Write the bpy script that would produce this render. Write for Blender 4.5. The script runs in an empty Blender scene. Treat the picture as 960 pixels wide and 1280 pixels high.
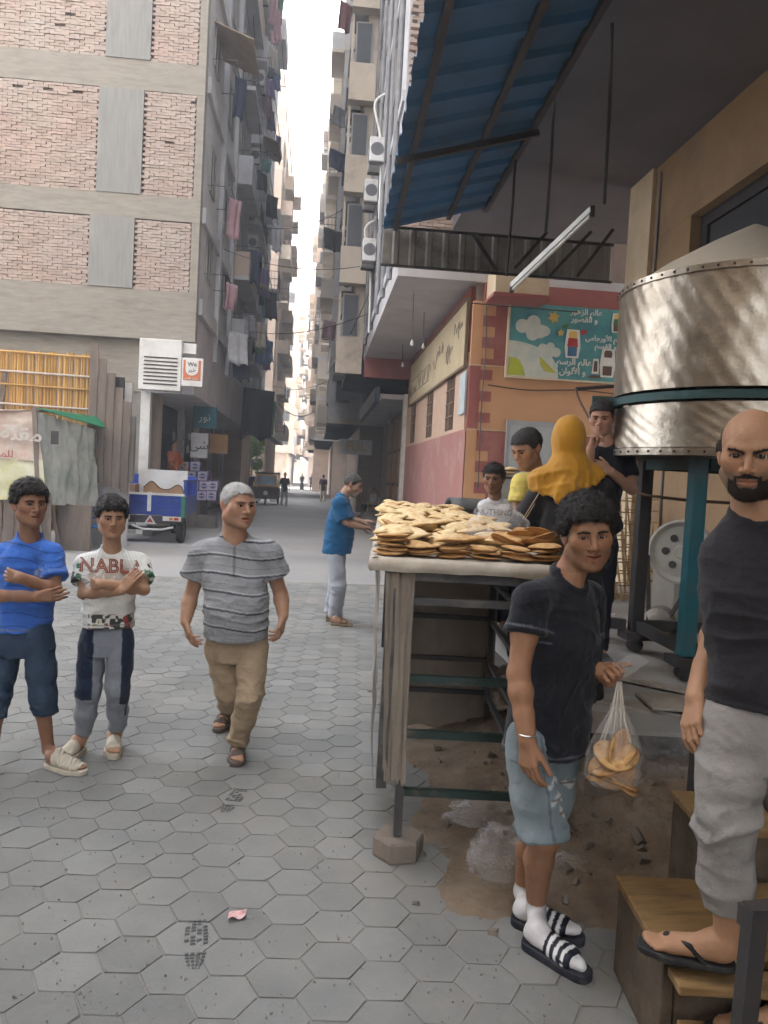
import bpy, bmesh, math, random
import numpy as np
from mathutils import Vector, Matrix, Euler
random.seed(7)
RNG = np.random.default_rng(11)
R = math.radians
SC = bpy.context.scene
COL = SC.collection

# ------------------------------------------------------------------ camera
CAM_H, YAW, PITCH, ROLL, FPX = 1.70, R(5.1), R(2.5), R(3.0), 960.0
c_f = Vector((math.sin(YAW) * math.cos(PITCH), math.cos(YAW) * math.cos(PITCH), -math.sin(PITCH)))
r0 = Vector((math.cos(YAW), -math.sin(YAW), 0)); u0 = r0.cross(c_f)
c_u = u0 * math.cos(ROLL) - r0 * math.sin(ROLL)
c_r = r0 * math.cos(ROLL) + u0 * math.sin(ROLL)
CAM = Vector((0, 0, CAM_H))
cd = bpy.data.cameras.new('camera'); cam = bpy.data.objects.new('camera', cd); COL.objects.link(cam)
cd.sensor_fit = 'VERTICAL'; cd.sensor_height = 36; cd.lens = 36 * FPX / 1280
cd.clip_start = 0.05; cd.clip_end = 3000
cam.matrix_world = Matrix(((c_r.x, c_u.x, -c_f.x, CAM.x), (c_r.y, c_u.y, -c_f.y, CAM.y), (c_r.z, c_u.z, -c_f.z, CAM.z), (0, 0, 0, 1)))
SC.camera = cam

# ------------------------------------------------------------------ sky, sun, exposure
SUN_EL, SUN_AZ = R(56), R(40)          # azimuth measured from +Y towards +X
w = bpy.data.worlds.new('World'); SC.world = w; w.use_nodes = True
nt = w.node_tree; bg = nt.nodes['Background']
sky = nt.nodes.new('ShaderNodeTexSky'); sky.sky_type = 'NISHITA'; sky.sun_disc = False
sky.sun_elevation = SUN_EL; sky.sun_rotation = SUN_AZ; sky.air_density = 1.0; sky.dust_density = 1.2; sky.ozone_density = 1.0
hz_ = nt.nodes.new('ShaderNodeHueSaturation'); hz_.inputs['Saturation'].default_value = 0.22        # thin white haze over the city
nt.links.new(sky.outputs[0], hz_.inputs['Color']); nt.links.new(hz_.outputs[0], bg.inputs[0]); bg.inputs[1].default_value = 0.15
sl = bpy.data.lights.new('sun', 'SUN'); sl.energy = 3.2; sl.angle = R(0.6); sl.color = (1, 0.94, 0.85)
sun = bpy.data.objects.new('sun', sl); COL.objects.link(sun); sun.location = (30, 30, 60)
sdir = Vector((math.sin(SUN_AZ) * math.cos(SUN_EL), math.cos(SUN_AZ) * math.cos(SUN_EL), math.sin(SUN_EL)))
sun.rotation_euler = sdir.to_track_quat('Z', 'Y').to_euler()
SC.view_settings.view_transform = 'Standard'; SC.view_settings.look = 'None'
SC.view_settings.exposure = 3.85; SC.view_settings.gamma = 1; SC.view_settings.use_curve_mapping = False
SC.render.engine = 'CYCLES'
SC.cycles.use_denoising = True; SC.cycles.max_bounces = 8; SC.cycles.diffuse_bounces = 5
SC.cycles.transparent_max_bounces = 12; SC.cycles.use_adaptive_sampling = True

# ------------------------------------------------------------------ where things stand: sight lines met with real planes
def ray(px, py):
    return (c_f + c_r * ((px - 480) / FPX) - c_u * ((py - 640) / FPX))
def PD(px, py, d): return CAM + ray(px, py) * d                       # at depth d
def PZ(px, py, z): r = ray(px, py); return CAM + r * ((z - CAM.z) / r.z)   # on a level plane
def PY(px, py, y): r = ray(px, py); return CAM + r * (y / r.y)          # on a plane across the street
def PX(px, py, x): r = ray(px, py); return CAM + r * (x / r.x)          # on a plane along the street

# ------------------------------------------------------------------ helpers
def tag(o, label=None, cat=None, group=None, kind=None):
    if label: o['label'] = label
    if cat: o['category'] = cat
    if group: o['group'] = group
    if kind: o['kind'] = kind
    return o
def thing(name, loc, label, cat, group=None):
    o = bpy.data.objects.new(name, None); COL.objects.link(o); o.location = loc; o.empty_display_size = 0.1
    return tag(o, label, cat, group)
def origin(o):
    v = Vector((0, 0, 0))
    while o is not None: v = v + o.location; o = o.parent
    return v
def link(name, me, parent=None, loc=(0, 0, 0)):
    o = bpy.data.objects.new(name, me); COL.objects.link(o); o.parent = parent; o.location = loc
    return o
def mesh_of(name, verts, faces, m, smooth=False, col=None):
    me = bpy.data.meshes.new(name); me.from_pydata([tuple(v) for v in verts], [], [tuple(f) for f in faces])
    if m: me.materials.append(m)
    if smooth: me.polygons.foreach_set('use_smooth', [True] * len(me.polygons))
    if col is not None:
        a = me.color_attributes.new('Col', 'FLOAT_COLOR', 'POINT'); a.data.foreach_set('color', np.asarray(col, dtype=np.float32).ravel())
    me.update(); return me
def frame(a, b, up=(0, 0, 1)):
    a = Vector(a); b = Vector(b); d = (b - a).normalized(); u = Vector(up)
    if abs(d.dot(u)) > 0.99: u = Vector((0, 1, 0))
    s = d.cross(u).normalized(); return d, s, s.cross(d)
class MB:
    """collects shapes in world coordinates, builds ONE mesh object"""
    def __init__(s): s.v = []; s.f = []
    def add(s, vs, fs):
        n = len(s.v); s.v += [Vector(v) for v in vs]; s.f += [tuple(i + n for i in f) for f in fs]; return s
    def box(s, a, b, bev=0):
        x0, y0, z0 = a; x1, y1, z1 = b
        if bev <= 0:
            return s.add([(x0, y0, z0), (x1, y0, z0), (x1, y1, z0), (x0, y1, z0), (x0, y0, z1), (x1, y0, z1), (x1, y1, z1), (x0, y1, z1)],
                         [(0, 3, 2, 1), (4, 5, 6, 7), (0, 1, 5, 4), (1, 2, 6, 5), (2, 3, 7, 6), (3, 0, 4, 7)])
        return s.rbar(((x0 + x1) / 2, (y0 + y1) / 2, z0), ((x0 + x1) / 2, (y0 + y1) / 2, z1), abs(x1 - x0), abs(y1 - y0), bev)
    def rbar(s, a, b, wd, dp, bev):
        """chamfered vertical block"""
        a = Vector(a); b = Vector(b); X = wd / 2; Y = dp / 2; c = bev; H = b.z - a.z
        ring = lambda i: [(-X + i, -Y + i + c), (-X + i + c, -Y + i), (X - i - c, -Y + i), (X - i, -Y + i + c), (X - i, Y - i - c), (X - i - c, Y - i), (-X + i + c, Y - i), (-X + i, Y - i - c)]
        vs = []
        for z, i in ((0, c), (c, 0), (H - c, 0), (H, c)): vs += [(a.x + x, a.y + y, a.z + z) for x, y in ring(i)]
        fs = [tuple(range(7, -1, -1)), tuple(range(24, 32))]
        for k in range(3):
            for j in range(8): fs.append((k * 8 + j, k * 8 + (j + 1) % 8, k * 8 + 8 + (j + 1) % 8, k * 8 + 8 + j))
        return s.add(vs, fs)
    def bar(s, a, b, wd, dp=None, up=(0, 0, 1), w2=None):
        dp = dp or wd; a = Vector(a); b = Vector(b); d, sx, uy = frame(a, b, up); w2 = w2 or wd; k = w2 / wd
        q = lambda p, m: [p - sx * wd / 2 * m - uy * dp / 2 * m, p + sx * wd / 2 * m - uy * dp / 2 * m, p + sx * wd / 2 * m + uy * dp / 2 * m, p - sx * wd / 2 * m + uy * dp / 2 * m]
        return s.add(q(a, 1) + q(b, k), [(0, 1, 2, 3), (7, 6, 5, 4), (0, 4, 5, 1), (1, 5, 6, 2), (2, 6, 7, 3), (3, 7, 4, 0)])
    def tube(s, pts, r, n=8, cap=True):
        pts = [Vector(p) for p in pts]; rs = r if isinstance(r, (list, tuple)) else [r] * len(pts)
        vs = []; fs = []; pu = None
        for i, p in enumerate(pts):
            d = (pts[min(i + 1, len(pts) - 1)] - pts[max(i - 1, 0)]).normalized()
            if pu is None:
                pu = Vector((0, 0, 1)) if abs(d.z) < 0.9 else Vector((1, 0, 0))
            sx = d.cross(pu).normalized(); pu = sx.cross(d).normalized()
            vs += [p + (sx * math.cos(t) + pu * math.sin(t)) * rs[i] for t in [2 * math.pi * k / n for k in range(n)]]
        for i in range(len(pts) - 1):
            for k in range(n): fs.append((i * n + k, i * n + (k + 1) % n, (i + 1) * n + (k + 1) % n, (i + 1) * n + k))
        if cap: fs += [tuple(range(n - 1, -1, -1)), tuple(range((len(pts) - 1) * n, len(pts) * n))]
        return s.add(vs, fs)
    def lathe(s, c, prof, n=24, a0=0, a1=2 * math.pi, axis=None):
        c = Vector(c); full = abs(a1 - a0 - 2 * math.pi) < 1e-6; m = n if full else n + 1
        ax = Vector(axis).normalized() if axis else Vector((0, 0, 1))
        e1 = Vector((1, 0, 0)) if abs(ax.x) < 0.9 else Vector((0, 1, 0)); e1 = (e1 - ax * e1.dot(ax)).normalized(); e2 = ax.cross(e1)
        vs = []; fs = []
        for r, z in prof:
            for k in range(m):
                t = a0 + (a1 - a0) * k / n; vs.append(c + e1 * (r * math.cos(t)) + e2 * (r * math.sin(t)) + ax * z)
        for i in range(len(prof) - 1):
            for k in range(n): fs.append((i * m + k, i * m + (k + 1) % m, (i + 1) * m + (k + 1) % m, (i + 1) * m + k))
        return s.add(vs, fs)
    def prism(s, pts, ext):
        pts = [Vector(p) for p in pts]; e = Vector(ext); n = len(pts)
        return s.add(pts + [p + e for p in pts], [tuple(range(n - 1, -1, -1)), tuple(range(n, 2 * n))] + [(i, (i + 1) % n, n + (i + 1) % n, n + i) for i in range(n)])
    def quad(s, a, b, c, d): return s.add([a, b, c, d], [(0, 1, 2, 3)])
    def grid(s, fn, nu, nv):
        vs = [fn(i / nu, j / nv) for j in range(nv + 1) for i in range(nu + 1)]
        return s.add(vs, [(j * (nu + 1) + i, j * (nu + 1) + i + 1, (j + 1) * (nu + 1) + i + 1, (j + 1) * (nu + 1) + i) for j in range(nv) for i in range(nu)])
    def build(s, name, m, parent=None, smooth=False, own=False, fix=True):
        """own=True: object origin at the shape's own base centre"""
        if own:
            xs = [v.x for v in s.v]; ys = [v.y for v in s.v]; zs = [v.z for v in s.v]
            o0 = Vector(((min(xs) + max(xs)) / 2, (min(ys) + max(ys)) / 2, min(zs)))
        else: o0 = origin(parent)
        me = mesh_of(name, [v - o0 for v in s.v], s.f, m, smooth)
        if fix:
            bm = bmesh.new(); bm.from_mesh(me); bmesh.ops.recalc_face_normals(bm, faces=bm.faces); bm.to_mesh(me); bm.free()
        o = link(name, me, parent, o0 - origin(parent) if own else (0, 0, 0))
        return o
ORD = 'first second third fourth fifth sixth seventh eighth ninth tenth eleventh twelfth thirteenth fourteenth fifteenth sixteenth seventeenth eighteenth nineteenth twentieth twenty-first twenty-second twenty-third twenty-fourth twenty-fifth twenty-sixth twenty-seventh twenty-eighth twenty-ninth thirtieth'.split()
def copy_tree(o, parent=None):
    c = o.copy(); COL.objects.link(c); c.parent = parent
    for ch in list(o.children): copy_tree(ch, c)
    return c

# ------------------------------------------------------------------ materials
MATS = {}
def mat(name, c1, c2=None, scale=4.0, rough=0.8, bump=0.15, bscale=60.0, metal=0.0, vcol=False, rand=0.0, dirt=None, dscale=1.5, damt=0.5,
        coords='Object', stretch=(1, 1, 1), spec=0.35, trans=0.0, alpha=1.0, emit=None, estr=0, sss=0.0, sheen=0.0, coat=0.0, detail=6, stain=None, sscale=1.0, samt=.4):
    if name in MATS: return MATS[name]
    m = bpy.data.materials.new(name); m.use_nodes = True; n = m.node_tree.nodes; L = m.node_tree.links
    b = n['Principled BSDF']; MATS[name] = m
    tc = n.new('ShaderNodeTexCoord'); mp = n.new('ShaderNodeMapping'); mp.inputs['Scale'].default_value = stretch
    if coords == 'World': L.new(n.new('ShaderNodeNewGeometry').outputs['Position'], mp.inputs[0])
    else: L.new(tc.outputs[coords], mp.inputs[0])
    def noise(sc, det=detail, rg=0.6):
        t = n.new('ShaderNodeTexNoise'); t.inputs['Scale'].default_value = sc; t.inputs['Detail'].default_value = det; t.inputs['Roughness'].default_value = rg
        L.new(mp.outputs[0], t.inputs[0]); return t.outputs[0]
    def ramp(src, lo, hi):
        r = n.new('ShaderNodeMapRange'); r.inputs[1].default_value = lo; r.inputs[2].default_value = hi; r.clamp = True; L.new(src, r.inputs[0]); return r.outputs[0]
    def mix(fac, a, bb, mode='MIX'):
        x = n.new('ShaderNodeMix'); x.data_type = 'RGBA'; x.blend_type = mode
        for s, v in ((x.inputs[0], fac), (x.inputs[6], a), (x.inputs[7], bb)):
            if hasattr(v, 'links') or isinstance(v, bpy.types.NodeSocket): L.new(v, s)
            elif isinstance(v, (int, float)): s.default_value = v
            else: s.default_value = (*v[:3], 1)
        return x.outputs[2]
    c2 = c2 or tuple(x * 0.72 for x in c1)
    if vcol:
        at = n.new('ShaderNodeAttribute'); at.attribute_name = 'Col'
        g = ramp(noise(scale), 0.3, 0.75)
        base = mix(1.0, at.outputs['Color'], mix(g, c1, c2), 'MULTIPLY')
    else:
        base = mix(ramp(noise(scale), 0.32, 0.7), c1, c2)
    if rand:
        oi = n.new('ShaderNodeObjectInfo'); hs = n.new('ShaderNodeHueSaturation')
        L.new(ramp(oi.outputs['Random'], 0, 1), hs.inputs['Value']); hs.inputs['Value'].default_value = 1
        mr = n.new('ShaderNodeMapRange'); mr.inputs[3].default_value = 1 - rand; mr.inputs[4].default_value = 1 + rand
        L.new(oi.outputs['Random'], mr.inputs[0]); L.new(mr.outputs[0], hs.inputs['Value']); L.new(base, hs.inputs['Color']); base = hs.outputs[0]
    if dirt:
        base = mix(ramp(noise(dscale, 10, 0.72), 0.60 - damt * 0.3, 0.78 - damt * 0.12), base, dirt)
    if stain: base = mix(ramp(noise(sscale, 12, 0.75), 0.66 - samt * 0.25, 0.80 - samt * 0.1), base, stain)
    L.new(base, b.inputs['Base Color'])
    rr = n.new('ShaderNodeMapRange'); rr.inputs[3].default_value = max(0.02, rough - 0.12); rr.inputs[4].default_value = min(1, rough + 0.12)
    L.new(noise(scale * 2.3, 4), rr.inputs[0]); L.new(rr.outputs[0], b.inputs['Roughness'])
    b.inputs['Metallic'].default_value = metal; b.inputs['Specular IOR Level'].default_value = spec
    if bump:
        bp = n.new('ShaderNodeBump'); bp.inputs['Strength'].default_value = bump; bp.inputs['Distance'].default_value = 0.02
        L.new(noise(bscale, 8, 0.65), bp.inputs['Height']); L.new(bp.outputs[0], b.inputs['Normal'])
    if trans: b.inputs['Transmission Weight'].default_value = trans
    if alpha < 1: b.inputs['Alpha'].default_value = alpha
    if sss:
        b.inputs['Subsurface Weight'].default_value = sss; b.inputs['Subsurface Radius'].default_value = (1, 0.35, 0.2); b.inputs['Subsurface Scale'].default_value = 0.006
    if sheen: b.inputs['Sheen Weight'].default_value = sheen
    if coat: b.inputs['Coat Weight'].default_value = coat
    if emit: b.inputs['Emission Color'].default_value = (*emit, 1); b.inputs['Emission Strength'].default_value = estr
    return m
def n1(x, y, z, seed=0):
    i, j, k = math.floor(x), math.floor(y), math.floor(z); u, v, w_ = x - i, y - j, z - k; u = u * u * (3 - 2 * u); v = v * v * (3 - 2 * v); w_ = w_ * w_ * (3 - 2 * w_); r = 0.0
    for a, wa in ((0, 1 - u), (1, u)):
        for b, wb in ((0, 1 - v), (1, v)):
            for c, wc in ((0, 1 - w_), (1, w_)):
                n = ((i + a) * 374761393 + (j + b) * 668265263 + (k + c) * 2147483647 + seed * 974711) & 0x7fffffff
                n = ((n ^ (n >> 13)) * 1274126177) & 0x7fffffff
                r += wa * wb * wc * (((n ^ (n >> 16)) & 0xffff) / 32767.5 - 1)
    return r
def ss(x, a, b): t = min(1.0, max(0.0, (x - a) / (b - a))); return t * t * (3 - 2 * t)
def noise3(P, seed=0):
    """smooth value noise in -1..1 for an (n,3) array"""
    if isinstance(P, np.ndarray) and P.shape == (1, 3): return [n1(float(P[0, 0]), float(P[0, 1]), float(P[0, 2]), seed)]
    P = np.asarray(P, dtype=np.float64); i = np.floor(P).astype(np.int64); f = P - i; f = f * f * (3 - 2 * f)
    def h(a, b, c):
        n = (a * 374761393 + b * 668265263 + c * 2147483647 + seed * 974711) & 0x7fffffff
        n = ((n ^ (n >> 13)) * 1274126177) & 0x7fffffff
        return ((n ^ (n >> 16)) & 0xffff) / 32767.5 - 1
    r = 0
    for a in (0, 1):
        for b in (0, 1):
            for c in (0, 1):
                wgt = (f[..., 0] if a else 1 - f[..., 0]) * (f[..., 1] if b else 1 - f[..., 1]) * (f[..., 2] if c else 1 - f[..., 2])
                r = r + wgt * h(i[..., 0] + a, i[..., 1] + b, i[..., 2] + c)
    return r
def fbm(P, seed=0, o=4):
    if isinstance(P, np.ndarray) and P.shape == (1, 3):
        x, y, z = map(float, P[0]); return [sum(0.5 ** (k + 1) * n1(x * 2.03 ** k, y * 2.03 ** k, z * 2.03 ** k, seed + k) for k in range(o))]
    r = 0; a = 0.5; P = np.asarray(P, dtype=np.float64)
    for k in range(o): r = r + a * noise3(P * (2.03 ** k), seed + k); a *= 0.5
    return r
def sstep(x, a, b): t = np.clip((x - a) / (b - a), 0, 1); return t * t * (3 - 2 * t)
# ================================================================== ground, road, pavers
m_sand = mat('joint_sand', (0.235, 0.22, 0.195), (0.155, 0.148, 0.135), scale=1.2, rough=0.95, bump=0.5, bscale=90)
m_road = mat('dusty_road', (0.25, 0.245, 0.238), (0.185, 0.183, 0.18), scale=0.5, rough=0.92, bump=0.25, bscale=55, dirt=(0.23, 0.215, 0.195), dscale=0.35, damt=0.5, stain=(0.11, 0.11, 0.11), sscale=.9, samt=.3)
m_conc = mat('rough_concrete', (0.235, 0.225, 0.205), (0.165, 0.155, 0.145), scale=1.1, rough=0.92, bump=0.35, bscale=34, dirt=(0.13, 0.115, 0.10), dscale=1.2, damt=0.35)
m_kerb = mat('kerb_stone', (0.26, 0.24, 0.215), (0.18, 0.17, 0.155), scale=2, rough=0.92, bump=0.4, bscale=30)
g = MB().grid(lambda u, v: Vector((-600 + 1200 * u, -300 + 1300 * v, -0.0055)), 6, 6).build('ground', m_sand); tag(g, kind='structure')
rd = MB().box((-30, 12.16, -0.10), (30, 240, 0.0)).build('road', m_road); tag(rd, kind='structure')
# hexagonal pavers: flat sides across, corners to left and right
HS = 0.118
pav_col = []
def hex_mesh(name, mt, seed):
    rng = random.Random(seed); s = HS - 0.0028; c = 0.003; vs = []
    for z, i in ((-0.06, 0), (-0.006, 0), (0.0, c)):
        for k in range(6):
            a = k * math.pi / 3; j = rng.uniform(-0.002, 0.002); vs.append(((s - i + j) * math.cos(a), (s - i + j) * math.sin(a), z + (rng.uniform(-.0012, .0012) if z == 0 else 0)))
    fs = [(12, 13, 14, 15, 16, 17)]
    for r in (0, 1):
        for k in range(6): fs.append((r * 6 + k, r * 6 + (k + 1) % 6, r * 6 + 6 + (k + 1) % 6, r * 6 + 6 + k))
    return mesh_of(name, vs, fs, mt)
m_pav = mat('paver_concrete', (0.188, 0.188, 0.178), (0.138, 0.140, 0.135), scale=1.6, rough=0.9, bump=0.3, bscale=70, rand=0.12, dirt=(0.225, 0.212, 0.188), dscale=.45, damt=0.45, coords='World', stain=(0.075, 0.075, 0.075), sscale=1.6, samt=.12)
pv = thing('pavement', (0, 0, 0), None, None); tag(pv, kind='structure')
cells = []
cx, cyy = HS * 1.5, HS * math.sqrt(3); rot = R(-3); ca, sa = math.cos(rot), math.sin(rot)
for i in range(-60, 40):
    for j in range(-6, 75):
        x0 = i * cx; y0 = (j + (i % 2) * 0.5) * cyy + 1.0; x = x0 * ca - y0 * sa; y = x0 * sa + y0 * ca
        if y < 0.9 or y > 12.05 or x < -1.2 - y * 0.62 or x > 2.3: continue
        if x > 0.95 and y > 3.1: continue
        if x > 1.55: continue
        v = Vector((x, y, 0)) - CAM; dd = v.dot(c_f); 
        if dd < 0.5: continue
        px = 480 + FPX * v.dot(c_r) / dd; py = 640 - FPX * v.dot(c_u) / dd
        vis = -60 < px < 1020 and py < 1330
        cells.append((0 if vis else 1, dd, x, y))
cells.sort(); hm = [hex_mesh('paver', m_pav, k) for k in range(4)]; rest = MB(); rng = random.Random(4); rest_c = []
m_pav2 = mat('paver_concrete_far', (0.188, 0.188, 0.178), (0.138, 0.140, 0.135), scale=1.6, rough=0.9, bump=0.3, bscale=70, vcol=True, dirt=(0.225, 0.212, 0.188), dscale=.45, damt=0.45, coords='World', stain=(0.075, 0.075, 0.075), sscale=1.6, samt=.12)
for n, (ivis, dd, x, y) in enumerate(cells):
    z = rng.uniform(-0.0025, 0.0); tx, ty = rng.uniform(-.008, .008), rng.uniform(-.008, .008)
    if n < 300:
        o = link('paver', hm[n % 4], pv, (x, y, z)); o.rotation_euler = (tx, ty, rot + (n % 6) * math.pi / 3)
    else:
        me = hm[n % 4]; mm = Matrix.Translation((x, y, z)) @ Euler((tx, ty, rot + (n % 6) * math.pi / 3)).to_matrix().to_4x4()
        rest.add([mm @ v.co for v in me.vertices], [tuple(p.vertices) for p in me.polygons]); rest_c += [1 + rng.uniform(-.16, .16)] * len(me.vertices)
me = mesh_of('paver_field', rest.v, rest.f, m_pav2, col=[(c, c, c, 1) for c in rest_c]); tag(link('paver_field', me, pv), kind='stuff')
# joint strip where the pavers meet the road
st = MB()
for k in range(16): st.box((-9.2 + k * 0.72, 12.06, -0.05), (-9.2 + k * 0.72 + 0.70, 12.155, 0.003 + 0.004 * (k % 3)), 0.008)
o = st.build('edging_strip', m_kerb); tag(o, kind='structure')
# kerb along the left tower
kb = MB()
for k in range(20): kb.rbar((-4.05, 19.6 + k * 1.0, 0), (-4.05, 19.6 + k * 1.0, 0.17 + 0.012 * (k % 2)), 0.26, 0.985, 0.02)
tag(kb.build('kerb', m_kerb), kind='structure')
tag(MB().box((-9, 19.7, 0), (-4.19, 39.2, 0.16)).build('sidewalk', m_conc), kind='structure')
# ---------------- bakery floor, raised half a metre, and the heap of earth in front of it
rx5 = Vector((math.cos(YAW), -math.sin(YAW), 0)); fy5 = Vector((math.sin(YAW), math.cos(YAW), 0))
def CP(x, d, z): return rx5 * x + fy5 * d + Vector((0, 0, z))       # along the slightly turned bakery front
m_floor = mat('bakery_floor_concrete', (0.33, 0.32, 0.305), (0.23, 0.22, 0.205), scale=1.3, rough=0.85, bump=0.25, bscale=40, dirt=(0.24, 0.19, 0.14), dscale=1.6, damt=0.4)
fl = MB(); fl.prism([CP(1.02, 4.12, .38), CP(4.4, 4.12, .38), (4.6, 14.25, .38), (2.75, 14.25, .38), CP(1.02, 11.0, .38)], (0, 0, .12))
fl.box((1.9, 4.6, 0), (4.3, 13.6, .379)); tag(fl.build('bakery_floor', m_floor), kind='structure')
m_soil = mat('dry_soil', (0.22, 0.155, 0.10), (0.12, 0.09, 0.065), scale=5, rough=0.97, bump=0.9, bscale=46, dirt=(0.25, 0.205, 0.155), dscale=4, damt=0.5)
def soil(u, v):
    x = 0.42 + 2.3 * u; y = 2.55 + 3.6 * v; p = np.array([[x, y, 0.0]])
    e = ss(x - (0.80 - .05 * (y - 3)), 0, .9) * ss(y - 2.65, 0, .9)
    h = 0.20 * e + 0.055 * e * fbm(p * 5, 3)[0] + (0.035 * e + .004) * fbm(p * 17, 7)[0] + (.02 * e) * abs(noise3(p * 37, 5)[0]) - 0.02 + .028 * ss(y - 2.6, 0, .5) * ss(x - .40 - .1 * noise3(p * 3, 2)[0], 0, .4)
    return Vector((x, y, h))
tag(MB().grid(soil, 120, 170).build('soil_heap', m_soil, smooth=True), 'dry brown earth heaped in front of the bakery floor', 'soil', kind='stuff')
rb = MB(); rng = random.Random(9)
for k in range(420):
    u, v = rng.random() ** .8, rng.random(); p = soil(u, v)
    if p.x < .9 + rng.random() * .3 and rng.random() < .6: continue
    s = rng.uniform(.006, .026) * (1 if rng.random() < .9 else 1.7); M_ = Euler((rng.random() * 6, rng.random() * 6, rng.random() * 6)).to_matrix()
    rb.add([p + Vector((0, 0, s * .3)) + M_ @ Vector((a * s * rng.uniform(.6, 1.1), b * s * rng.uniform(.6, 1.1), c * s * rng.uniform(.4, .8))) for a in (-1, 1) for b in (-1, 1) for c in (-1, 1)], [(0, 1, 3, 2), (4, 6, 7, 5), (0, 4, 5, 1), (2, 3, 7, 6), (0, 2, 6, 4), (1, 5, 7, 3)])
tag(rb.build('rubble', mat('rubble', (0.20, 0.165, 0.13), (0.11, 0.09, 0.075), scale=9, rough=.95, bump=.5)), 'small stones and crumbs scattered over the soil heap', 'rubble', kind='stuff')
# ================================================================== buildings
def text_mesh(s, size, font_scale=1.0, ext=0.002, bold=0.0):
    cu = bpy.data.curves.new('txt', 'FONT'); cu.body = s; cu.size = size; cu.extrude = ext; cu.offset = bold; cu.align_x = 'CENTER'; cu.align_y = 'CENTER'; cu.resolution_u = 3
    o = bpy.data.objects.new('txt', cu); COL.objects.link(o); dg = bpy.context.evaluated_depsgraph_get(); me = bpy.data.meshes.new_from_object(o.evaluated_get(dg)); bpy.data.objects.remove(o); bpy.data.curves.remove(cu); me.materials.clear(); return me
import unicodedata
FORMS = {}
for c_ in range(0xFE80, 0xFEFD):
    dcm = unicodedata.decomposition(chr(c_)).split()
    if len(dcm) >= 2: FORMS.setdefault(tuple(int(x, 16) for x in dcm[1:]), {})[dcm[0]] = chr(c_)
def arabic(s):
    """joined letter forms, laid out left to right"""
    t = []; i = 0
    while i < len(s):
        k = tuple(ord(x) for x in s[i:i + 2])
        if len(k) == 2 and k in FORMS: t.append(k); i += 2
        else: t.append((ord(s[i]),)); i += 1
    out = []
    dual = lambda k: k in FORMS and '<initial>' in FORMS[k]
    for n, k in enumerate(t):
        if k not in FORMS: out.append(chr(k[0])); continue
        pj = n > 0 and dual(t[n - 1]); nj = n + 1 < len(t) and t[n + 1] in FORMS and dual(k) and ('<final>' in FORMS[t[n + 1]])
        f = '<medial>' if pj and nj else '<final>' if pj else '<initial>' if nj else '<isolated>'
        out.append(FORMS[k].get(f) or FORMS[k].get('<isolated>') or ''.join(chr(x) for x in k))
    return ''.join(reversed(out))
def lettering(name, s, loc, right, up, size, m, parent, ext=0.003, bold=0.0):
    me = text_mesh(s, size, ext=ext, bold=bold); r_ = Vector(right).normalized(); u_ = Vector(up).normalized(); n_ = r_.cross(u_); M_ = Matrix((r_, u_, n_)).transposed().to_4x4(); M_.translation = Vector(loc) - origin(parent)
    me.transform(M_); me.materials.append(m); return link(name, me, parent)
m_brickL = mat('brick_pinkgrey', (0.375, 0.29, 0.25), (0.305, 0.232, 0.20), scale=3.5, rough=0.95, bump=0.4, bscale=45, rand=0.14, dirt=(0.36, 0.32, 0.285), dscale=.5, damt=0.6, coords='World')
m_brickL2 = mat('brick_pinkgrey_far', (0.375, 0.29, 0.25), (0.305, 0.232, 0.20), scale=3.5, rough=0.95, bump=0.4, bscale=45, vcol=True, dirt=(0.36, 0.32, 0.285), dscale=.5, damt=0.6, coords='World')
m_mortar = mat('mortar_grey', (0.25, 0.195, 0.165), (0.19, 0.148, 0.125), scale=6, rough=0.97, bump=0.5, bscale=50)
m_beam = mat('board_marked_concrete', (0.285, 0.262, 0.225), (0.22, 0.202, 0.175), scale=2.6, rough=0.92, bump=0.35, bscale=26, stretch=(1, 1, 5), dirt=(0.16, 0.14, 0.12), dscale=1.0, damt=0.3)
m_colm = mat('column_concrete', (0.255, 0.252, 0.238), (0.195, 0.195, 0.188), scale=2.4, rough=0.92, bump=0.4, bscale=18, stretch=(6, 1, 0.6))
m_greywall = mat('grey_plaster', (0.50, 0.485, 0.475), (0.40, 0.39, 0.385), scale=1.2, rough=0.92, bump=0.3, bscale=22, dirt=(0.3, 0.285, 0.28), dscale=.8, damt=0.35)
m_bluegrey = mat('bluegrey_plaster', (0.48, 0.48, 0.495), (0.38, 0.38, 0.395), scale=1.2, rough=0.92, bump=0.3, bscale=22, dirt=(0.28, 0.28, 0.29), dscale=.8, damt=0.4)
m_beige = mat('beige_plaster', (0.52, 0.45, 0.37), (0.43, 0.37, 0.30), scale=1.0, rough=0.92, bump=0.25, bscale=24, dirt=(0.24, 0.20, 0.16), dscale=.8, damt=0.3)
m_tan = mat('tan_plaster', (0.50, 0.39, 0.31), (0.42, 0.32, 0.25), scale=1.0, rough=0.92, bump=0.25, bscale=24, dirt=(0.26, 0.20, 0.16), dscale=.8, damt=0.35)
m_glassd = mat('window_dark', (0.03, 0.034, 0.04), (0.055, 0.055, 0.06), scale=2, rough=0.4, bump=0, spec=0.3)
m_frame = mat('window_frame', (0.32, 0.30, 0.28), (0.22, 0.2, 0.18), rough=0.7)
m_rail = mat('rail_iron', (0.035, 0.035, 0.04), (0.07, 0.05, 0.04), rough=0.6, scale=9)
m_white = mat('white_paint_worn', (0.66, 0.66, 0.64), (0.52, 0.52, 0.50), scale=2, rough=0.6, bump=0.08, dirt=(0.36, 0.34, 0.30), dscale=1.5, damt=0.25)
m_dark = mat('dark_interior', (0.05, 0.048, 0.05), (0.08, 0.072, 0.07), rough=0.9)
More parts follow.
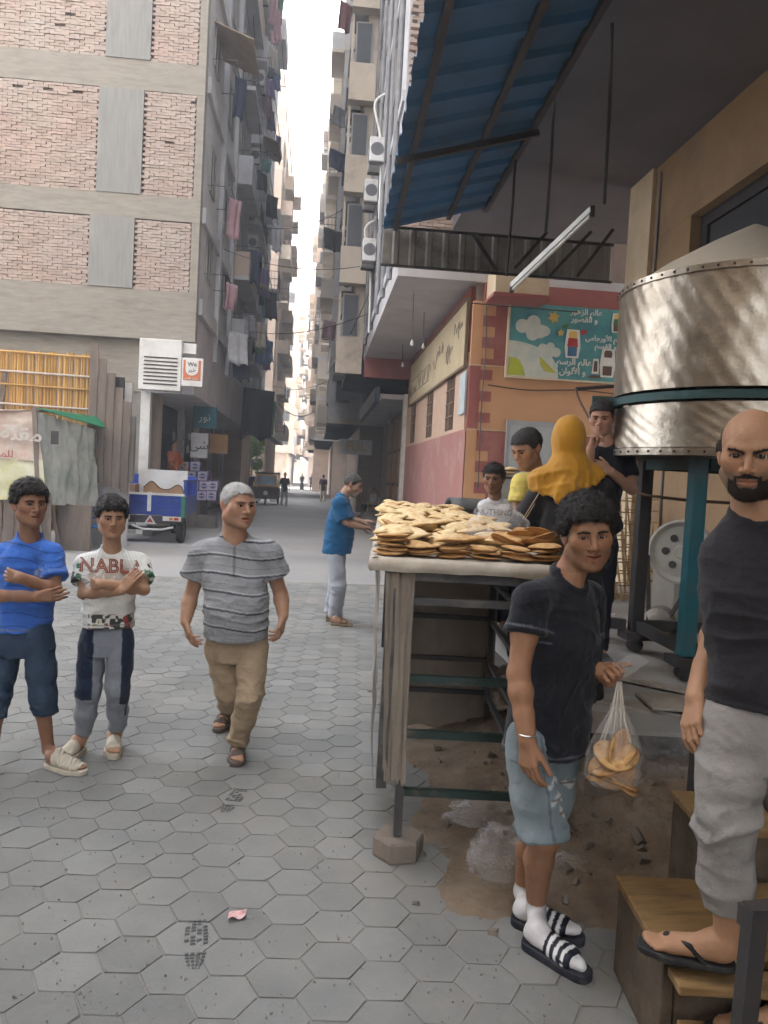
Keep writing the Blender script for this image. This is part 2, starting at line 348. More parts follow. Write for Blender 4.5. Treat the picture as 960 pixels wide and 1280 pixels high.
m_pipe = mat('grey_pipe', (0.22, 0.22, 0.23), (0.14, 0.14, 0.15), rough=0.6)

# ---------------------------------------------------------------- left brick tower
LX, LY = -3.19, 19.5; TOPL = 36.0
L1 = thing('brick_tower', (LX - 5, LY + 8, 0), 'tall raw brick apartment tower on the left with grey concrete beams', 'building')
ov = lambda z: z
MB().box((-16, LY + .12, 4.95), (LX - .12, 36.1, TOPL)).build('wall', m_mortar, L1)
zb = [4.82, 7.722, 10.784, 13.916, 17.07, 20.22, 23.37, 26.52, 29.67, 32.82, 35.97]
bt = [1.20, .57, .71] + [.7] * 8
colx = [(-5.79, -4.73), (-10.7, -9.63)]
edge0 = -3.39                                # concrete corner strip
for k, (z, t) in enumerate(zip(zb, bt)):
    MB().box((-16, LY + .02, z), (LX + .02, LY + .35, z + t)).build('floor_beam', m_beam, L1)
for a, b in colx:
    for k in range(5):
        z0 = zb[k] + bt[k] + .003; z1 = zb[k + 1] - .003; sh = (.115 * k)
        MB().box((a + sh, LY - .005, z0), (b + sh, LY + .3, z1)).build('column', m_colm, L1)
for k in range(5): MB().box((edge0 + .03, LY + .025, zb[k] + bt[k] + .003), (LX + .016, LY + .35, zb[k + 1] - .003)).build('corner_strip', m_beam, L1)
# bricks
bl, bh = 0.232, 0.067; bm_ = MB().box((-bl / 2 + .005, -.05, .004), (bl / 2 - .005, .05, bh - .004)); bme = mesh_of('brick', bm_.v, bm_.f, m_brickL)
rng = random.Random(3); allb = []
for k in range(5):
    z0 = zb[k] + bt[k]; z1 = zb[k + 1]; rows = int((z1 - z0) / bh)
    for r in range(rows):
        y_off = (r % 2) * bl / 2
        for (xa, xb) in ((-9.6 + .115 * k, colx[0][0] + .115 * k - .01), (colx[0][1] + .115 * k + .01, edge0 + .02)):
            n = int((xb - xa) / bl) + 1
            for i in range(n):
                x = xa + (i + .5) * bl + y_off - bl * .25 + rng.uniform(-.006, .006)
                if x - bl / 2 > xb or x + bl / 2 < xa: continue
                if r == rows - 3 and i in (14, 11, 8, 5) and k == 1: continue
                if rng.random() < .003: continue
                allb.append((k, x, LY + .075 + rng.uniform(-.014, .012), z0 + r * bh + rng.uniform(-.004, .004), rng.uniform(-.014, .014), rng.uniform(-.03, .03)))
allb.sort(key=lambda b: abs(b[1] + 4.1) + abs(b[3] - 6.9)); rest = MB(); rc = []
nb_ = 0
for n, (k, x, y, z, ry, rz) in enumerate(allb):
    xa, xb = (colx[0][1] + .115 * k + .008, edge0 + .022) if x > colx[0][0] + .115 * k + .3 else (-12, colx[0][0] + .115 * k - .008)
    cl0, cl1 = max(-bl / 2 + .005, xa - x), min(bl / 2 - .005, xb - x)
    if cl1 - cl0 < .03: continue
    if nb_ < 300 and cl1 - cl0 > bl - .02:
        nb_ += 1
        o = link('brick', bme, L1, Vector((x, y, z)) - L1.location); o.rotation_euler = (0, ry, rz)
    else:
        mm = Matrix.Translation((x, y, z)) @ Euler((0, ry, rz)).to_matrix().to_4x4(); rest.add([mm @ Vector((min(max(v.x, cl0), cl1), v.y, v.z)) for v in bm_.v], bm_.f); rc += [1 + rng.uniform(-.11, .11)] * 8
me = mesh_of('brickwork', [v - L1.location for v in rest.v], rest.f, m_brickL2, col=[(c, c, c, 1) for c in rc]); tag(link('brickwork', me, L1), kind='stuff')
# ground floor: recess, white pillar, shop front under the overhang
MB().box((-16, LY + .3, 3.55), (-4.46, LY + .6, 4.815)).build('wall', m_beam, L1)
MB().box((-16, LY + .33, 0), (-4.46, LY + .6, 3.548)).build('wall', m_conc, L1)
MB().box((-4.43, LY + .05, 0), (-4.20, LY + .32, 3.55)).build('pillar', m_white, L1)
MB().box((-4.46, LY + 1.2, 0), (-4.20, LY + 1.6, 3.55)).build('pillar', m_beige, L1)
MB().box((-4.65, LY + .35, 3.553), (LX, 36.0, 4.81)).build('overhang', m_greywall, L1)
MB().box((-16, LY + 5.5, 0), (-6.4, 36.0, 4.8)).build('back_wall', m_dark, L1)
for y0 in (24.4, 27.8, 31.2, 34.6): MB().box((-4.4, y0, .17), (-4.22, y0 + .35, 3.55)).build('pillar', m_greywall, L1)
for y0, c in ((21.4, 'wood'), (24.9, 'dark'), (28.3, 'dark'), (31.7, 'wood')): MB().box((-5.1, y0, .17), (-5.0, y0 + 2.6, 2.8)).build('shutter', mat('shop_' + c, (0.12, 0.08, 0.055) if c == 'wood' else (0.03, 0.033, 0.045), None, rough=.7), L1)
# street face: flat first bay with slot windows, then stacked balconies
MB().box((LX - .1, LY + .36, 4.811), (LX, 26.1, TOPL)).build('side_wall', m_greywall, L1)
MB().box((LX - .1, 26.101, 4.811), (LX - .02, 36.05, TOPL)).build('side_wall', m_bluegrey, L1)
for y0 in (22.8, 25.8): MB().box((LX + .003, y0, 4.811), (LX + .12, y0 + .32, TOPL)).build('pilaster', m_bluegrey, L1)
rng = random.Random(17)
def window(parent, x, y0, y1, z0, z1, out, mp=m_glassd, bars=2):
    """window set on a wall facing +X (out=1) or -X (out=-1)"""
    f = MB(); t = .05; a, b = sorted((x, x + out * .05)); f.box((a, y0, z0), (b, y0 + t, z1)); f.box((a, y1 - t, z0), (b, y1, z1)); f.box((a, y0 + t, z0), (b, y1 - t, z0 + t)); f.box((a, y0 + t, z1 - t), (b, y1 - t, z1))
    for k in range(1, bars): yy = y0 + (y1 - y0) * k / bars; f.box((a, yy - .02, z0 + t), (b, yy + .02, z1 - t))
    w_ = f.build('window', m_frame, parent); a, b = sorted((x + out * .002, x + out * .02)); MB().box((a, y0 + t, z0 + t), (b, y1 - t, z1 - t)).build('pane', mp, w_); return w_
for k in range(9):
    z = zb[k] + bt[k]
    window(L1, LX, 20.8, 21.7, z + .7, z + 1.9, 1); window(L1, LX, 23.7, 25.2, z + .6, z + 1.9, 1)
    MB().box((LX - .02, 19.9, z - .45), (LX + .10, 25.7, z - .05)).build('floor_band', m_greywall, L1)
    # rail brackets for drying lines
    MB().tube([(LX, 20.6, z + .75), (LX + .6, 20.6, z + .75), (LX + .6, 22.4, z + .75), (LX, 22.4, z + .75)], .013, 5).build('drying_rail', m_rail, L1)
def balcony(parent, x, y0, y1, z, depth, out, mw, mfloor, hgt=.95, solid=True):
    """projecting balcony with slab, parapet or rails"""
    a, b = sorted((x, x + out * depth)); sl_ = MB().box((a, y0, z), (b, y1, z + .14)).build('balcony', mfloor, parent)
    xo = x + out * depth
    p = MB(); 
    if solid:
        c, d_ = sorted((xo, xo - out * .08)); p.box((c, y0, z + .143), (d_, y1, z + hgt)); c, d_ = sorted((x, xo - out * .083)); p.box((c, y0, z + .143), (d_, y0 + .08, z + hgt)); p.box((c, y1 - .08, z + .143), (d_, y1, z + hgt)); p.build('parapet', mw, sl_)
    else:
        for zz in (z + .3, z + .6, z + hgt): p.bar((xo - out * .03, y0, zz), (xo - out * .03, y1, zz), .03); p.bar((x, y0, zz), (xo, y0, zz), .03)
        for q in range(int((y1 - y0) / .25)): p.bar((xo - out * .03, y0 + .1 + q * .25, z + .14), (xo - out * .03, y0 + .1 + q * .25, z + hgt), .018)
        for q in range(max(2, int(depth / .16))): p.bar((x + out * (.08 + q * .16), y0, z + .14), (x + out * (.08 + q * .16), y0, z + hgt), .018)
        p.build('railing', m_rail, sl_)
    # door behind
    window(parent, x, y0 + .5, y0 + 1.7, z + .2, z + 2.25, out); return sl_
for k in range(9):
    z = zb[k] + bt[k] - .1
    for (y0, y1) in ((26.8, 30.2), (31.0, 35.4)): balcony(L1, LX, y0, y1, z, rng.uniform(.40, .55), 1, m_bluegrey if (k + int(y0)) % 3 else m_tan, m_greywall, solid=(k + int(y0)) % 4 != 1)
# white louvred box sign panel at the corner
sg = thing('louvre_panel', (-3.8, LY - .2, 3.55), 'white panel with dark horizontal louvres above the corner shop', 'panel')
MB().box((-4.43, LY - .30, 3.556), (-3.42, LY - .02, 4.79), .012).build('panel_body', m_white, sg); MB().box((-3.415, LY - .18, 4.50), (-3.10, LY - .02, 4.75)).build('side_box', m_white, sg)
for k in range(8): MB().box((-4.31, LY - .316, 3.69 + k * .091), (-3.51, LY - .296, 3.72 + k * .091)).build('slot', m_dark, sg)
sg = thing('shop_sign', (-3.2, LY - .22, 3.7), 'small white and orange square shop sign beside the louvred panel', 'sign')
MB().box((-3.40, LY - .32, 3.70), (-2.90, LY - .23, 4.38)).build('board', m_white, sg)
m_org = mat('sign_orange', (0.52, 0.17, 0.08), (0.44, 0.14, 0.07), rough=.6); m_ink = mat('sign_ink', (0.03, 0.03, 0.035), None, rough=.6)
MB().box((-3.365, LY - .329, 3.84), (-2.95, LY - .322, 4.325)).build('orange_field', m_org, sg)
sh_ = MB(); pts = [(-3.31, LY - .336, 4.32), (-3.005, LY - .336, 4.32)] + [(-3.1575 + .1525 * math.cos(a), LY - .336, 4.10 - .15 * math.sin(a)) for a in [math.pi * t / 10 for t in range(0, 11)]]; sh_.prism(pts, (0, .005, 0)); sh_.build('white_shield', m_white, sg)
lettering('letters', 'We', (-3.155, LY - .342, 4.22), (1, 0, 0), (0, 0, 1), .15, m_ink, sg); lettering('letters', arabic('خير'), (-3.155, LY - .342, 4.09), (1, 0, 0), (0, 0, 1), .14, m_ink, sg); lettering('letters', arabic('مخبز بلدى'), (-3.16, LY - .334, 3.885), (1, 0, 0), (0, 0, 1), .08, m_white, sg)
# bracket signs under the overhang
def hang_sign(x, y, z0, z1, w, c, txt, label, tcol=None):
    s_ = thing('hanging_sign', (x, y, z0), label, 'sign'); MB().box((x - w / 2, y, z0), (x + w / 2, y + .06, z1)).build('board', mat('sb_%d%d%d' % tuple(int(q * 99) for q in c), c, None, rough=.6), s_); MB().bar((x - w / 2 + .05, y + .03, z1), (x - w / 2 + .05, y + .03, z1 + .3), .03).build('hanger', m_rail, s_)
    if txt: lettering('letters', txt, (x, y - .008, (z0 + z1) / 2), (1, 0, 0), (0, 0, 1), (z1 - z0) * .5, tcol or m_ink, s_)
hang_sign(-3.40, 22.4, 2.02, 2.72, .48, (0.55, 0.56, 0.58), arabic('شى'), 'white hanging shop sign with black lettering under the overhang')
hang_sign(-3.36, 23.0, 2.90, 3.52, .68, (0.02, 0.12, 0.15), arabic('نور'), 'teal hanging shop sign under the left overhang', m_white)
hang_sign(-3.10, 24.3, 2.2, 2.8, .56, (0.30, 0.16, 0.05), '', 'plain brown hanging board behind the teal sign')
# ---------------------------------------------------------------- more towers on the left
def tower(name_label, x0, x1, y0, y1, z1, side, mw, mband, seed, depth=.7, front=True, storeys=None, z0=4.2, bal=.6, ground=m_tan, inset=.6, floors_seen=99):
    rng = random.Random(seed); t = thing('apartment_tower', ((x0 + x1) / 2, (y0 + y1) / 2, 0), name_label, 'building')
    MB().box((x0, y0, z0), (x1, y1, z1)).build('wall', mw, t)
    xs = x1 if side > 0 else x0                                        # street face
    gi = (x0, x1 - inset) if side > 0 else (x0 + inset, x1); MB().box((gi[0], y0 + .3, 0), (gi[1], y1 - .3, z0 - .003)).build('ground_floor', ground, t)
    n = int((z1 - z0) / 2.9)
    for k in range(min(n, floors_seen)):
        z = z0 + k * 2.9
        MB().box((x0 - .03, y0 - .03, z), (x1 + .03, y1 + .03, z + .22)).build('floor_band', mband, t)
        y = y0 + .6
        while y + 2.4 < y1:
            w_ = rng.uniform(2.0, 3.2); w_ = min(w_, y1 - y - .3)
            if rng.random() < bal: balcony(t, xs, y, y + w_, z + .223, depth * rng.uniform(.8, 1.1), side, mband if rng.random() < .6 else mw, mband, solid=rng.random() < .7)
            else: window(t, xs, y + .3, y + 1.5, z + 1.0, z + 2.2, side)
            y += w_ + rng.uniform(.5, 1.2)
        if front:                                                   # the end wall that faces down the street to us
            xa, xb = (max(x0, xs - 3.2), xs) if side > 0 else (xs, min(x1, xs + 2.6))
            for q in range(2):
                xw = xa + .3 + q * (xb - xa) * .5; f = MB(); a_, b_ = xw, xw + .75
                f.box((a_, y0 - .045, z + 1.0), (b_, y0 - .003, z + 2.3)); w_ = f.build('window', m_frame, t); MB().box((a_ + .06, y0 - .055, z + 1.06), (b_ - .06, y0 - .046, z + 2.24)).build('pane', m_glassd, w_)
    MB().box((x0 - .02, y0 - .02, z1), (x1 + .02, y1 + .02, z1 + .5)).build('parapet', mband, t)
    return t
tower('grey tower with balconies farther along the left side, before the tree gap', -12, -3.0, 36.4, 41.5, 32, 1, m_bluegrey, m_greywall, 5, front=False, floors_seen=8)
tower('pinkish tan tower behind the tree on the left side', -12, -3.25, 52, 70, 27.5, 1, m_tan, m_beige, 6, depth=.7, ground=m_tan)
tower('distant sunlit tower at the left end of the street', -14, -3.2, 96, 125, 27, 1, m_beige, m_tan, 8, depth=.8)
tower('farthest pale tower closing the street on the left', -14, -4.2, 135, 165, 30, 1, m_tan, m_beige, 9, depth=.8, front=False)
# ---------------------------------------------------------------- right side towers
RX = 1.30
S1 = thing('school_building', (4, 19, 0), 'red and orange painted school under a brick tower on the right', 'building')
m_pink = mat('pink_paint', (0.40, 0.195, 0.175), (0.34, 0.165, 0.15), scale=1.2, rough=.75, bump=.15, bscale=40, dirt=(0.46, 0.36, 0.32), dscale=1.4, damt=.25)
m_red = mat('oxblood_paint', (0.29, 0.095, 0.083), (0.245, 0.078, 0.07), scale=1.5, rough=.75, bump=.12, bscale=40, dirt=(0.34, 0.17, 0.145), dscale=1.4, damt=.3)
m_orange = mat('orange_paint', (0.50, 0.275, 0.145), (0.44, 0.235, 0.12), scale=1.5, rough=.78, bump=.12, bscale=40, dirt=(0.40, 0.24, 0.15), dscale=1.2, damt=.3)
m_cream = mat('cream_paint', (0.56, 0.45, 0.31), (0.47, 0.37, 0.25), scale=1.3, rough=.8, bump=.15, bscale=36, dirt=(0.36, 0.27, 0.18), dscale=2.0, damt=.3)
m_soff = mat('soffit_white', (0.47, 0.46, 0.47), (0.40, 0.39, 0.40), scale=.8, rough=.85, bump=.1, bscale=30, dirt=(0.33, 0.31, 0.30), dscale=.7, damt=.3)
SX, SY = 2.75, 14.3
MB().box((SX + .1, SY + .1, 0), (14, 24.6, 5.45)).build('wall', m_mortar, S1)
# street side wall: pink dado, cream window band, map board, oxblood frieze
MB().box((SX, SY + .004, .0), (SX + .1, 24.6, 2.72)).build('dado', m_pink, S1); MB().box((SX + .012, SY + .35, 2.722), (SX + .1, 24.6, 4.2)).build('window_band', mat('peach_paint', (0.58, 0.41, 0.31), (0.50, 0.35, 0.26), rough=.8), S1)
MB().box((SX + .006, SY + .35, 4.202), (SX + .1, 24.6, 5.45)).build('frieze', m_red, S1)
for y0 in (15.9, 18.9, 22.3):
    w_ = MB().box((SX + .002, y0, 2.80), (SX + .011, y0 + .95, 3.93)).build('window', mat('window_brown', (0.10, 0.065, 0.045), None, rough=.7), S1); b_ = MB()
    for k in range(1, 4): b_.bar((SX - .004, y0, 2.8 + k * .285), (SX - .004, y0 + .95, 2.8 + k * .285), .03)
    b_.bar((SX - .004, y0 + .47, 2.8), (SX - .004, y0 + .47, 3.93), .03); b_.build('grille', mat('grille_tan', (0.27, 0.19, 0.13), None, rough=.7), w_)
bd = thing('notice_board', (SX, 18, 3.95), 'long cream painted board with faint map drawings along the school wall', 'board')
bo = MB(); pts = [(SX - .045, 14.62, 3.93), (SX - .045, 23.6, 3.95), (SX - .045, 23.6, 5.2), (SX - .045, 14.62, 5.22)]; bo.prism(pts, (.04, 0, 0)); bo.build('board', mat('board_cream', (0.60, 0.50, 0.33), (0.52, 0.43, 0.28), scale=1.0, rough=.7, dirt=(0.45, 0.36, 0.24), dscale=1.2, damt=.35), bd)
fr = MB(); [fr.bar(pts[i], pts[(i + 1) % 4], .05) for i in range(4)]; fr.build('frame', mat('board_frame', (0.22, 0.16, 0.11), None, rough=.7), bd)
rng = random.Random(2); dr = MB()
for k in range(9):
    y = 15.4 + k * .95; z = 4.3 + rng.random() * .5; p = []
    for q in range(9): p.append((SX - .05, y + q * .07 + rng.uniform(-.04, .04), z + rng.uniform(-.22, .22)))
    dr.tube(p, .010, 4)
for k in range(14): y = 19.5 + (k % 7) * .55; z = 4.25 + (k // 7) * .4; dr.bar((SX - .05, y, z), (SX - .05, y + .42, z), .018)
dr.build('drawing', mat('board_lines', (0.30, 0.25, 0.20), None, rough=.8), bd)
for s_, y_, z_ in (('مصر', 15.3, 4.85), ('خريطة', 16.4, 4.55), ('علوم', 18.0, 4.75)): lettering('letters', arabic(s_), (SX - .05, y_, z_), (0, -1, 0), (0, 0, 1), .28, MATS['board_lines'], bd)
mb = MB().box((SX - .04, 14.5, 3.02), (SX - .005, 15.1, 3.82)); o = mb.build('poster', mat('poster_blue', (0.33, 0.42, 0.50), (0.55, 0.55, 0.5), scale=6, rough=.7)); tag(o, 'small pale blue poster beside the barred window', 'poster')
# end wall facing us: three painted storeys bands with toothed quoins
yb, yf = SY - .01, SY + .1
def fbox(name, xa, xb, za, zz, m, dy=0.0): return MB().box((xa, SY - dy, za), (xb, SY + .099, zz)).build(name, m, S1)
fbox('lower_field', 2.95, 14, 0, 2.70, m_red, .0); fbox('middle_field', 2.95, 14, 2.722, 3.90, m_orange, .0); fbox('upper_field', 2.95, 14, 3.922, 5.10, m_red, .0); fbox('top_field', 2.95, 14, 5.102, 5.45, m_red, .02)
for (za, zz) in ((2.70, 2.722), (3.90, 3.922)): fbox('string_line', SX, 14, za, zz, m_cream, .012)
for za, zz, m in ((0, 2.70, m_orange), (2.722, 3.90, m_red), (3.922, 5.10, m_orange)):
    fbox('quoin_strip', SX, 2.949, za, zz, m, .006); z = za + .12
    while z + .2 < zz: fbox('quoin_block', 2.9495, 3.18, z, z + .19, m, .008); z += .40
# grey steel door
dw = MB().box((3.50, SY - .05, .52), (4.46, SY - .001, 2.92)).build('door', mat('door_grey', (0.30, 0.32, 0.33), (0.24, 0.26, 0.27), rough=.55, scale=3), S1)
dl = MB(); [dl.box((xa, SY - .062, .6), (xa + .38, SY - .051, 2.82)) for xa in (3.57, 3.99)]; dl.build('door_leaf', mat('door_leaf_grey', (0.35, 0.37, 0.37), (0.28, 0.3, 0.31), rough=.55, scale=3), dw); MB().box((4.02, SY - .10, 1.5), (4.06, SY - .063, 1.64)).build('handle', m_rail, dw)
# beam stub with corrugated sheet
bs = MB().box((2.98, SY - .75, 5.10), (3.95, SY - .03, 5.72)); bs.build('beam_stub', m_cream, S1); MB().box((2.95, SY - .78, 5.04), (3.98, SY - .021, 5.098)).build('beam_soffit', m_red, S1)
# overhanging soffit and brick tower above
MB().box((RX, SY, 5.452), (14, 25.0, 5.62)).build('overhang', m_soff, S1)
MB().box((RX + .02, 24.2, 4.85), (SX + .2, 24.6, 5.45)).build('cross_beam', m_red, S1)
MB().box((RX + .1, SY + .12, 5.622), (14, 25.0, 31)).build('tower_wall', m_mortar, S1)
MB().box((RX, SY + .3, 5.622), (RX + .1, 25.0, 31)).build('street_wall', m_bluegrey, S1)
for y0 in (15.6, 17.2, 18.9, 21.0, 23.4): MB().tube([(RX - .06, y0, 5.7), (RX - .06, y0, 31)], .055, 8).build('drain_pipe', m_pipe, S1)
bm2 = MB(); rc = []; rng = random.Random(8)
for r in range(130):
    for i in range(10):
        x = RX + .02 + (i + .5) * bl + (r % 2) * bl / 2; z = 5.66 + r * bh; jx = rng.uniform(-.03, .03) if i == 0 else 0
        mm = Matrix.Translation((x + jx, SY + .075 + rng.uniform(-.012, .012), z)) @ Euler((0, rng.uniform(-.012, .012), 0)).to_matrix().to_4x4(); bm2.add([mm @ v for v in bm_.v], bm_.f); rc += [1 + rng.uniform(-.15, .15)] * 8
me = mesh_of('brickwork', [v - S1.location for v in bm2.v], bm2.f, m_brickL2, col=[(c, c, c, 1) for c in rc]); tag(link('brickwork', me, S1), kind='stuff')
for k in range(8):
    z = 6.4 + k * 2.9
    for y0 in (16.0, 19.4, 22.0): window(S1, RX, y0, y0 + 1.1, z + .5, z + 1.8, -1)
    MB().box((RX - .05, 14.7, z - .5), (RX - .003, 25, z - .3)).build('floor_band', m_bluegrey, S1)
# lower row of shops after the school
sh = thing('shop_row', (4, 30, 0), 'row of brown shuttered shops beyond the school', 'building')
MB().box((3.0, 24.65, 0), (14, 36, 4.2)).build('wall', mat('shop_wall', (0.24, 0.19, 0.155), None, rough=.9), sh); m_sht = mat('wood_board', (0.40, 0.27, 0.16), (0.30, 0.20, 0.12), scale=4, rough=.8, stretch=(1, 1, .3)); m_shd = mat('shop_brown', (0.21, 0.155, 0.115), None, rough=.8)
for i, y0 in enumerate((25.2, 26.9, 28.8, 31.0)):
    for k in range(3): MB().box((2.86, y0, .3 + k * 1.25), (2.99, y0 + .85, .3 + k * 1.25 + 1.13)).build('board', m_sht, sh)
    MB().box((2.90, y0 + .86, .2), (2.985, y0 + 1.5, 3.9)).build('shutter', m_shd, sh)
MB().box((1.9, 24.66, 4.25), (3.2, 36, 4.4)).build('awning', m_soff, sh); MB().box((1.72, 24.7, 4.15), (1.88, 34, 4.62)).build('fascia', mat('fascia_blue', (0.012, 0.02, 0.06), None, rough=.4), sh); MB().box((1.885, 24.7, 4.2), (1.915, 34, 4.26)).build('fascia_strip', m_white, sh)
wp = MB().box((2.62, 24.3, .4), (2.745, 24.62, 4.4)); wp.build('white_pilaster', m_white, sh)
t_ = tower('beige tower with stacked balconies after the school on the right', .95, 12, 25.2, 36.4, 31, -1, m_beige, m_bluegrey, 12, depth=.55, z0=5.7, bal=.9, inset=6, ground=m_shd)
# stacked corner balconies on its end wall, the ones that read from the street
for k in range(9):
    z = 5.0 + k * 2.85; MB().box((.40, 24.75, z), (1.24, 25.17, z + 1.15)).build('corner_parapet', m_beige, t_); MB().box((.42, 25.1, z + 1.152), (.50, 25.17, z + 2.84)).build('corner_post', m_beige, t_); r_ = MB()
    w_ = MB().box((.55, 25.10, z + 1.2), (1.1, 25.165, z + 2.6)).build('window', m_frame, t_); MB().box((.60, 25.085, z + 1.25), (1.05, 25.098, z + 2.55)).build('pane', m_glassd, w_)
tower('grey beige tower third along the right side', .35, 12, 37.0, 54, 30, -1, m_greywall, m_beige, 13, depth=.6, inset=1.6, ground=m_shd)
tower('beige tower far along the right side', -.35, 12, 56, 76, 30.5, -1, m_beige, m_greywall, 14, depth=.5, inset=1.4, ground=m_tan)
tower('pale tower before the sunny side street on the right', -1.1, 10, 78, 90, 30, -1, m_tan, m_beige, 15, depth=.5)
tower('sunlit tower beyond the side street on the right', -2.0, 10, 112, 150, 31, -1, m_beige, m_tan, 16, depth=.5)
tower('hazy tower closing the far end of the street', -16, 6, 190, 205, 26, -1, m_tan, m_beige, 18, depth=.5, front=False)

tower('added pale tower, out of view behind the camera on the left, shading the near street', -20, -6.5, -32, 6.5, 25, 1, m_beige, m_greywall, 21, depth=.5, front=False)  # unseen block added to cut skylight on the near ground
tower('added pale tower beside the bakery, out of view behind the camera, blocking light', 2.4, 14, -32, -3.3, 27, -1, m_beige, m_greywall, 22, depth=.5, front=False)  # second unseen block, added to dim the light from behind
# ================================================================== the bakery: building, canopy, oven, steps
m_ceil = mat('dark_ceiling', (0.165, 0.155, 0.165), (0.115, 0.108, 0.12), scale=.9, rough=.9, bump=.15, bscale=24, dirt=(0.11, 0.10, 0.105), dscale=.35, damt=.4)  # even dark base with random darker mottling
m_wallb = mat('bakery_wall', (0.32, 0.21, 0.115), (0.24, 0.155, 0.085), scale=1.4, rough=.88, bump=.25, bscale=30, dirt=(0.19, 0.13, 0.085), dscale=1.1, damt=.5)
m_sheet = mat('veil_blue_roof_sheet', (0.030, 0.135, 0.29), (0.022, 0.10, 0.22), scale=1.4, rough=.55, bump=.08, bscale=20, dirt=(0.04, 0.085, 0.14), dscale=1.6, damt=.4, metal=.1)  # sheet's own blue, brightened with the blue lens veil put into its colour
m_sheet2 = mat('grey_roof_sheet', (0.30, 0.285, 0.265), (0.22, 0.205, 0.19), scale=1.6, rough=.6, bump=.1, bscale=20, dirt=(0.08, 0.06, 0.05), dscale=2, damt=.4)
m_steel = mat('dark_steel', (0.035, 0.037, 0.042), (0.06, 0.05, 0.045), scale=7, rough=.55, bump=.1, bscale=60, metal=.3)
BX, BY1 = 4.0, 10.05
bk = thing('bakery_building', (7, 5, 0), 'tan bakery building on the right with dark ceiling and dark window', 'building')
# street wall with the long window opening
W = MB(); z0, z1 = 3.0, 4.78; wy0, wy1 = 3.0, 8.36
W.box((BX, -3, 0), (BX + .3, BY1, 2.6)); W.box((BX, -3, 4.80), (BX + .3, BY1, 5.70)); W.box((BX, 8.36, 2.603), (BX + .3, BY1, 4.797)); W.box((BX, -3, 2.603), (BX + .3, 0.5, 4.797)); W.build('wall', m_wallb, bk)
MB().box((BX + .3, -3, 0), (10, 0, 5.7)).build('wall', m_wallb, bk); MB().box((BX + .3, 9.75, 0), (10, BY1, 5.7)).build('end_wall', m_wallb, bk); MB().box((BX + 3, -2.9, 0), (BX + 3.2, 9.7, 5.7)).build('inner_wall', m_dark, bk)
wf = MB(); wf.box((BX + .12, .5, 2.605), (BX + .2, 8.355, 2.72)); wf.box((BX + .12, .5, 4.66), (BX + .2, 8.355, 4.795)); wf.box((BX + .12, 8.22, 2.722), (BX + .2, 8.355, 4.658)); wf.box((BX + .12, 4.9, 2.722), (BX + .2, 5.0, 4.658)); w_ = wf.build('window', m_steel, bk)
MB().box((BX + .15, .5, 4.2), (BX + .165, 8.2, 4.655)).build('pane', m_glassd, w_)
# slab over the forecourt; above it unseen storeys put up to shade the street
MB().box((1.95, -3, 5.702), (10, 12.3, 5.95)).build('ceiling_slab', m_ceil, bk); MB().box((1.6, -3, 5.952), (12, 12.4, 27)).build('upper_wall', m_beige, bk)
MB().box((BX - .05, 9.35, .502), (BX - .003, BY1 - .003, 5.70)).build('pillar', m_cream, bk)
# canopy
cn = thing('canopy', (1.4, 7, 5.0), 'corrugated blue sheet canopy hanging over the bread table', 'canopy')
e0 = Vector((.70, 10.25, 5.0)); e1 = Vector((.42, -1.5, 5.12)); f0 = Vector((2.10, 10.25, 5.40)); f1 = Vector((1.93, -1.5, 5.52))
def corr(A, B, C, D, ribs, h=.035, name='sheet', m=None, par=None, nrm=None):
    """corrugated sheet: ribs run from edge AB (k along it) to edge DC"""
    m_ = MB(); n = Vector(nrm or (B - A).cross(D - A).normalized()); pr = []
    for k in range(ribs): pr += [(k / ribs, 0), ((k + .55) / ribs, 0), ((k + .66) / ribs, h), ((k + .89) / ribs, h)]
    pr.append((1, 0)); pr = sorted(pr); vs = []
    for t, hh in pr: vs += [A.lerp(B, t) + n * hh, D.lerp(C, t) + n * hh]
    fs = [(2 * i, 2 * i + 2, 2 * i + 3, 2 * i + 1) for i in range(len(pr) - 1)]; m_.add(vs, fs); o = m_.build(name, m, par, fix=False)
    md = o.modifiers.new('thick', 'SOLIDIFY'); md.thickness = .004; return o
corr(e1, e0, f0, f1, 26, .045, 'roof_sheet', m_sheet, cn)
for t in (.12, .62, .97): MB().bar(e1.lerp(f1, t) + Vector((0, 0, -.05)), e0.lerp(f0, t) + Vector((0, 0, -.05)), .06, .07).build('purlin', m_steel, cn)
for t in (.24, .52, .80): MB().bar(e1.lerp(e0, t) + Vector((0, 0, -.115)), e1.lerp(e0, t) + Vector((1.45, 0, .30)), .05, .06).build('rafter', m_steel, cn)
v0, v1 = Vector((.72, 10.32, 4.52)), Vector((3.85, 10.32, 4.52)); corr(v0, v1, v1 + Vector((0, .02, .52)), v0 + Vector((0, .02, .52)), 14, .03, 'end_sheet', m_sheet2, cn)
for z in (4.52, 5.02): MB().bar((.70, 10.27, z), (3.85, 10.27, z), .035, .03).build('end_rail', m_steel, cn)
for a, b in (((1.9, 10.24, 5.02), (2.25, 10.24, 4.55)), ((2.9, 10.22, 5.1), (2.5, 10.22, 4.6)), ((3.5, 10.2, 5.15), (2.95, 10.2, 4.5)), ((3.8, 10.2, 5.2), (3.35, 10.2, 4.55))): MB().bar(a, b, .04, .04).build('brace', m_steel, cn)
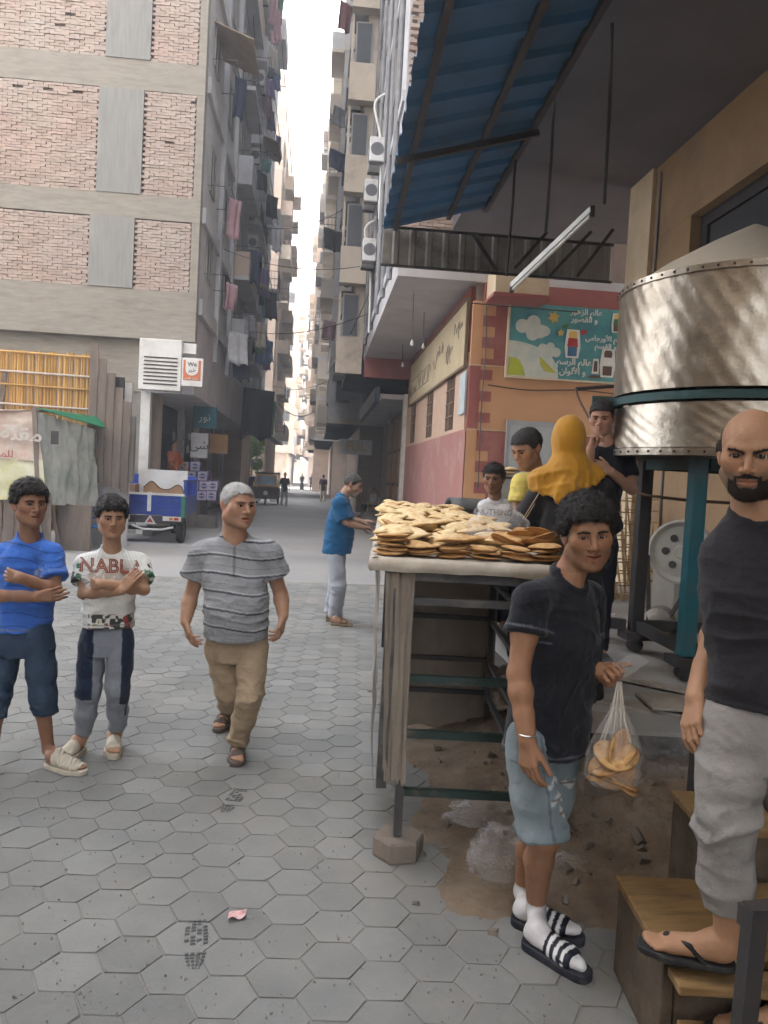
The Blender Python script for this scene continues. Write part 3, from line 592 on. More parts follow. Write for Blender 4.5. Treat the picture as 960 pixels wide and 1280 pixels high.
# hanging rods
def rod(a, b, r=.016, name='hanger_rod'): return MB().tube([a, Vector(a).lerp(Vector(b), .5) + Vector((.01, 0, 0)), b], r, 6).build(name, m_steel, cn)
for (px, py0, py1, Y) in ((765, 30, 255, 6.6), (692, 130, 290, 7.6), (643, 225, 345, 8.6)):
    a = PY(px, py0, Y); b = PY(px - 10, py1, Y); a.z = 5.70 if a.x > 1.95 else min(a.z, 5.4); rod(a, b)
lt = thing('tube_lamp', PY(690, 310, 7.2), 'unlit white tube lamp fitting hanging at a slant under the canopy', 'lamp'); A, B = PY(740, 262, 6.9), PY(640, 357, 7.9)
MB().bar(A, B, .05, .05).build('housing', m_white, lt); MB().tube([A + Vector((0, 0, -.045)), B + Vector((0, 0, -.045))], .016, 8).build('tube', mat('tube_glass', (.7, .7, .68), rough=.3), lt)
for p in (A, B): MB().bar(p + Vector((0, 0, .03)), p + Vector((0, 0, -.07)), .04, .04).build('end_cap', m_steel, lt)
# ---------------------------------------------------------------- round oven
m_tin = mat('dented_tin', (0.44, 0.395, 0.335), (0.28, 0.245, 0.20), scale=2.2, rough=.34, bump=.3, bscale=9, metal=.95, dirt=(0.17, 0.13, 0.09), dscale=1.4, damt=.5)
m_teal = mat('worn_teal_paint', (0.03, 0.085, 0.09), (0.03, 0.06, 0.06), scale=3, rough=.6, bump=.15, bscale=40, dirt=(0.10, 0.085, 0.07), dscale=2.4, damt=.35, metal=.1)
OC = Vector((2.91, 5.12, 0)); OR = .86
ov = thing('round_oven', OC + Vector((0, 0, .5)), 'large round tin clad bread oven on teal steel legs', 'oven')
def drum(za, zb_, r0, r1, name, m, seed, amp=.012, n=120, rows=26):
    def fn(u, v):
        a = 2 * math.pi * u; z = za + (zb_ - za) * v; q = (u * 44 + v * 4.0); rp = math.sin(q * 2 * math.pi) * .5 + .5
        p = np.array([[math.cos(a) * 3, math.sin(a) * 3, z * 2.5]]); r = r0 + (r1 - r0) * v + amp * (rp ** 2 * (.4 + .6 * abs(noise3(p, seed)[0])) + 1.6 * fbm(p * 1.6, seed + 1, 3)[0] * (.3 + v * (1 - v) * 3))
        return OC + Vector((math.cos(a) * r, math.sin(a) * r, z))
    return MB().grid(fn, n * 2, rows).build(name, m, ov, smooth=True)
drum(2.36, 3.06, OR, OR * .995, 'upper_cladding', m_tin, 3, .008); drum(1.99, 2.27, OR * 1.02, OR, 'lower_cladding', m_tin, 8, .006)
MB().lathe(OC, [(OR - .03, 2.285), (OR + .03, 2.285), (OR + .032, 2.335), (OR - .03, 2.335), (OR - .03, 2.285)], 72).build('band', m_teal, ov, smooth=False)
MB().lathe(OC, [(OR - .05, 1.94), (OR + .03, 1.94), (OR + .03, 1.985), (OR - .05, 1.985), (OR - .05, 1.94)], 72).build('rim', m_tin, ov); MB().lathe(OC, [(OR - .02, 3.06), (OR + .012, 3.06), (OR + .012, 3.10), (OR - .02, 3.10), (OR - .02, 3.06)], 72).build('rim', m_tin, ov)
MB().lathe(OC, [(OR - .01, 3.085), (OR * .7, 3.26), (OR * .35, 3.43), (.02, 3.57)], 64).build('lid', mat('lid_clay', (0.55, 0.48, 0.38), (0.45, 0.38, 0.29), scale=2, rough=.85, bump=.2, bscale=25), ov, smooth=True)
MB().lathe(OC, [(.0, 1.945), (OR - .04, 1.945)], 48).build('underside', m_steel, ov)
rv = MB()
for k in range(60):
    a = 2 * math.pi * k / 60; d_ = Vector((math.cos(a), math.sin(a), 0))
    for z, r in ((1.962, OR + .03), (3.08, OR + .012)): rv.lathe(OC + d_ * r + Vector((0, 0, z)), [(.009, 0), (.007, .006), (0, .008)], 6, axis=d_)
tag(rv.build('rivets', m_steel, ov), kind='stuff')
bracket = PY(757, 511, 5.3); MB().bar(OC + Vector((-OR - .02, .12, 2.315)), OC + Vector((-OR - .16, .14, 2.315)), .03, .075).build('band_lug', m_teal, ov)
m_legw = mat('leg_teal_worn', (0.010, 0.115, 0.15), (0.012, 0.09, 0.115), scale=3, rough=.5, bump=.12, bscale=40, dirt=(0.085, 0.08, 0.075), dscale=1.3, damt=.45)
legs = [(2.42, 4.72), (2.43, 5.53), (3.36, 4.72), (3.36, 5.53)]
for x, y in legs:
    zf = .5 if y < 5 else .5
    near = y < 5; hw = .047 if near else .045; l_ = MB().box((x - hw, y - hw, .66), (x + hw, y + hw, 1.935), .005).build('leg', m_legw if near else m_steel, ov); MB().box((x - .10, y - .09, .60), (x + .10, y + .09, .657)).build('foot_plate', m_steel, l_)
    c_ = MB().lathe((x, y - .035, .555), [(0, 0), (.055, 0), (.055, .07), (0, .07)], 16, axis=(0, 1, 0)).build('caster', m_steel, l_)
for (a, b) in ((0, 1), (0, 2), (1, 3), (2, 3)):
    p, q = Vector((*legs[a], .70)), Vector((*legs[b], .70)); dv = (q - p).normalized() * .064; MB().bar(p + dv, q - dv, .05, .08).build('stretcher', m_steel, ov); p.z = q.z = 1.90; MB().bar(p + dv, q - dv, .06, .07).build('top_frame', m_teal, ov)
MB().bar((2.20, 5.62, .70), (2.365, 5.55, .70), .05, .08).build('stretcher_end', m_steel, ov)
gas = thing('gas_hose', (2.2, 5.4, 1.4), 'thin brown gas hose looping from the oven past the column', 'hose'); hp = [PY(720, 486, 6.4), PY(724, 500, 6.2), PY(745, 540, 5.9), PY(765, 580, 5.7), PY(790, 612, 5.4), PY(830, 622, 5.2), PY(900, 628, 5.0), PY(960, 630, 4.9)]
def smooth_pts(P, n=6):
    out = []
    for i in range(len(P) - 1):
        p0, p1, p2, p3 = P[max(i - 1, 0)], P[i], P[i + 1], P[min(i + 2, len(P) - 1)]
        for k in range(n): t = k / n; out.append(.5 * ((2 * p1) + (p2 - p0) * t + (2 * p0 - 5 * p1 + 4 * p2 - p3) * t * t + (3 * p1 - p0 - 3 * p2 + p3) * t ** 3))
    return out + [P[-1]]
MB().tube(smooth_pts(hp), .011, 6).build('hose', mat('hose_brown', (0.10, 0.055, 0.035), rough=.6), gas)
MB().tube([hp[0], hp[0] + Vector((.35, -.15, .03)), hp[0] + Vector((.75, -.5, .02))], .016, 6).build('pipe', m_steel, gas)
# ---------------------------------------------------------------- wooden steps
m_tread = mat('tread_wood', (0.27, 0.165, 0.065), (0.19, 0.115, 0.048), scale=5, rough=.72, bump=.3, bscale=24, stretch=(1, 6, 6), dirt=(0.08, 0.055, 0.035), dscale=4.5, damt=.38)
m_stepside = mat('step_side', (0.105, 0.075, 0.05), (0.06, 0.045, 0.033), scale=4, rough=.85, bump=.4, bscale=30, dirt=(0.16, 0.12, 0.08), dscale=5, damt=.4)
sp = thing('wooden_steps', CP(1.3, 2.3, 0), 'worn wooden steps at the lower right leading up to the bakery floor', 'steps')
def cbox(name, x0, x1, d0, d1, z0, z1, m, par):
    b = MB(); q = [CP(x0, d0, z0), CP(x1, d0, z0), CP(x1, d1, z0), CP(x0, d1, z0)]; b.prism(q, (0, 0, z1 - z0)); o = b.build(name, m, par)
    md = o.modifiers.new('bev', 'BEVEL'); md.width = .006; md.segments = 2; return o
def tread(x0, x1, d0, d1, z, side=True):
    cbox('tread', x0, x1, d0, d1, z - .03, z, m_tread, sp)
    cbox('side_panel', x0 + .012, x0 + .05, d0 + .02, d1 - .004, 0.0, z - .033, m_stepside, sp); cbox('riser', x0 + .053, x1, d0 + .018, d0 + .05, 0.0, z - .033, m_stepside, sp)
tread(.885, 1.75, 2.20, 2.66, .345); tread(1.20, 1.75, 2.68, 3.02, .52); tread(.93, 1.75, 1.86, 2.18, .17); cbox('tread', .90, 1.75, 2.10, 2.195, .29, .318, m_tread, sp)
hr = thing('steel_post', CP(.92, 1.9, 0), 'dark square steel post at the lower right corner', 'post'); p = PD(945, 1132, 1.82); b_ = Vector((p.x - .02, p.y, 0)); MB().bar(b_, p, .040, .045).build('tube', m_steel, hr); MB().bar(p + Vector((-.026, 0, -.03)), p + Vector((.08, .02, -.03)), .05, .05).build('bracket', m_steel, hr); MB().box((b_.x - .06, b_.y - .06, 0), (b_.x + .06, b_.y + .06, .012)).build('base_plate', m_steel, hr)
ps = PZ(860, 1098, .06); MB_ = MB().bar(Vector((ps.x, ps.y, 0)), Vector((ps.x + .01, ps.y, .62)), .055, .055); o = MB_.build('prop_post', m_steel, own=True); tag(o, 'dark steel prop under the front edge of the bakery floor', 'post')
# front edge angle and loose boards on the floor
ed = MB().bar(CP(1.00, 5.2, .505), CP(1.10, 4.10, .505), .07, .05); o = ed.build('edge_angle', mat('blue_steel', (0.045, 0.06, 0.085), (0.07, 0.075, 0.08), rough=.5, metal=.4), own=True); tag(o, 'blue grey steel angle along the bakery floor edge', 'steel angle')
m_ply = mat('grey_board', (0.36, 0.335, 0.30), (0.27, 0.25, 0.22), scale=3, rough=.8, bump=.15, dirt=(0.19, 0.15, 0.11), dscale=3, damt=.4)
for i, (x, d_, a, L_, w2, lb) in enumerate(((1.35, 4.35, .5, .9, .22, 'dusty plank lying nearest the floor edge'), (1.62, 4.75, .75, 1.1, .10, 'narrow grey batten lying by the oven foot'), (1.9, 4.22, .1, .8, .3, 'flat grey sheet lying at the front of the bakery floor'))):
    c = CP(x, d_, .506 + .018 * i); dv = Vector((math.cos(a), math.sin(a) * -1, 0)) * L_ / 2; o = MB().bar(c - dv, c + dv, w2, .014).build('floor_board', m_ply, own=True); tag(o, lb, 'board')
# ---------------------------------------------------------------- palm stick trays leaning on the pillar
m_stick = mat('palm_stick', (0.38, 0.26, 0.13), (0.27, 0.175, 0.085), scale=12, rough=.8, bump=.2, rand=.12)
rng = random.Random(5)
def tray(base, lean, w, h, yawt, label):
    t = thing('stick_tray', base, label, 'tray', 'palm stick bread trays leaning by the pillar'); rx_ = Vector((math.cos(yawt), math.sin(yawt), 0)); up_ = (Vector((-rx_.y, rx_.x, 0)) * math.sin(lean) + Vector((0, 0, 1)) * math.cos(lean)); n = 4
    for k in range(n): o_ = rx_ * (w * (k / (n - 1) - .5)); MB().tube([Vector(base) + o_ + rx_ * rng.uniform(-.01, .01), Vector(base) + o_ + up_ * h + rx_ * rng.uniform(-.02, .02)], .011, 6).build('long_stick', m_stick, t)
    for k in range(9): c = Vector(base) + up_ * (h * (k + .4) / 9); MB().tube([c - rx_ * (w * .5 + .03), c + rx_ * (w * .5 + .03)], .007, 5).build('cross_stick', m_stick, t)
for i, (px, py, yw, ln) in enumerate(((757, 748, .25, .42), (772, 752, .15, .36), (788, 750, .05, .30), (800, 748, -.3, .34), (815, 745, -.45, .30))):
    b_ = PZ(px, py, .5); tray(b_, ln, .34, 1.12 + .05 * i, yw, ('leftmost', 'second', 'third', 'fourth', 'rightmost')[i] + ' of the palm stick trays leaning by the pillar')
# ---------------------------------------------------------------- belt driven dough machine
dm = thing('dough_machine', (3.1, 6.6, .5), 'belt driven dough machine with a pale pulley wheel behind the oven legs', 'machine'); wc = PY(852, 690, 6.3)
MB().lathe(wc, [(.255, -.025), (.275, -.02), (.275, .03), (.255, .035), (.22, .012), (.06, .012), (.05, .04), (.0, .04)], 40, axis=(-.55, -.83, 0)).build('pulley_wheel', mat('wheel_cream', (0.48, 0.46, 0.40), (0.36, 0.34, 0.3), rough=.6, dirt=(.2, .16, .12)), dm, smooth=False)
for k in range(6): a = k * math.pi / 3; e1_ = Vector((.83, -.55, 0)); c = wc + Vector((-.55, -.83, 0)) * .014 + e1_ * (.13 * math.cos(a)) + Vector((0, 0, .13 * math.sin(a))); MB().lathe(c, [(0, .006), (.032, .006), (.032, 0)], 12, axis=(-.55, -.83, 0)).build('wheel_hole', m_dark, dm)
MB().box((wc.x + .02, wc.y + .1, .5), (wc.x + .65, wc.y + .6, 1.05), .03).build('housing', mat('machine_grey', (0.27, 0.25, 0.22), (0.18, 0.16, 0.14), rough=.6, scale=4), dm); mp_ = PY(825, 765, 6.1); mp_.z = .64
MB().lathe(mp_, [(0, -.16), (.09, -.15), (.12, -.1), (.12, .12), (.07, .16), (.03, .17), (.03, .24), (0, .24)], 20, axis=(-.55, -.83, 0)).build('motor', mat('motor_grey', (0.33, 0.30, 0.26), (0.2, 0.18, 0.16), rough=.55, metal=.3), dm); MB().box((mp_.x - .2, mp_.y - .15, .502), (mp_.x + .25, mp_.y + .2, .535)).build('motor_base', m_steel, dm)
e1_ = Vector((.83, -.55, 0)); q0 = mp_ + Vector((-.55, -.83, 0)) * .2
for s_ in (-1, 1): MB().bar(wc + e1_ * (-.27 if s_ < 0 else .1) + Vector((-.55, -.83, 0)) * .03 + Vector((0, 0, -.05 if s_ < 0 else -.25)), q0 + e1_ * (.05 * s_) + Vector((0, 0, -.03)), .035, .012).build('belt', m_steel, dm)
for k in range(5): o = MB().box((3.45 + .02 * (k % 2), 6.3, .502 + k * .1), (3.95, 8.0, .502 + k * .1 + .085)).build('stacked_plank', m_tread, own=True); tag(o, ('lowest', 'second', 'third', 'fourth', 'topmost')[k] + ' plank of the stack by the bakery wall', 'plank', 'planks stacked by the bakery wall')
# ================================================================== the bread table
m_gal = mat('dusty_steel', (0.085, 0.082, 0.08), (0.055, 0.053, 0.052), scale=6, rough=.6, bump=.1, metal=.35, dirt=(0.20, 0.175, 0.145), dscale=4, damt=.4)
m_green = mat('dark_green_steel', (0.012, 0.034, 0.028), (0.016, 0.026, 0.023), scale=6, rough=.5, bump=.08, dirt=(0.14, 0.115, 0.09), dscale=5, damt=.3)
m_tarp = mat('dusty_tarp', (0.25, 0.21, 0.165), (0.18, 0.15, 0.12), scale=3, rough=.8, bump=.2, bscale=20, dirt=(0.17, 0.14, 0.11), dscale=3, damt=.35)
m_clothw = mat('table_cover', (0.46, 0.41, 0.34), (0.37, 0.32, 0.26), scale=5, rough=.7, bump=.2, bscale=30, dirt=(0.30, 0.235, 0.16), dscale=4, damt=.3)
m_woodt = mat('table_board', (0.25, 0.17, 0.10), (0.17, 0.115, 0.07), scale=5, rough=.8, stretch=(1, 5, 1))
TZ = 1.36
tb = thing('bread_table', CP(.4, 4.2, 0), 'tall steel rack used as a bread table beside the street', 'table')
def cbar(name, a, b, w_, h_, m): return MB().bar(CP(*a), CP(*b), w_, h_).build(name, m, tb)
cbox2 = lambda name, x0, x1, d0, d1, z0, z1, m, par: MB().prism([CP(x0, d0, z0), CP(x1, d0, z0), CP(x1, d1, z0), CP(x0, d1, z0)], (0, 0, z1 - z0)).build(name, m, par)
cbox2('top_board', -.02, .80, 3.34, 7.85, TZ - .06, TZ - .02, m_woodt, tb)
# cover cloth with a turned down, wavy front and side hem
def cover(u, v):
    s_ = u * 2.36 - .06; x = min(max(s_, -.045), .825) if False else None
    return None
cv = MB(); N_ = 90
path = []                                            # perimeter: left side far -> front left -> front right -> right side far
for k in range(61): path.append((-.045, 7.85 - (7.85 - 3.31) * k / 60, (-1, 0)))
for k in range(1, 46): path.append((-.045 + .87 * k / 45, 3.31, (0, -1)))
for k in range(1, 61): path.append((.825, 3.31 + (7.85 - 3.31) * k / 60, (1, 0)))
vs = []; fs = []; rows = 6
for i, (x, d_, n) in enumerate(path):
    P_ = np.array([[x * 9, d_ * 9, 0.0]]); hem = .062 + .014 * noise3(P_, 3)[0]
    for j in range(rows):
        t = j / (rows - 1)
        if t < .2: vs.append(CP(x - n[0] * .03 * (1 - t / .2), d_ - n[1] * .03 * (1 - t / .2), TZ - .004 * t))
        else:
            q = (t - .2) / .8; b = .012 * math.sin(q * 3.0) + .010 * noise3(P_ * 1.6 + q, 7)[0] * q; vs.append(CP(x + n[0] * b, d_ + n[1] * b, TZ - .006 - hem * q))
for i in range(len(path) - 1):
    for j in range(rows - 1): fs.append((i * rows + j, (i + 1) * rows + j, (i + 1) * rows + j + 1, i * rows + j + 1))
cv.add(vs, fs); cv.grid(lambda u, v: CP(-.018 + .816 * u, 3.337 + 4.51 * v, TZ - .002 + .004 * noise3(np.array([[u * 12, v * 40, 0]]), 3)[0]), 20, 60); cv.build('cover_cloth', m_clothw, tb, smooth=True)
# rack frame
legs_ = dict(fl=(.135, 3.40), fr=(.76, 3.40), rl=(.10, 5.10), rr=(.755, 5.10), ml=(.06, 7.7), mr=(.76, 7.7))
for k, (x, d_) in legs_.items():
    zf = .10 if k in ('fl',) else .03 if k[0] == 'f' else 0; cbar('leg', (x, d_, zf), (x, d_, TZ - .065), .036, .036, m_gal)
cbar('leg', (.050, 3.36, .33), (.055, 3.36, TZ - .065), .045, .03, m_gal)
for z, m in ((1.165, m_gal), (.815, m_green), (.565, m_green), (.30, m_green)): cbar('rail', (.155, 3.40, z), (.742, 3.40, z), .03, .034, m)
cbar('rail', (.075, 3.385, TZ - .085), (.80, 3.385, TZ - .085), .04, .036, m_gal)
for z in (1.22, 1.06, .80, .52, .30):
    cbar('rail', (.12, 5.10, z), (.737, 5.10, z), .028, .03, m_steel); cbar('rail', (.757, 3.42, z - .02), (.757, 5.08, z - .02), .028, .03, m_gal)
cbar('rail', (.09, 3.42, .62), (.09, 5.08, .62), .03, .03, m_gal)
# dusty sheeting wrapped round the street side and the back
def sheet(name, A, B, C, D, nu, nv, amp, seed, m, label, cat='sheet', parent=None):
    A, B, C, D = map(Vector, (A, B, C, D)); n = (B - A).cross(D - A).normalized()
    def fn(u, v):
        p = A.lerp(B, u).lerp(D.lerp(C, u), v); q = np.array([[u * 7, v * 1.8, 0.0]]); h = amp * (noise3(q, seed)[0] * .8 + .5 * noise3(q * 2.3 + 4, seed + 1)[0] + .35 * fbm(np.array([[u * 22, v * 14, 1.0]]), seed + 2, 3)[0]); e = (1 - v); jag = .03 * noise3(np.array([[u * 9, 0, 5.0]]), seed)[0] * e
        return p + n * h + Vector((0, 0, jag))
    o = MB().grid(fn, nu, nv).build(name, m, parent, smooth=True, own=parent is None, fix=False)
    if parent is None: tag(o, label, cat)
    return o
m_film = mat('dusty_film', (0.42, 0.38, 0.33), (0.30, 0.27, 0.235), scale=3, rough=.45, bump=.25, bscale=16, alpha=.5, spec=.5)
sheet('side_sheet', CP(.005, 3.30, .33), CP(-.02, 7.6, .30), CP(-.035, 7.6, TZ - .05), CP(-.02, 3.33, TZ - .05), 120, 30, .030, 3, m_film, 'dusty translucent plastic sheet hanging down the street side of the table', 'plastic sheet')
sheet('front_sheet', CP(.055, 3.345, .36), CP(.155, 3.375, .34), CP(.15, 3.365, TZ - .07), CP(.02, 3.335, TZ - .07), 24, 30, .010, 5, m_tarp, 'narrow strip of dusty tarpaulin on the front left of the table', 'tarpaulin')
sheet('back_sheet', CP(.08, 5.16, .05), CP(.80, 5.16, .05), CP(.80, 5.14, TZ - .07), CP(.08, 5.14, TZ - .07), 40, 30, .018, 9, m_tarp, 'beige dusty tarpaulin closing the back of the rack', 'tarpaulin')
def octo_block(c, r, h, m, name, label, rz=.2):
    b = MB(); n = 6; pr = [(.96, 0), (1, .01), (1, h - .012), (.94, h)]; rg = random.Random(name + label); vs = []
    for f_, z in pr: vs += [Vector(c) + Vector((r * f_ * math.cos(rz + k * 2 * math.pi / n) * (1 + .06 * math.sin(k * 5)), r * f_ * math.sin(rz + k * 2 * math.pi / n), z)) for k in range(n)]
    b.add(vs, [tuple(range(n - 1, -1, -1)), tuple(range(3 * n, 4 * n))] + [(i * n + k, i * n + (k + 1) % n, (i + 1) * n + (k + 1) % n, (i + 1) * n + k) for i in range(3) for k in range(n)]); o = b.build(name, m, own=True); tag(o, label, 'block'); return o
m_blk = mat('block_concrete', (0.235, 0.195, 0.16), (0.165, 0.135, 0.11), scale=6, rough=.95, bump=.5, bscale=50)
octo_block(CP(.145, 3.42, 0), .115, .095, m_blk, 'paver_block', 'loose hexagonal paver block propping up the table leg', 0.1)
bp = PZ(748, 1000, .14); o = octo_block((bp.x, bp.y, .165), .115, .09, m_blk, 'paver_block', 'loose hexagonal paver block on the soil heap', .5); o.rotation_euler = (R(-8), R(6), 0)
# ---------------------------------------------------------------- loaves
def bread_mesh(seed, c1, c2, name, puff=1.0):
    rg = np.random.default_rng(seed); nr, na = 9, 28; vs = []; cs = []
    for side in (1, -1):
        for i in range(nr + 1):
            r = i / nr
            for k in range(na):
                a = 2 * math.pi * k / na; p = np.array([[math.cos(a) * r * 2 + seed, math.sin(a) * r * 2, side * 1.0]]); rr = r * (.092 + .006 * math.sin(a * 3 + seed) + .004 * math.sin(a * 2 + 1)); dome = (1 - r ** 2.6) ** .7
                z = side * (.017 * puff if side > 0 else .007) * dome + .0055 * fbm(p * 1.3, seed, 3)[0] * (1 - r ** 4) + .010 * noise3(np.array([[math.cos(a) * r * .8 + seed * 3, math.sin(a) * r * .8, 0]]), seed)[0]
                vs.append((rr * math.cos(a), rr * math.sin(a), z + .012)); n = fbm(p * 2.2 + 3, seed + 4, 4)[0]; t = np.clip(.42 + 1.15 * n + .30 * (r > .82) + (.12 if side < 0 else 0), 0, 1); sp_ = 1 - .5 * (noise3(p * 6.5, seed + 8)[0] > .62) * (r < .9); cs.append(tuple((np.array(c1) * (1 - t) + np.array(c2) * t) * sp_) + (1,))
    fs = []; h = (nr + 1) * na
    for s_ in (0, 1):
        for i in range(nr):
            for k in range(na):
                q = (s_ * h + i * na + k, s_ * h + i * na + (k + 1) % na, s_ * h + (i + 1) * na + (k + 1) % na, s_ * h + (i + 1) * na + k); fs.append(q if s_ == 0 else q[::-1])
    for k in range(na): fs.append((nr * na + k, h + nr * na + k, h + nr * na + (k + 1) % na, nr * na + (k + 1) % na)[::-1])
    return mesh_of(name, vs, fs, m_bread, True, cs)
m_bread = mat('bread_crust', (1, 1, 1), (0.86, 0.80, 0.72), scale=26, rough=.82, bump=.3, bscale=120, vcol=True, spec=.2)
BB = [bread_mesh(k, (0.66, 0.44, 0.21), (0.42, 0.215, 0.08), 'bread', .9) for k in range(4)]; BP = [bread_mesh(k + 10, (0.80, 0.65, 0.41), (0.60, 0.41, 0.19), 'bread', 1.15) for k in range(5)]
rng = random.Random(12)
def loaf(p, rot, meshes, label, group, s=1.0):
    o = link('bread', rng.choice(meshes), None, p); o.rotation_euler = rot; o.scale = (s, s, s * rng.uniform(.9, 1.25)); tag(o, label, 'bread', group); return o
# front row of stacks
for k in range(6):
    x = .045 + k * .138 + rng.uniform(-.006, .006); n = (5, 3, 4, 3, 3, 4)[k]; tx, ty = rng.uniform(-4, 8), rng.uniform(-7, 7)
    for i in range(n):
        loaf(CP(x + rng.uniform(-.008, .008), 3.43 + rng.uniform(-.008, .008), TZ + .002 + i * .019), (R(tx + rng.uniform(-3, 3)), R(ty + rng.uniform(-3, 3)), rng.random() * 6), BB, 'brown loaf, %s from the bottom of the %s stack from the street side' % (ORD[i], ORD[k]), 'front stacks of loaves', rng.uniform(.80, .88))
# the spread behind
d_ = 3.60; row = 0
while d_ < 7.75:
    kk = 0
    for k in range(6):
        x = .05 + k * .125 + (row % 2) * .05 + rng.uniform(-.025, .025)
        if x > .68: continue
        far = (d_ - 3.6) / 4.1; base = .03 + .035 * math.sin(min(1, far * 3) * 1.5) + rng.uniform(0, .02)
        for i in range(2):
            loaf(CP(x + rng.uniform(-.02, .02), d_ + rng.uniform(-.04, .04), TZ + .004 + base * (.2 + .8 * i)), (R(rng.uniform(-2, 16) + i * 4), R(rng.uniform(-12, 12)), rng.random() * 6), BP if rng.random() < .9 else BB, '%s pale loaf, %s from the street side, in spread row %s from the front' % (('lower', 'upper')[i], ORD[kk], ORD[row]), 'spread of loaves on the table', rng.uniform(.9, 1.08))
        kk += 1
    d_ += .165 if d_ < 6 else .21; row += 1
for k in range(9): loaf(CP(.62 + rng.uniform(-.05, .14), 3.52 + k * .022, TZ + .065 + .004 * k), (R(rng.uniform(10, 32)), R(rng.uniform(-20, 14)), rng.random() * 6), BB, 'brown loaf leaning in the front right heap, %s from the front' % ORD[k], 'front right heap of loaves', .9)
# ---------------------------------------------------------------- thin plastic bags
m_bag = mat('thin_plastic', (0.80, 0.81, 0.84), (0.68, 0.69, 0.72), scale=8, rough=.22, bump=.5, bscale=24, alpha=.11, spec=.5)
m_bagc = mat('clear_plastic', (0.86, 0.84, 0.80), (0.75, 0.72, 0.68), scale=8, rough=.12, bump=.35, bscale=18, alpha=.13, spec=.9)
def crumple(c, r, label, seed, m=m_bag, n=26, spike=.35):
    rg = np.random.default_rng(seed); vs = []; fs = []
    for i in range(n + 1):
        for k in range(2 * n):
            th = math.pi * i / n; ph = math.pi * k / n; u = np.array([[math.sin(th) * math.cos(ph), math.sin(th) * math.sin(ph), math.cos(th)]]); nn = 1 - abs(noise3(u * 2.6, seed)[0]) * 1.1; n2 = 1 - 2 * abs(noise3(u * 6.5, seed + 2)[0]); f_ = .62 + spike * nn + .10 * n2
            vs.append(Vector(c) + Vector((u[0, 0] * r[0] * f_, u[0, 1] * r[1] * f_, max(u[0, 2] * r[2] * f_, -r[2] * .5) + r[2] * .5)))
    for i in range(n):
        for k in range(2 * n): fs.append((i * 2 * n + k, i * 2 * n + (k + 1) % (2 * n), (i + 1) * 2 * n + (k + 1) % (2 * n), (i + 1) * 2 * n + k))
    o = MB().add(vs, fs).build('plastic_bag', m, own=True, smooth=False, fix=False); tag(o, label, 'plastic bag'); return o
crumple(CP(.56, 3.78, TZ + .08), (.135, .11, .10), 'white plastic bag lying on the loaves', 3, spike=.55)
g1 = PZ(625, 1085, .02); crumple((g1.x, g1.y, .0), (.12, .11, .13), 'crumpled clear plastic bag on the ground beside the bare leg', 5, spike=.6)
g1 = PZ(612, 1025, .02); crumple((g1.x, g1.y, .02), (.20, .10, .07), 'flattened clear plastic bag under the rack', 8, spike=.6)
g1 = PZ(705, 1085, .03); crumple((g1.x, g1.y, .01), (.14, .06, .05), 'thin plastic scrap trailing on the soil behind the shorts', 11, spike=.6)
g1 = PZ(830, 965, .18); crumple((g1.x, g1.y, .14), (.25, .18, .16), 'grey plastic sheeting bunched under the bakery floor', 14, spike=.6)
g1 = PZ(745, 800, .5); crumple((g1.x + .1, g1.y, .5), (.16, .14, .13), 'clear plastic bundle lying on the bakery floor', 15, spike=.6)
g1 = PZ(592, 895, .05); crumple((g1.x, g1.y, .02), (.16, .10, .09), 'clear plastic bundle behind the rack rails', 18, spike=.6)
# ================================================================== left side: sheds, cargo trike, boxes, street life
m_reed = mat('bamboo_reed', (0.47, 0.285, 0.095), (0.34, 0.19, 0.06), scale=6, rough=.7, bump=.2, bscale=60, rand=.2, stretch=(1, 1, .25)); m_plank = mat('grey_plank', (0.20, 0.165, 0.14), (0.14, 0.115, 0.10), scale=5, rough=.9, bump=.35, bscale=40, rand=.12, stretch=(1, 1, .2), dirt=(.1, .08, .07), dscale=3)
m_rope = mat('white_pole', (0.50, 0.45, 0.40), None, rough=.7)
rs = thing('reed_screen', (-7, 15.9, 0), 'tall bamboo reed screen wall behind the tarpaulin hut', 'screen'); rng = random.Random(6); x = -9.2; Y = 16.2
while x < -4.62:
    w_ = rng.uniform(.035, .075); MB().tube([(x + w_ / 2, Y + rng.uniform(-.02, .02), .3), (x + w_ / 2 + rng.uniform(-.02, .02), Y, 4.16 + rng.uniform(-.05, .03))], w_ / 2, 6).build('reed', m_reed, rs); x += w_ * .98
for z, m in ((3.68, m_rope), (3.40, m_reed), (2.98, m_rope), (4.1, m_reed)): MB().tube([(-9.2, Y - .06, z + .06), (-4.66, Y - .06, z)], .024, 6).build('cross_pole', m, rs)
MB().bar((-6.45, Y - .05, 2.4), (-6.35, Y - .05, 3.66), .10, .04).build('batten', m_plank, rs)
# lean-to of planks right of it
pl = thing('plank_wall', (-4.3, 16.3, 0), 'patched grey plank wall between the reed screen and the corner shop', 'wall')
for k in range(5): MB().bar((-4.58 + k * .165, 16.05 + k * .02, 2.3 - k * .06), (-4.58 + k * .165, 16.05 + k * .02, 4.1 - k * .28), .16, .025, up=(0, 1, 0)).build('plank', m_plank, pl)
for k in range(5): MB().bar((-4.56 + k * .16, 16.02 + k * .02, 1.35 - .05 * k), (-4.56 + k * .16, 16.02 + k * .02, 2.42 - .08 * k), .15, .025, up=(0, 1, 0)).build('plank', m_plank, pl)
MB().box((-4.62, 16.4, 0), (-3.9, 16.5, 3.4)).build('backing', m_greywall, pl); MB().box((-4.25, 16.36, 3.05), (-4.05, 16.39, 3.5)).build('meter_box', m_steel, pl); MB().box((-4.0, 16.2, 1.35), (-3.78, 16.38, 2.7)).build('tin_sheet', m_conc, pl)
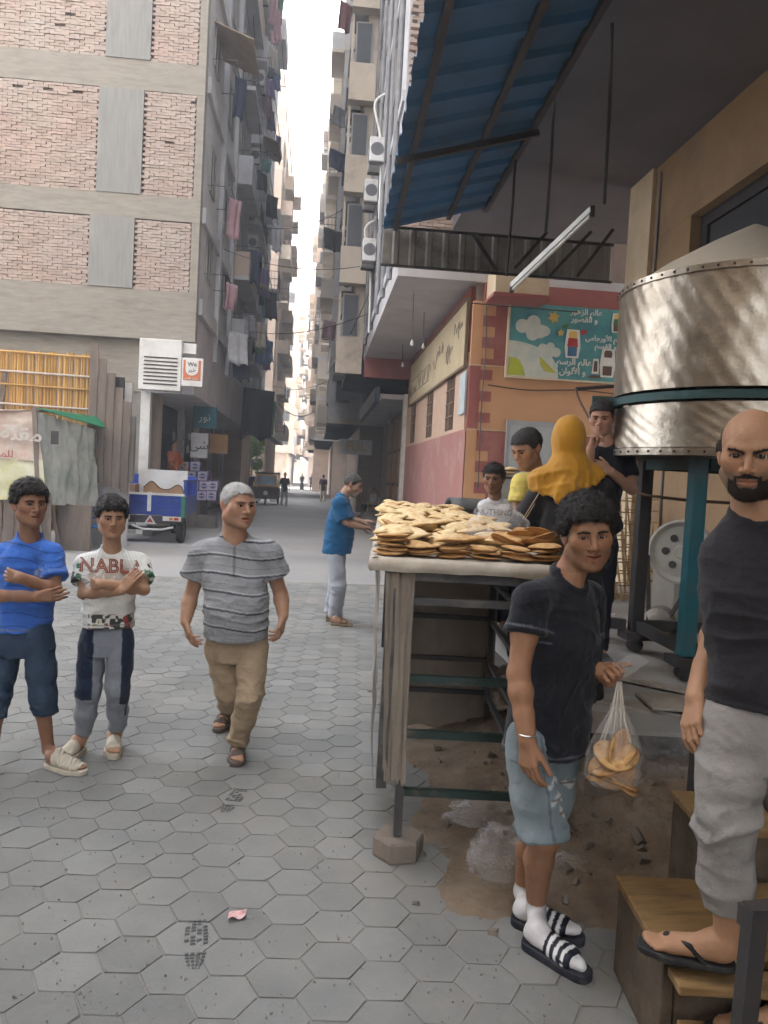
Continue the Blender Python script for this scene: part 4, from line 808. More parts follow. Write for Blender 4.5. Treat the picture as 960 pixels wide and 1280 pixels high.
# tarpaulin hut
m_tA = mat('faded_banner', (0.42, 0.355, 0.30), (0.33, 0.20, 0.165), scale=1.3, rough=.8, bump=.2, bscale=14, dirt=(0.50, 0.47, 0.42), dscale=1.1, damt=.5); m_tB = mat('green_white_banner', (0.52, 0.53, 0.42), (0.42, 0.41, 0.12), scale=1.6, rough=.7, bump=.2, bscale=14, dirt=(0.58, 0.58, 0.52), dscale=1.3, damt=.5)
m_tC = mat('grey_green_tarp', (0.28, 0.285, 0.26), (0.20, 0.21, 0.19), scale=1.6, rough=.8, bump=.25, bscale=12, dirt=(0.15, 0.19, 0.17), dscale=1.6, damt=.35)
ht = thing('tarpaulin_hut', (-6, 15, 0), 'patched street hut of planks and faded banners', 'hut'); X1 = -5.02; YH = 14.7
x = -9.0
while x < X1 - .05: w_ = rng.uniform(.16, .24); MB().bar((x + w_ / 2, YH, 0), (x + w_ / 2 + rng.uniform(-.02, .02), YH, 1.18 + rng.uniform(-.03, .06)), w_ * .96, .03, up=(0, 1, 0)).build('plank', m_plank, ht); x += w_
sheet('lower_banner', (-9, YH - .05, 1.12), (X1 + .08, YH - .05, 1.10), (X1 - .02, YH - .04, 1.95), (-9, YH - .04, 2.02), 50, 16, .03, 21, m_tB, None, parent=ht)
sheet('upper_banner', (-9, YH - .06, 1.98), (X1 - .02, YH - .06, 1.90), (X1 - .25, YH + .12, 3.00), (-9, YH + .12, 2.92), 60, 22, .06, 23, m_tA, None, parent=ht)
sheet('side_tarp', (X1 + .03, YH - .02, 1.05), (-4.32, 15.75, .95), (-4.42, 15.75, 2.70), (X1 - .2, YH + .05, 2.98), 50, 30, .09, 27, m_tC, None, parent=ht)
sheet('roof_tarp', (-9, YH, 2.95), (X1 - .22, YH + .08, 3.01), (-5.2, 16.1, 3.05), (-9, 16.1, 3.02), 30, 12, .05, 29, m_tA, None, parent=ht)
rf = MB(); rf.add([(X1 - .22, YH + .02, 3.03), (-4.22, 15.75, 2.74), (-4.5, 16.1, 3.0), (-5.3, 15.6, 3.08)], [(0, 1, 2, 3)]); o = rf.build('green_roof', mat('green_tarp', (0.012, 0.15, 0.07), (0.01, 0.09, 0.05), rough=.6, bump=.3, bscale=14), ht); md = o.modifiers.new('t', 'SOLIDIFY'); md.thickness = .02
MB().bar((X1 + .02, YH - .1, 0), (X1 - .22, YH + .02, 3.05), .08, .06).build('corner_post', m_plank, ht); MB().bar((X1 + .25, 14.95, 0), (X1 + .02, 14.9, 1.3), .09, .05).build('leaning_post', m_plank, ht); MB().box((-4.95, 15.2, 0), (-4.3, 15.3, 1.0)).build('side_boards', m_plank, ht)
lettering('banner_letters', arabic('مقلة الشيماء'), (-6.1, YH - .10, 2.48), (1, .0, -.02), (0, .1, 1), .42, mat('banner_print', (.50, .48, .45), None, rough=.8), ht, bold=.006); lettering('banner_letters', arabic('للمكسرات واللب'), (-6.2, YH - .14, 2.05), (1, 0, -.02), (0, 0, 1), .2, mat('banner_red', (.35, .06, .05), None, rough=.8), ht)
MB().box((-6.95, YH - .11, 1.58), (-6.78, YH - .095, 1.88)).build('green_patch', mat('patch_green', (.02, .22, .07), rough=.7), ht); MB().box((-6.95, YH - .15, 2.42), (-6.72, YH - .1, 2.72)).build('dark_patch', m_dark, ht); MB().box((-4.93, YH + .02, 2.30), (-4.80, YH + .05, 2.58)).build('dark_hole', m_dark, ht)
rs.scale = (1, 1, .935); ht.scale = (1, 1, .875)
# blue bench chair
ch = thing('blue_chair', (-4.3, 14.2, 0), 'blue plastic armchair frame in front of the hut', 'chair'); m_bl = mat('blue_plastic', (0.02, 0.16, 0.42), (0.018, 0.12, 0.33), rough=.5); cb = PZ(118, 684, 0)
arch = [cb + Vector((-.32 + .64 * t, .28, .45 + .45 * math.sin(math.pi * t) ** .6 + 0)) for t in [k / 10 for k in range(11)]]; MB().tube([cb + Vector((-.32, .28, 0))] + arch + [cb + Vector((.32, .28, 0))], .028, 6).build('back_frame', m_bl, ch)
for z in (.58, .72): MB().bar(cb + Vector((-.29, .28, z)), cb + Vector((.29, .28, z)), .05, .025).build('back_slat', m_bl, ch)
MB().box((cb.x - .32, cb.y - .25, .40), (cb.x + .32, cb.y + .25, .44), .012).build('seat', m_bl, ch)
for sx in (-.3, .3): MB().bar(cb + Vector((sx, -.24, 0)), cb + Vector((sx, -.22, .62)), .045, .045).build('leg', m_bl, ch); MB().bar(cb + Vector((sx, -.24, .62)), cb + Vector((sx, .28, .64)), .05, .03).build('armrest', m_bl, ch)
# ---------------------------------------------------------------- blue cargo trike
ck = Vector((-3.62, 17.5, 0)); ct = thing('cargo_trike', (ck.x, ck.y + 1.2, 0), 'blue three wheeled cargo truck seen from behind, loaded with boards', 'truck'); m_tb = mat('truck_blue', (0.013, 0.055, 0.36), (0.011, 0.045, 0.28), scale=4, rough=.4, bump=.05, dirt=(0.10, 0.09, 0.10), dscale=5, damt=.25, coat=.2); m_tyre = mat('tyre', (0.022, 0.021, 0.021), None, rough=.85, bump=.3); m_grn = mat('truck_green', (0.03, 0.20, 0.13), None, rough=.5)
cx0, cy0 = ck.x + .02, ck.y; X0, X1_, Z0, Z1 = cx0 - .98, cx0 + .66, .62, 1.06
bd_ = MB(); bd_.box((X0, cy0, Z0), (X1_, cy0 + .05, Z1)); tg = bd_.build('tailgate', m_tb, ct)
for z in (.70, .80, .93): MB().box((X0 + .03, cy0 - .018, z), (X1_ - .03, cy0 - .001, z + .035)).build('rib', m_tb, tg)
MB().box((X0 - .01, cy0 - .03, Z1 + .002), (X1_ + .01, cy0 + .06, Z1 + .05)).build('top_rail', m_white, ct); MB().box((cx0 - .13, cy0 - .04, .70), (cx0 - .05, cy0 - .02, 1.13)).build('strap', m_white, ct)
for xs in (X0, X1_ - .04): MB().box((xs, cy0 + .053, Z0), (xs + .04, cy0 + 1.75, Z1)).build('side_panel', m_tb, ct)
for k in range(7): MB().box((X1_ - .035, cy0 + .1 + k * .25, Z1 + .002), (X1_ - .005, cy0 + .16 + k * .25, 1.38)).build('side_post', m_tb, ct)
MB().box((X1_ - .04, cy0 + .055, 1.382), (X1_, cy0 + 1.75, 1.43)).build('side_rail', m_tb, ct); MB().box((X0 + .041, cy0 + .055, Z0), (X1_ - .041, cy0 + 1.7, Z0 + .05)).build('bed', m_tb, ct); MB().box((X0, cy0 + 1.76, Z0), (X1_, cy0 + 1.8, 1.5)).build('headboard', m_tb, ct)
MB().box((X0 + .1, cy0 - .02, .44), (X1_ - .02, cy0 + .12, .60)).build('rear_apron', m_steel, ct); MB().box((X1_ - .05, cy0 - .05, .58), (X1_ + .03, cy0 + .06, 1.05)).build('green_corner', m_grn, ct)
for sx in (X0 + .28, X1_ - .24):
    l_ = MB().box((sx - .20, cy0 - .06, .50), (sx + .20, cy0 - .022, .60)).build('tail_lamp', m_white, ct); MB().box((sx - .05, cy0 - .068, .52), (sx + .02, cy0 - .061, .58)).build('lens', mat('lens_orange', (.5, .16, .02), rough=.3), l_); MB().box((sx + .05, cy0 - .068, .52), (sx + .15, cy0 - .061, .58)).build('lens', mat('lens_red', (.35, .02, .015), rough=.3), l_)
tr = MB(); c_ = Vector((cx0 - .06, cy0 - .03, .42)); tr.prism([c_ + Vector((-.13, 0, 0)), c_ + Vector((.13, 0, 0)), c_ + Vector((0, 0, .2))], (0, .01, 0)); tr.build('reflector', m_white, ct); tr = MB(); tr.prism([c_ + Vector((-.07, -.008, .035)), c_ + Vector((.07, -.008, .035)), c_ + Vector((0, -.008, .14))], (0, .006, 0)); tr.build('reflector_core', MATS['lens_red'], ct)
MB().tube([(cx0 - .45, cy0 - .02, .38), (cx0 - .2, cy0 - .06, .30), (cx0 + .2, cy0 - .06, .30), (cx0 + .45, cy0 - .02, .36)], .025, 6).build('bumper', m_white, ct); MB().tube([(X0 + .1, cy0 + .3, .30), (X1_ - .1, cy0 + .3, .30)], .045, 8).build('axle', m_steel, ct)
for xs in (X0 + .04, X1_ - .16):
    wl = MB().lathe((xs, cy0 + .3, .29), [(.16, 0), (.27, .0), (.29, .03), (.29, .11), (.27, .14), (.16, .14), (.16, 0)], 28, axis=(1, 0, 0)).build('wheel', m_tyre, ct); MB().lathe((xs, cy0 + .3, .29), [(.05, .02), (.155, .02), (.165, .07), (.155, .125), (.05, .12)], 24, axis=(1, 0, 0)).build('rim', m_gal, wl)
wl = MB().lathe((cx0 - .11, cy0 + 2.9, .29), [(.16, 0), (.27, .0), (.29, .03), (.29, .11), (.27, .14), (.16, .14), (.16, 0)], 24, axis=(1, 0, 0)).build('wheel', m_tyre, ct); MB().bar((cx0, cy0 + 1.8, .6), (cx0, cy0 + 2.9, .7), .3, .25).build('front_frame', m_tb, ct)
lettering('letters', 'DAYUN', (cx0 - .4, cy0 - .022, .865), (1, 0, 0), (0, 0, 1), .12, mat('navy_print', (.005, .012, .08), rough=.5), ct)
# its load: white backed board with a cut-out, cardboard box
ld = thing('headboard_panel', (cx0 + .1, cy0 + .5, .7), 'white wrapped bed headboard with wavy tan cut-out on the truck', 'panel'); MB().bar((cx0 - .48, cy0 + .62, 1.27), (cx0 + .62, cy0 + .62, 1.27), .05, .72).build('wrapping', m_white, ld)
wv = [(-.38 + .9 * t, .50 + .18 * math.exp(-((t - .2) / .16) ** 2) + .12 * math.exp(-((t - .86) / .15) ** 2) - (0 if t < .98 else .1)) for t in [k / 24 for k in range(25)]]; p_ = [(cx0 - .38, cy0 + .58, .70)] + [(cx0 + a + .02, cy0 + .58, .80 + b_ - .12) for a, b_ in wv] + [(cx0 + .54, cy0 + .58, .70)]; MB().prism(p_, (0, .012, 0)).build('tan_panel', mat('tan_board', (.42, .25, .13), (.36, .21, .11), rough=.6), ld)
MB().tube([(x_, y_ - .006, z_) for x_, y_, z_ in p_[1:-1]], .012, 6).build('trim', mat('trim_brown', (.10, .055, .03), rough=.5), ld)
tag(MB().box((X0 + .06, cy0 + .2, .68), (X0 + .52, cy0 + .7, 1.28)).build('cardboard_box', mat('cardboard', (.33, .22, .13), (.26, .17, .10), rough=.85), own=True), 'open cardboard box on the left of the truck bed', 'box')
# ---------------------------------------------------------------- stacked detergent cartons
m_vio = mat('carton_violet', (0.20, 0.15, 0.33), (0.15, 0.11, 0.26), scale=5, rough=.6); m_vw = mat('carton_white', (0.55, 0.53, 0.60), None, rough=.6); m_vb = mat('carton_blue', (0.035, 0.05, 0.26), None, rough=.5)
cby = 22.6; bases = PY(234, 640, cby)
_cart = [(-.30, 3, 0), (.06, 3, 0), (-.30, 2, 0), (.04, 2, 0), (.42, 2, 0), (.1, 1, 0), (.46, 1, 0), (.80, 1, 0), (.44, 0, 0), (.80, 0, 0)]
names = {3: 'upper row', 2: 'third row', 1: 'second row', 0: 'bottom row'}
def carton(x, z, label):
    c = thing('carton', (x, cby, z), label, 'carton', 'violet detergent cartons stacked by the shop'); MB().box((x - .142, cby - .16, z), (x + .142, cby + .2, z + .284)).build('box', m_vio, c); MB().box((x - .122, cby - .164, z + .025), (x + .122, cby - .161, z + .26)).build('white_field', m_vw, c); MB().lathe((x, cby - .165, z + .142), [(0, .004), (.095, .004), (.095, 0)], 20, axis=(0, -1, 0)).build('blue_disc', m_vb, c); MB().lathe((x, cby - .171, z + .142), [(.07, 0), (.083, .003), (.07, .003)], 20, axis=(0, -1, 0)).build('ring', m_vw, c); MB().box((x - .07, cby - .176, z + .128), (x + .07, cby - .172, z + .156)).build('name_strip', m_vw, c)
bx = PY(250, 600, cby).x
names = {0: 'top row', 1: 'second row', 2: 'third row', 3: 'bottom row'}
for r, pxs in enumerate(((231, 245), (240, 254), (243, 256, 267), (253, 265))):
    for i, px in enumerate(pxs): p_ = PY(px, 582 + r * 12.2, cby); carton(p_.x, p_.z - .16, 'violet carton with blue disc, %s from the left in the %s of the stack' % (('first', 'second', 'third')[i], names[r]))
pb = MB(); pb.box((bx - .70, cby - .12, 0.0), (bx - .05, cby + .5, .82)); pb.box((bx - .045, cby - .10, .0), (bx + .5, cby + .4, .36)); o = pb.build('stone_plinth', m_conc, own=True); tag(o, 'low grey stone plinth under the violet cartons', 'plinth')
tag(MB().box((bx - .30, cby + .0, 2.0), (bx + .12, cby + .15, 2.42)).build('grey_box', mat('lightbox', (.33, .38, .42), None, rough=.5), own=True), 'pale grey box standing on top of the cartons', 'box')
gb = thing('gas_cylinder', (-3.75, 25.0, 0), 'grey metal drum standing by the dark shop doorway', 'drum'); MB().lathe((-3.75, 25.0, .0), [(0, .0), (.3, .0), (.3, .85), (.27, .88), (0, .88)], 20).build('drum_body', m_gal, gb); MB().lathe((-3.75, 25.0, .88), [(0, 0), (.31, 0), (.31, .06), (0, .07)], 20).build('drum_lid', m_greywall, gb)
# hanging bottles rack in the shop dusk
for k in range(8): tag(MB().lathe((-4.3 + (k % 4) * .14, 23.4, 2.15 + .38 * (k // 4)), [(0, 0), (.04, 0), (.04, .17), (.015, .22), (.015, .25), (0, .25)], 10).build('bottle', mat('bottle_white', (.4, .4, .42), rough=.4), own=True), 'pale bottle, %s of the %s row hanging above the cartons' % (ORD[k % 4], ('lower', 'upper')[k // 4]), 'bottle', 'bottles hanging above the cartons')
# ================================================================== mural, laundry, air conditioners, wires, tuk-tuk, tree
# ---------------------------------------------------------------- painted mural board
MU = thing('mural_board', (4.5, SY - .06, 3.74), 'teal painted mural board with clouds and white lettering on the school wall', 'mural')
mx0, mx1, mz0, mz1 = 3.44, 6.05, 3.74, 5.10; MY = SY - .075
def mat_paint(n, c, r=.7): return mat('mural_' + n, c, tuple(q * .86 for q in c), scale=5, rough=r, bump=.06)
MB().box((mx0, MY, mz0), (mx1, MY + .05, mz1)).build('panel', mat('mural_teal', (0.045, 0.205, 0.215), (0.10, 0.29, 0.27), scale=1.8, rough=.6, bump=.05, dirt=(0.025, 0.12, 0.20), dscale=1.3, damt=.5), MU)
f_ = MB(); f_.box((mx0 - .04, MY - .02, mz0 - .035), (mx0 - .001, MY + .052, mz1 + .03)); f_.box((mx0, MY - .02, mz0 - .035), (mx1, MY + .052, mz0 - .001)); f_.build('frame', m_cream, MU)
def flat(name, pts, m, lift):       # outline in board units (x right, z up from lower left)
    b = MB(); b.prism([(mx0 + x, MY - lift, mz0 + z) for x, z in pts], (0, .004, 0)); return b.build(name, m, MU)
def blob(cx, cz, lobes): 
    P_ = []
    for k in range(48):
        a = 2 * math.pi * k / 48; r = max(math.sqrt(max(0, 1)) * 0 + max([max(0, (ox * math.cos(a) + oz * math.sin(a)) + math.sqrt(max(0, rr * rr - (ox * math.sin(a) - oz * math.cos(a)) ** 2))) if rr * rr > (ox * math.sin(a) - oz * math.cos(a)) ** 2 else 0 for ox, oz, rr in lobes]), .01); P_.append((cx + r * math.cos(a), cz + r * math.sin(a)))
    return P_
m_cl = mat('mural_cloud', (0.50, 0.49, 0.42), (0.36, 0.42, 0.38), scale=6, rough=.7)
flat('cloud', blob(.42, .92, [(0, 0, .15), (-.18, .02, .13), (.16, -.06, .13), (.03, .10, .13), (.02, -.12, .12), (.27, -.05, .09)]), m_cl, .006); flat('cloud', blob(.78, .52, [(0, 0, .10), (-.13, .03, .09), (.13, -.03, .09), (.02, .07, .08), (0, -.07, .08)]), m_cl, .006)
flat('hill', [(.0, .0), (.98, .0)] + [(.98 * math.cos(t), .66 * math.sin(t) ** .8) for t in [math.pi / 2 * k / 14 for k in range(1, 15)]], m_cl, .0055)
flat('green_field', [(.02, .02), (.34, .02), (.30, .16), (.20, .32), (.02, .36)], mat_paint('lime', (0.36, 0.40, 0.03)), .009); flat('green_slope', [(.60, .40), (.95, .10), (.72, .12), (.62, .25)], mat_paint('yellowgreen', (0.42, 0.40, 0.06)), .009)
def star(cx, cz, r, n, name, m, l): flat(name, [(cx + r * (1 if k % 2 == 0 else .5) * math.cos(k * math.pi / n + .3), cz + r * (1 if k % 2 == 0 else .5) * math.sin(k * math.pi / n + .3)) for k in range(2 * n)], m, l)
m_st = mat_paint('star', (0.50, 0.33, 0.08)); star(.83, 1.14, .13, 6, 'star', m_st, .008); star(.98, .86, .08, 5, 'star', m_st, .008)
m_wl = mat_paint('white', (0.62, 0.61, 0.57))
def child(cx, cz, s, shirt_c, hair_c, low_c):
    w_ = lambda pts: [(cx + x * s, cz + z * s) for x, z in pts]
    flat('figure_outline', w_([(-.15, -.34), (.15, -.34), (.19, -.1), (.17, .12), (.15, .32), (-.15, .32), (-.17, .12), (-.19, -.1)]), m_wl, .008); flat('figure_legs', w_([(-.11, -.30), (.11, -.30), (.11, -.08), (-.11, -.08)]), low_c, .011); flat('figure_shirt', w_([(-.13, -.078), (.13, -.078), (.11, .12), (-.11, .12)]), shirt_c, .011); flat('figure_head', w_([(-.09, .122), (.09, .122), (.10, .22), (.07, .29), (-.07, .29), (-.10, .22)]), hair_c, .011)
m_rd = mat_paint('red', (0.36, 0.03, 0.03)); m_bl2 = mat_paint('bluep', (0.03, 0.12, 0.22)); m_yl = mat_paint('yellow', (0.58, 0.40, 0.10)); m_br = mat_paint('brown', (0.09, 0.05, 0.03)); m_gn = mat_paint('green', (0.05, 0.16, 0.06))
child(1.22, .68, .80, m_rd, m_yl, m_bl2); flat('heart', [(1.40, .84), (1.35, .90), (1.38, .95), (1.43, .92), (1.48, .96), (1.48, .88)], m_rd, .011); flat('leaf', [(.99, .96), (1.08, .93), (1.12, 1.02), (1.02, 1.02)], m_gn, .011)
child(1.92, .36, .80, m_wl, m_br, m_br); flat('easel', [(1.62, .14), (1.76, .14), (1.74, .42), (1.64, .42)], m_wl, .008); flat('easel_art', [(1.65, .18), (1.73, .18), (1.72, .38), (1.66, .38)], m_br, .011); flat('mat', [(1.55, .06), (1.82, .06), (1.78, .11), (1.60, .11)], m_br, .011)
child(2.05, 1.12, .55, m_gn, m_yl, m_br)
for s_, x, z, sz in (('عالم الزهور', 1.45, 1.27, .145), ('و القصور', 1.42, 1.13, .145), ('عالم الأورجامى', 1.84, .80, .135), ('و القسم', 1.86, .66, .135), ('عالم الرسم', 1.27, .33, .165), ('و الألوان', 1.25, .15, .16)): lettering('letters', arabic(s_), (mx0 + x, MY - .014, mz0 + z), (1, 0, 0), (0, 0, 1), sz, m_wl, MU, bold=.003)
wr_ = MB().tube([PY(590, 379, 13.2), PY(660, 385, 13.1), PY(722, 390, 13.0)], .012, 5); tag(wr_.build('iron_bar', m_steel, own=True), 'thin iron bar crossing in front of the mural', 'bar')
# lamps and cords hanging under the soffits
def cordlamp(x, y, z, l, label):
    t = thing('pendant_lamp', (x, y, z), label, 'lamp'); MB().tube([(x, y, z), (x + .02, y, z - l)], .008, 5).build('cord', m_steel, t); MB().lathe((x + .02, y, z - l - .12), [(0, 0), (.03, .02), (.035, .06), (.02, .09), (.02, .13), (0, .13)], 10).build('bulb', m_white, t)
cordlamp(1.75, 15.5, 5.45, .95, 'bare bulb on a cord under the soffit nearest the tower edge'); cordlamp(2.2, 17.2, 5.45, .7, 'bare bulb on a short cord above the long board'); cordlamp(2.2, 21.5, 5.45, .5, 'bare bulb far under the school soffit'); cordlamp(2.4, 27.0, 4.24, .5, 'bare bulb under the shop awning')
# ---------------------------------------------------------------- air conditioners
m_ac = mat('ac_white', (0.50, 0.50, 0.49), (0.40, 0.40, 0.39), scale=4, rough=.5, dirt=(0.28, 0.27, 0.25), dscale=4, damt=.3); m_acg = mat('ac_grille', (0.10, 0.10, 0.11), None, rough=.6)
def ac(x, y, z, out, label):
    t = thing('air_conditioner', (x, y, z), label, 'air conditioner', 'air conditioners on the towers'); a, b = sorted((x + out * .06, x + out * .42)); MB().box((a, y, z), (b, y + .85, z + .58), .02).build('casing', m_ac, t); MB().lathe(((a + b) / 2, y - .004, z + .29), [(0, .003), (.15, .003), (.16, 0)], 16, axis=(0, -1, 0)).build('grille', m_acg, t); MB().lathe((x + out * .425, y + .36, z + .29), [(0, 0), (.22, 0), (.22, -.02)], 18, axis=(out, 0, 0)).build('grille', m_acg, t); MB().box((a, y + .05, z - .06), (b, y + .1, z - .003)).build('bracket', m_steel, t); MB().box((a, y + .7, z - .06), (b, y + .75, z - .003)).build('bracket', m_steel, t)
ordn = ('lowest', 'second', 'third', 'fourth', 'fifth')
for i, (px, py, Y) in enumerate(((449, 325, 20.0), (447, 250, 20.6), (458, 200, 18.8))): p = PY(px, py, Y); ac(RX, Y, p.z, -1, ordn[i] + ' air conditioner up the blue grey wall over the school')
for i in range(4): ac(.95, 27.0 + (i % 2) * 4.6, 8.1 + i * 3.1, -1, ordn[i] + ' air conditioner on the beige tower after the school')
for i in range(5): ac(LX, 30.3 + (i % 2) * .5, 7.2 + i * 3.15, 1, ordn[i] + ' air conditioner between balconies of the brick tower')
for i in range(3): ac(.35, 41 + 3 * i, 9 + i * 4.5, -1, ordn[i] + ' air conditioner on the third tower of the right side')
# drain hose loops on the right wall
for y0, z0_ in ((19.0, 11.0), (20.9, 8.6)): tag(MB().tube(smooth_pts([Vector((RX - .1, y0, z0_)), Vector((RX - .35, y0, z0_ - .3)), Vector((RX - .15, y0, z0_ - 1.2)), Vector((RX - .1, y0, z0_ - 3))]), .03, 6).build('drain_hose', m_white, own=True), 'white drain hose hanging %s on the blue grey wall' % ('higher' if z0_ > 10 else 'lower'), 'hose')
# ---------------------------------------------------------------- laundry
lcols = {'navy': (0.02, 0.03, 0.09), 'white': (0.55, 0.55, 0.57), 'red': (0.33, 0.05, 0.05), 'purple': (0.14, 0.06, 0.25), 'blue': (0.05, 0.13, 0.36), 'black': (0.02, 0.02, 0.025), 'pink': (0.45, 0.18, 0.22), 'teal': (0.03, 0.20, 0.20), 'beige': (0.42, 0.33, 0.24), 'grey': (0.22, 0.22, 0.24), 'green': (0.05, 0.18, 0.08), 'maroon': (0.14, 0.03, 0.04)}
rng = random.Random(33); heights = ('first', 'second', 'third', 'fourth', 'fifth', 'sixth', 'seventh', 'eighth', 'ninth')
def hang(x, y, z, w_, h, col, label, along=(.75, .66, 0), grp='washing on the brick tower balconies', thick=.02):
    a = Vector(along).normalized(); n = a.cross(Vector((0, 0, 1))); ph = rng.random() * 6; A = Vector((x, y, z))
    def fn(u, v): s_ = 1 - .12 * v * math.sin(u * 3.1); return A + a * (w_ * (u - .5) * s_) + Vector((0, 0, -h * v * (1 + .06 * math.sin(u * 9 + ph)))) + n * (.05 * math.sin(u * 11 + ph) * (.3 + v) + .06 * math.sin(v * 3 + ph))
    o = MB().grid(fn, 12, 8).build('hanging_cloth', mat('laundry_' + col, tuple(.55 * q + .45 * sum(lcols[col]) / 3 for q in lcols[col]), tuple(.36 * q + .3 * sum(lcols[col]) / 3 for q in lcols[col]), scale=5, rough=.9), own=True, smooth=True, fix=False); md = o.modifiers.new('t', 'SOLIDIFY'); md.thickness = thick; tag(o, label, 'laundry', grp)
ks = list(lcols)
for k in range(7):
    z = zb[k] + bt[k]
    rl = MB().tube([(LX + .95, 26.8, z + 1.05), (LX + .95, 35.2, z + 1.0)], .015, 5); rl.tube([(LX, 26.9, z + 1.05), (LX + .95, 26.9, z + 1.05)], .015, 5); rl.tube([(LX, 35.1, z + 1.0), (LX + .95, 35.1, z + 1.0)], .015, 5); rl.build('drying_rail', m_rail, L1)
    for q in range(7): c = rng.choice(ks); hang(LX + rng.uniform(.55, .95), 27.3 + q * 1.15 + rng.uniform(-.3, .3), z + 1.04, rng.uniform(.22, .62), rng.uniform(.35, 1.25), c, '%s cloth hanging %s along the %s balcony level of the brick tower' % (c, ORD[q], heights[k]))
    c = rng.choice(ks); hang(LX + .6, 21.5, z + .74, .4, rng.uniform(.6, 1.1), c, '%s cloth on the rail of the flat wall, %s level up' % (c, heights[k]), grp='washing on the flat side wall')
hang(LX + .75, 30.4, 4.9, 1.5, 1.9, 'black', 'large dark cloth hanging below the lowest balcony of the brick tower', grp='washing low on the brick tower'); hang(LX + .9, 32.6, 4.7, 1.0, 1.5, 'green', 'dull green cloth beside the large dark cloth', grp='washing low on the brick tower'); hang(LX + .55, 24.5, 6.0, .7, 1.0, 'white', 'white cloth low on the flat wall of the brick tower', grp='washing low on the brick tower'); hang(LX + .58, 25.2, 5.9, .6, 1.3, 'navy', 'navy cloth low on the flat wall of the brick tower', grp='washing low on the brick tower')
for k in range(5): c = rng.choice(ks); hang(.95 - .75, 28.5 + rng.uniform(0, 5), 8.3 + k * 2.9, rng.uniform(.6, 1), rng.uniform(.7, 1.2), c, '%s cloth on the beige tower, %s level' % (c, heights[k]), grp='washing on the right towers')
# sloping cloth awnings on the left tower
for k, (y, z) in enumerate(((20.6, 13.2), (29.0, 8.9), (31.5, 15.2))):
    aw = MB(); x0 = LX + .02; aw.add([(x0, y, z), (x0, y + 1.9, z), (x0 + 1.0, y + 1.9, z - .35), (x0 + 1.0, y, z - .35)], [(0, 1, 2, 3)]); o = aw.build('window_awning', mat('awning_tan', (.34, .26, .18), (.26, .19, .13), rough=.85, bump=.2), own=True); md = o.modifiers.new('t', 'SOLIDIFY'); md.thickness = .03; tag(o, ('upper tan awning on the flat wall of the brick tower', 'low tan awning among the balconies', 'high tan awning among the balconies')[k], 'awning')
# ---------------------------------------------------------------- cables across the street
def cable(a, b, sag, label, r=.012):
    a, b = Vector(a), Vector(b); tag(MB().tube([a.lerp(b, t) + Vector((0, 0, -sag * 4 * t * (1 - t))) for t in [k / 12 for k in range(13)]], r, 5).build('cable', m_steel, own=True), label, 'cable')
cable((LX, 24, 8.4), (RX, 23, 8.0), .35, 'cable slung across the street at third floor height'); cable((LX, 28, 6.8), (RX, 21, 6.2), .4, 'lowest cable slung across the street'); cable((LX, 33, 12), (.9, 30, 12.2), .5, 'high cable slung between the towers', .015); cable((LX + .4, 26, 16.5), (LX + .5, 36, 11), .2, 'slanting cable along the left balconies', .015); cable((RX, 22.5, 7.2), (.2, 29, 5.5), .2, 'cable slanting down the right towers'); cable((1.0, 36, 6.5), (-3.2, 52, 7.5), .5, 'far cable crossing towards the tan tower', .02); cable((-3.2, 60, 7.0), (-.4, 58, 6.4), .6, 'cable across the street beyond the tree', .03)
# ---------------------------------------------------------------- tree behind the tuk-tuk
TR = thing('street_tree', (-5.0, 45.5, 0), 'small leafy tree on the left beyond the brick tower', 'tree'); MB().tube([(-5.0, 45.5, 0), (-4.95, 45.5, 1.3), (-4.8, 45.4, 2.6)], [.18, .14, .08], 8).build('trunk', mat('bark', (.10, .075, .055), None, rough=.9), TR)
for a in range(5): MB().tube([(-4.9, 45.45, 1.8 + .15 * a), (-4.9 + 1.0 * math.cos(a * 1.3), 45.4 + math.sin(a * 1.3), 3.0 + .2 * a)], [.06, .025], 6).build('limb', MATS['bark'], TR)
lf = MB(); rng2 = random.Random(2); clumps = [(Vector((-4.8 + rng2.uniform(-1.3, 1.3), 45.4 + rng2.uniform(-1.3, 1.3), 3.0 + rng2.uniform(-1.0, 1.3))), rng2.uniform(.35, .7)) for _ in range(16)]; vc = []
for _ in range(6000):
    c, r = rng2.choice(clumps); d_ = Vector((rng2.gauss(0, 1), rng2.gauss(0, 1), rng2.gauss(0, 1))).normalized() * r * rng2.random() ** .4; s_ = rng2.uniform(.06, .13); M_ = Euler((rng2.random() * 6, rng2.random() * 6, rng2.random() * 6)).to_matrix(); lf.add([c + d_ + M_ @ Vector(q) * s_ for q in ((-1, 0, 0), (0, -.5, .1), (1, 0, 0), (0, .5, .1))], [(0, 1, 2, 3)])
tag(lf.build('crown', mat('leaf_green', (0.13, 0.19, 0.05), (0.08, 0.13, 0.03), scale=2, rough=.7, bump=0), TR, fix=False), kind='stuff')
# shrub and low stall roof behind the tuk-tuk
st_ = thing('street_stall', (-4.4, 43, 0), 'low grey roofed stall on the left beyond the brick tower', 'stall'); MB().box((-6.5, 42.4, 2.25), (-3.5, 44.2, 2.36)).build('roof', m_conc, st_); [MB().bar((x_, y_, 0), (x_, y_, 2.25), .08).build('post', m_plank, st_) for x_ in (-6.3, -3.7) for y_ in (42.6, 44)]; MB().box((-6.2, 43.9, .3), (-3.8, 44.0, 2.0)).build('back_panel', m_shd, st_)
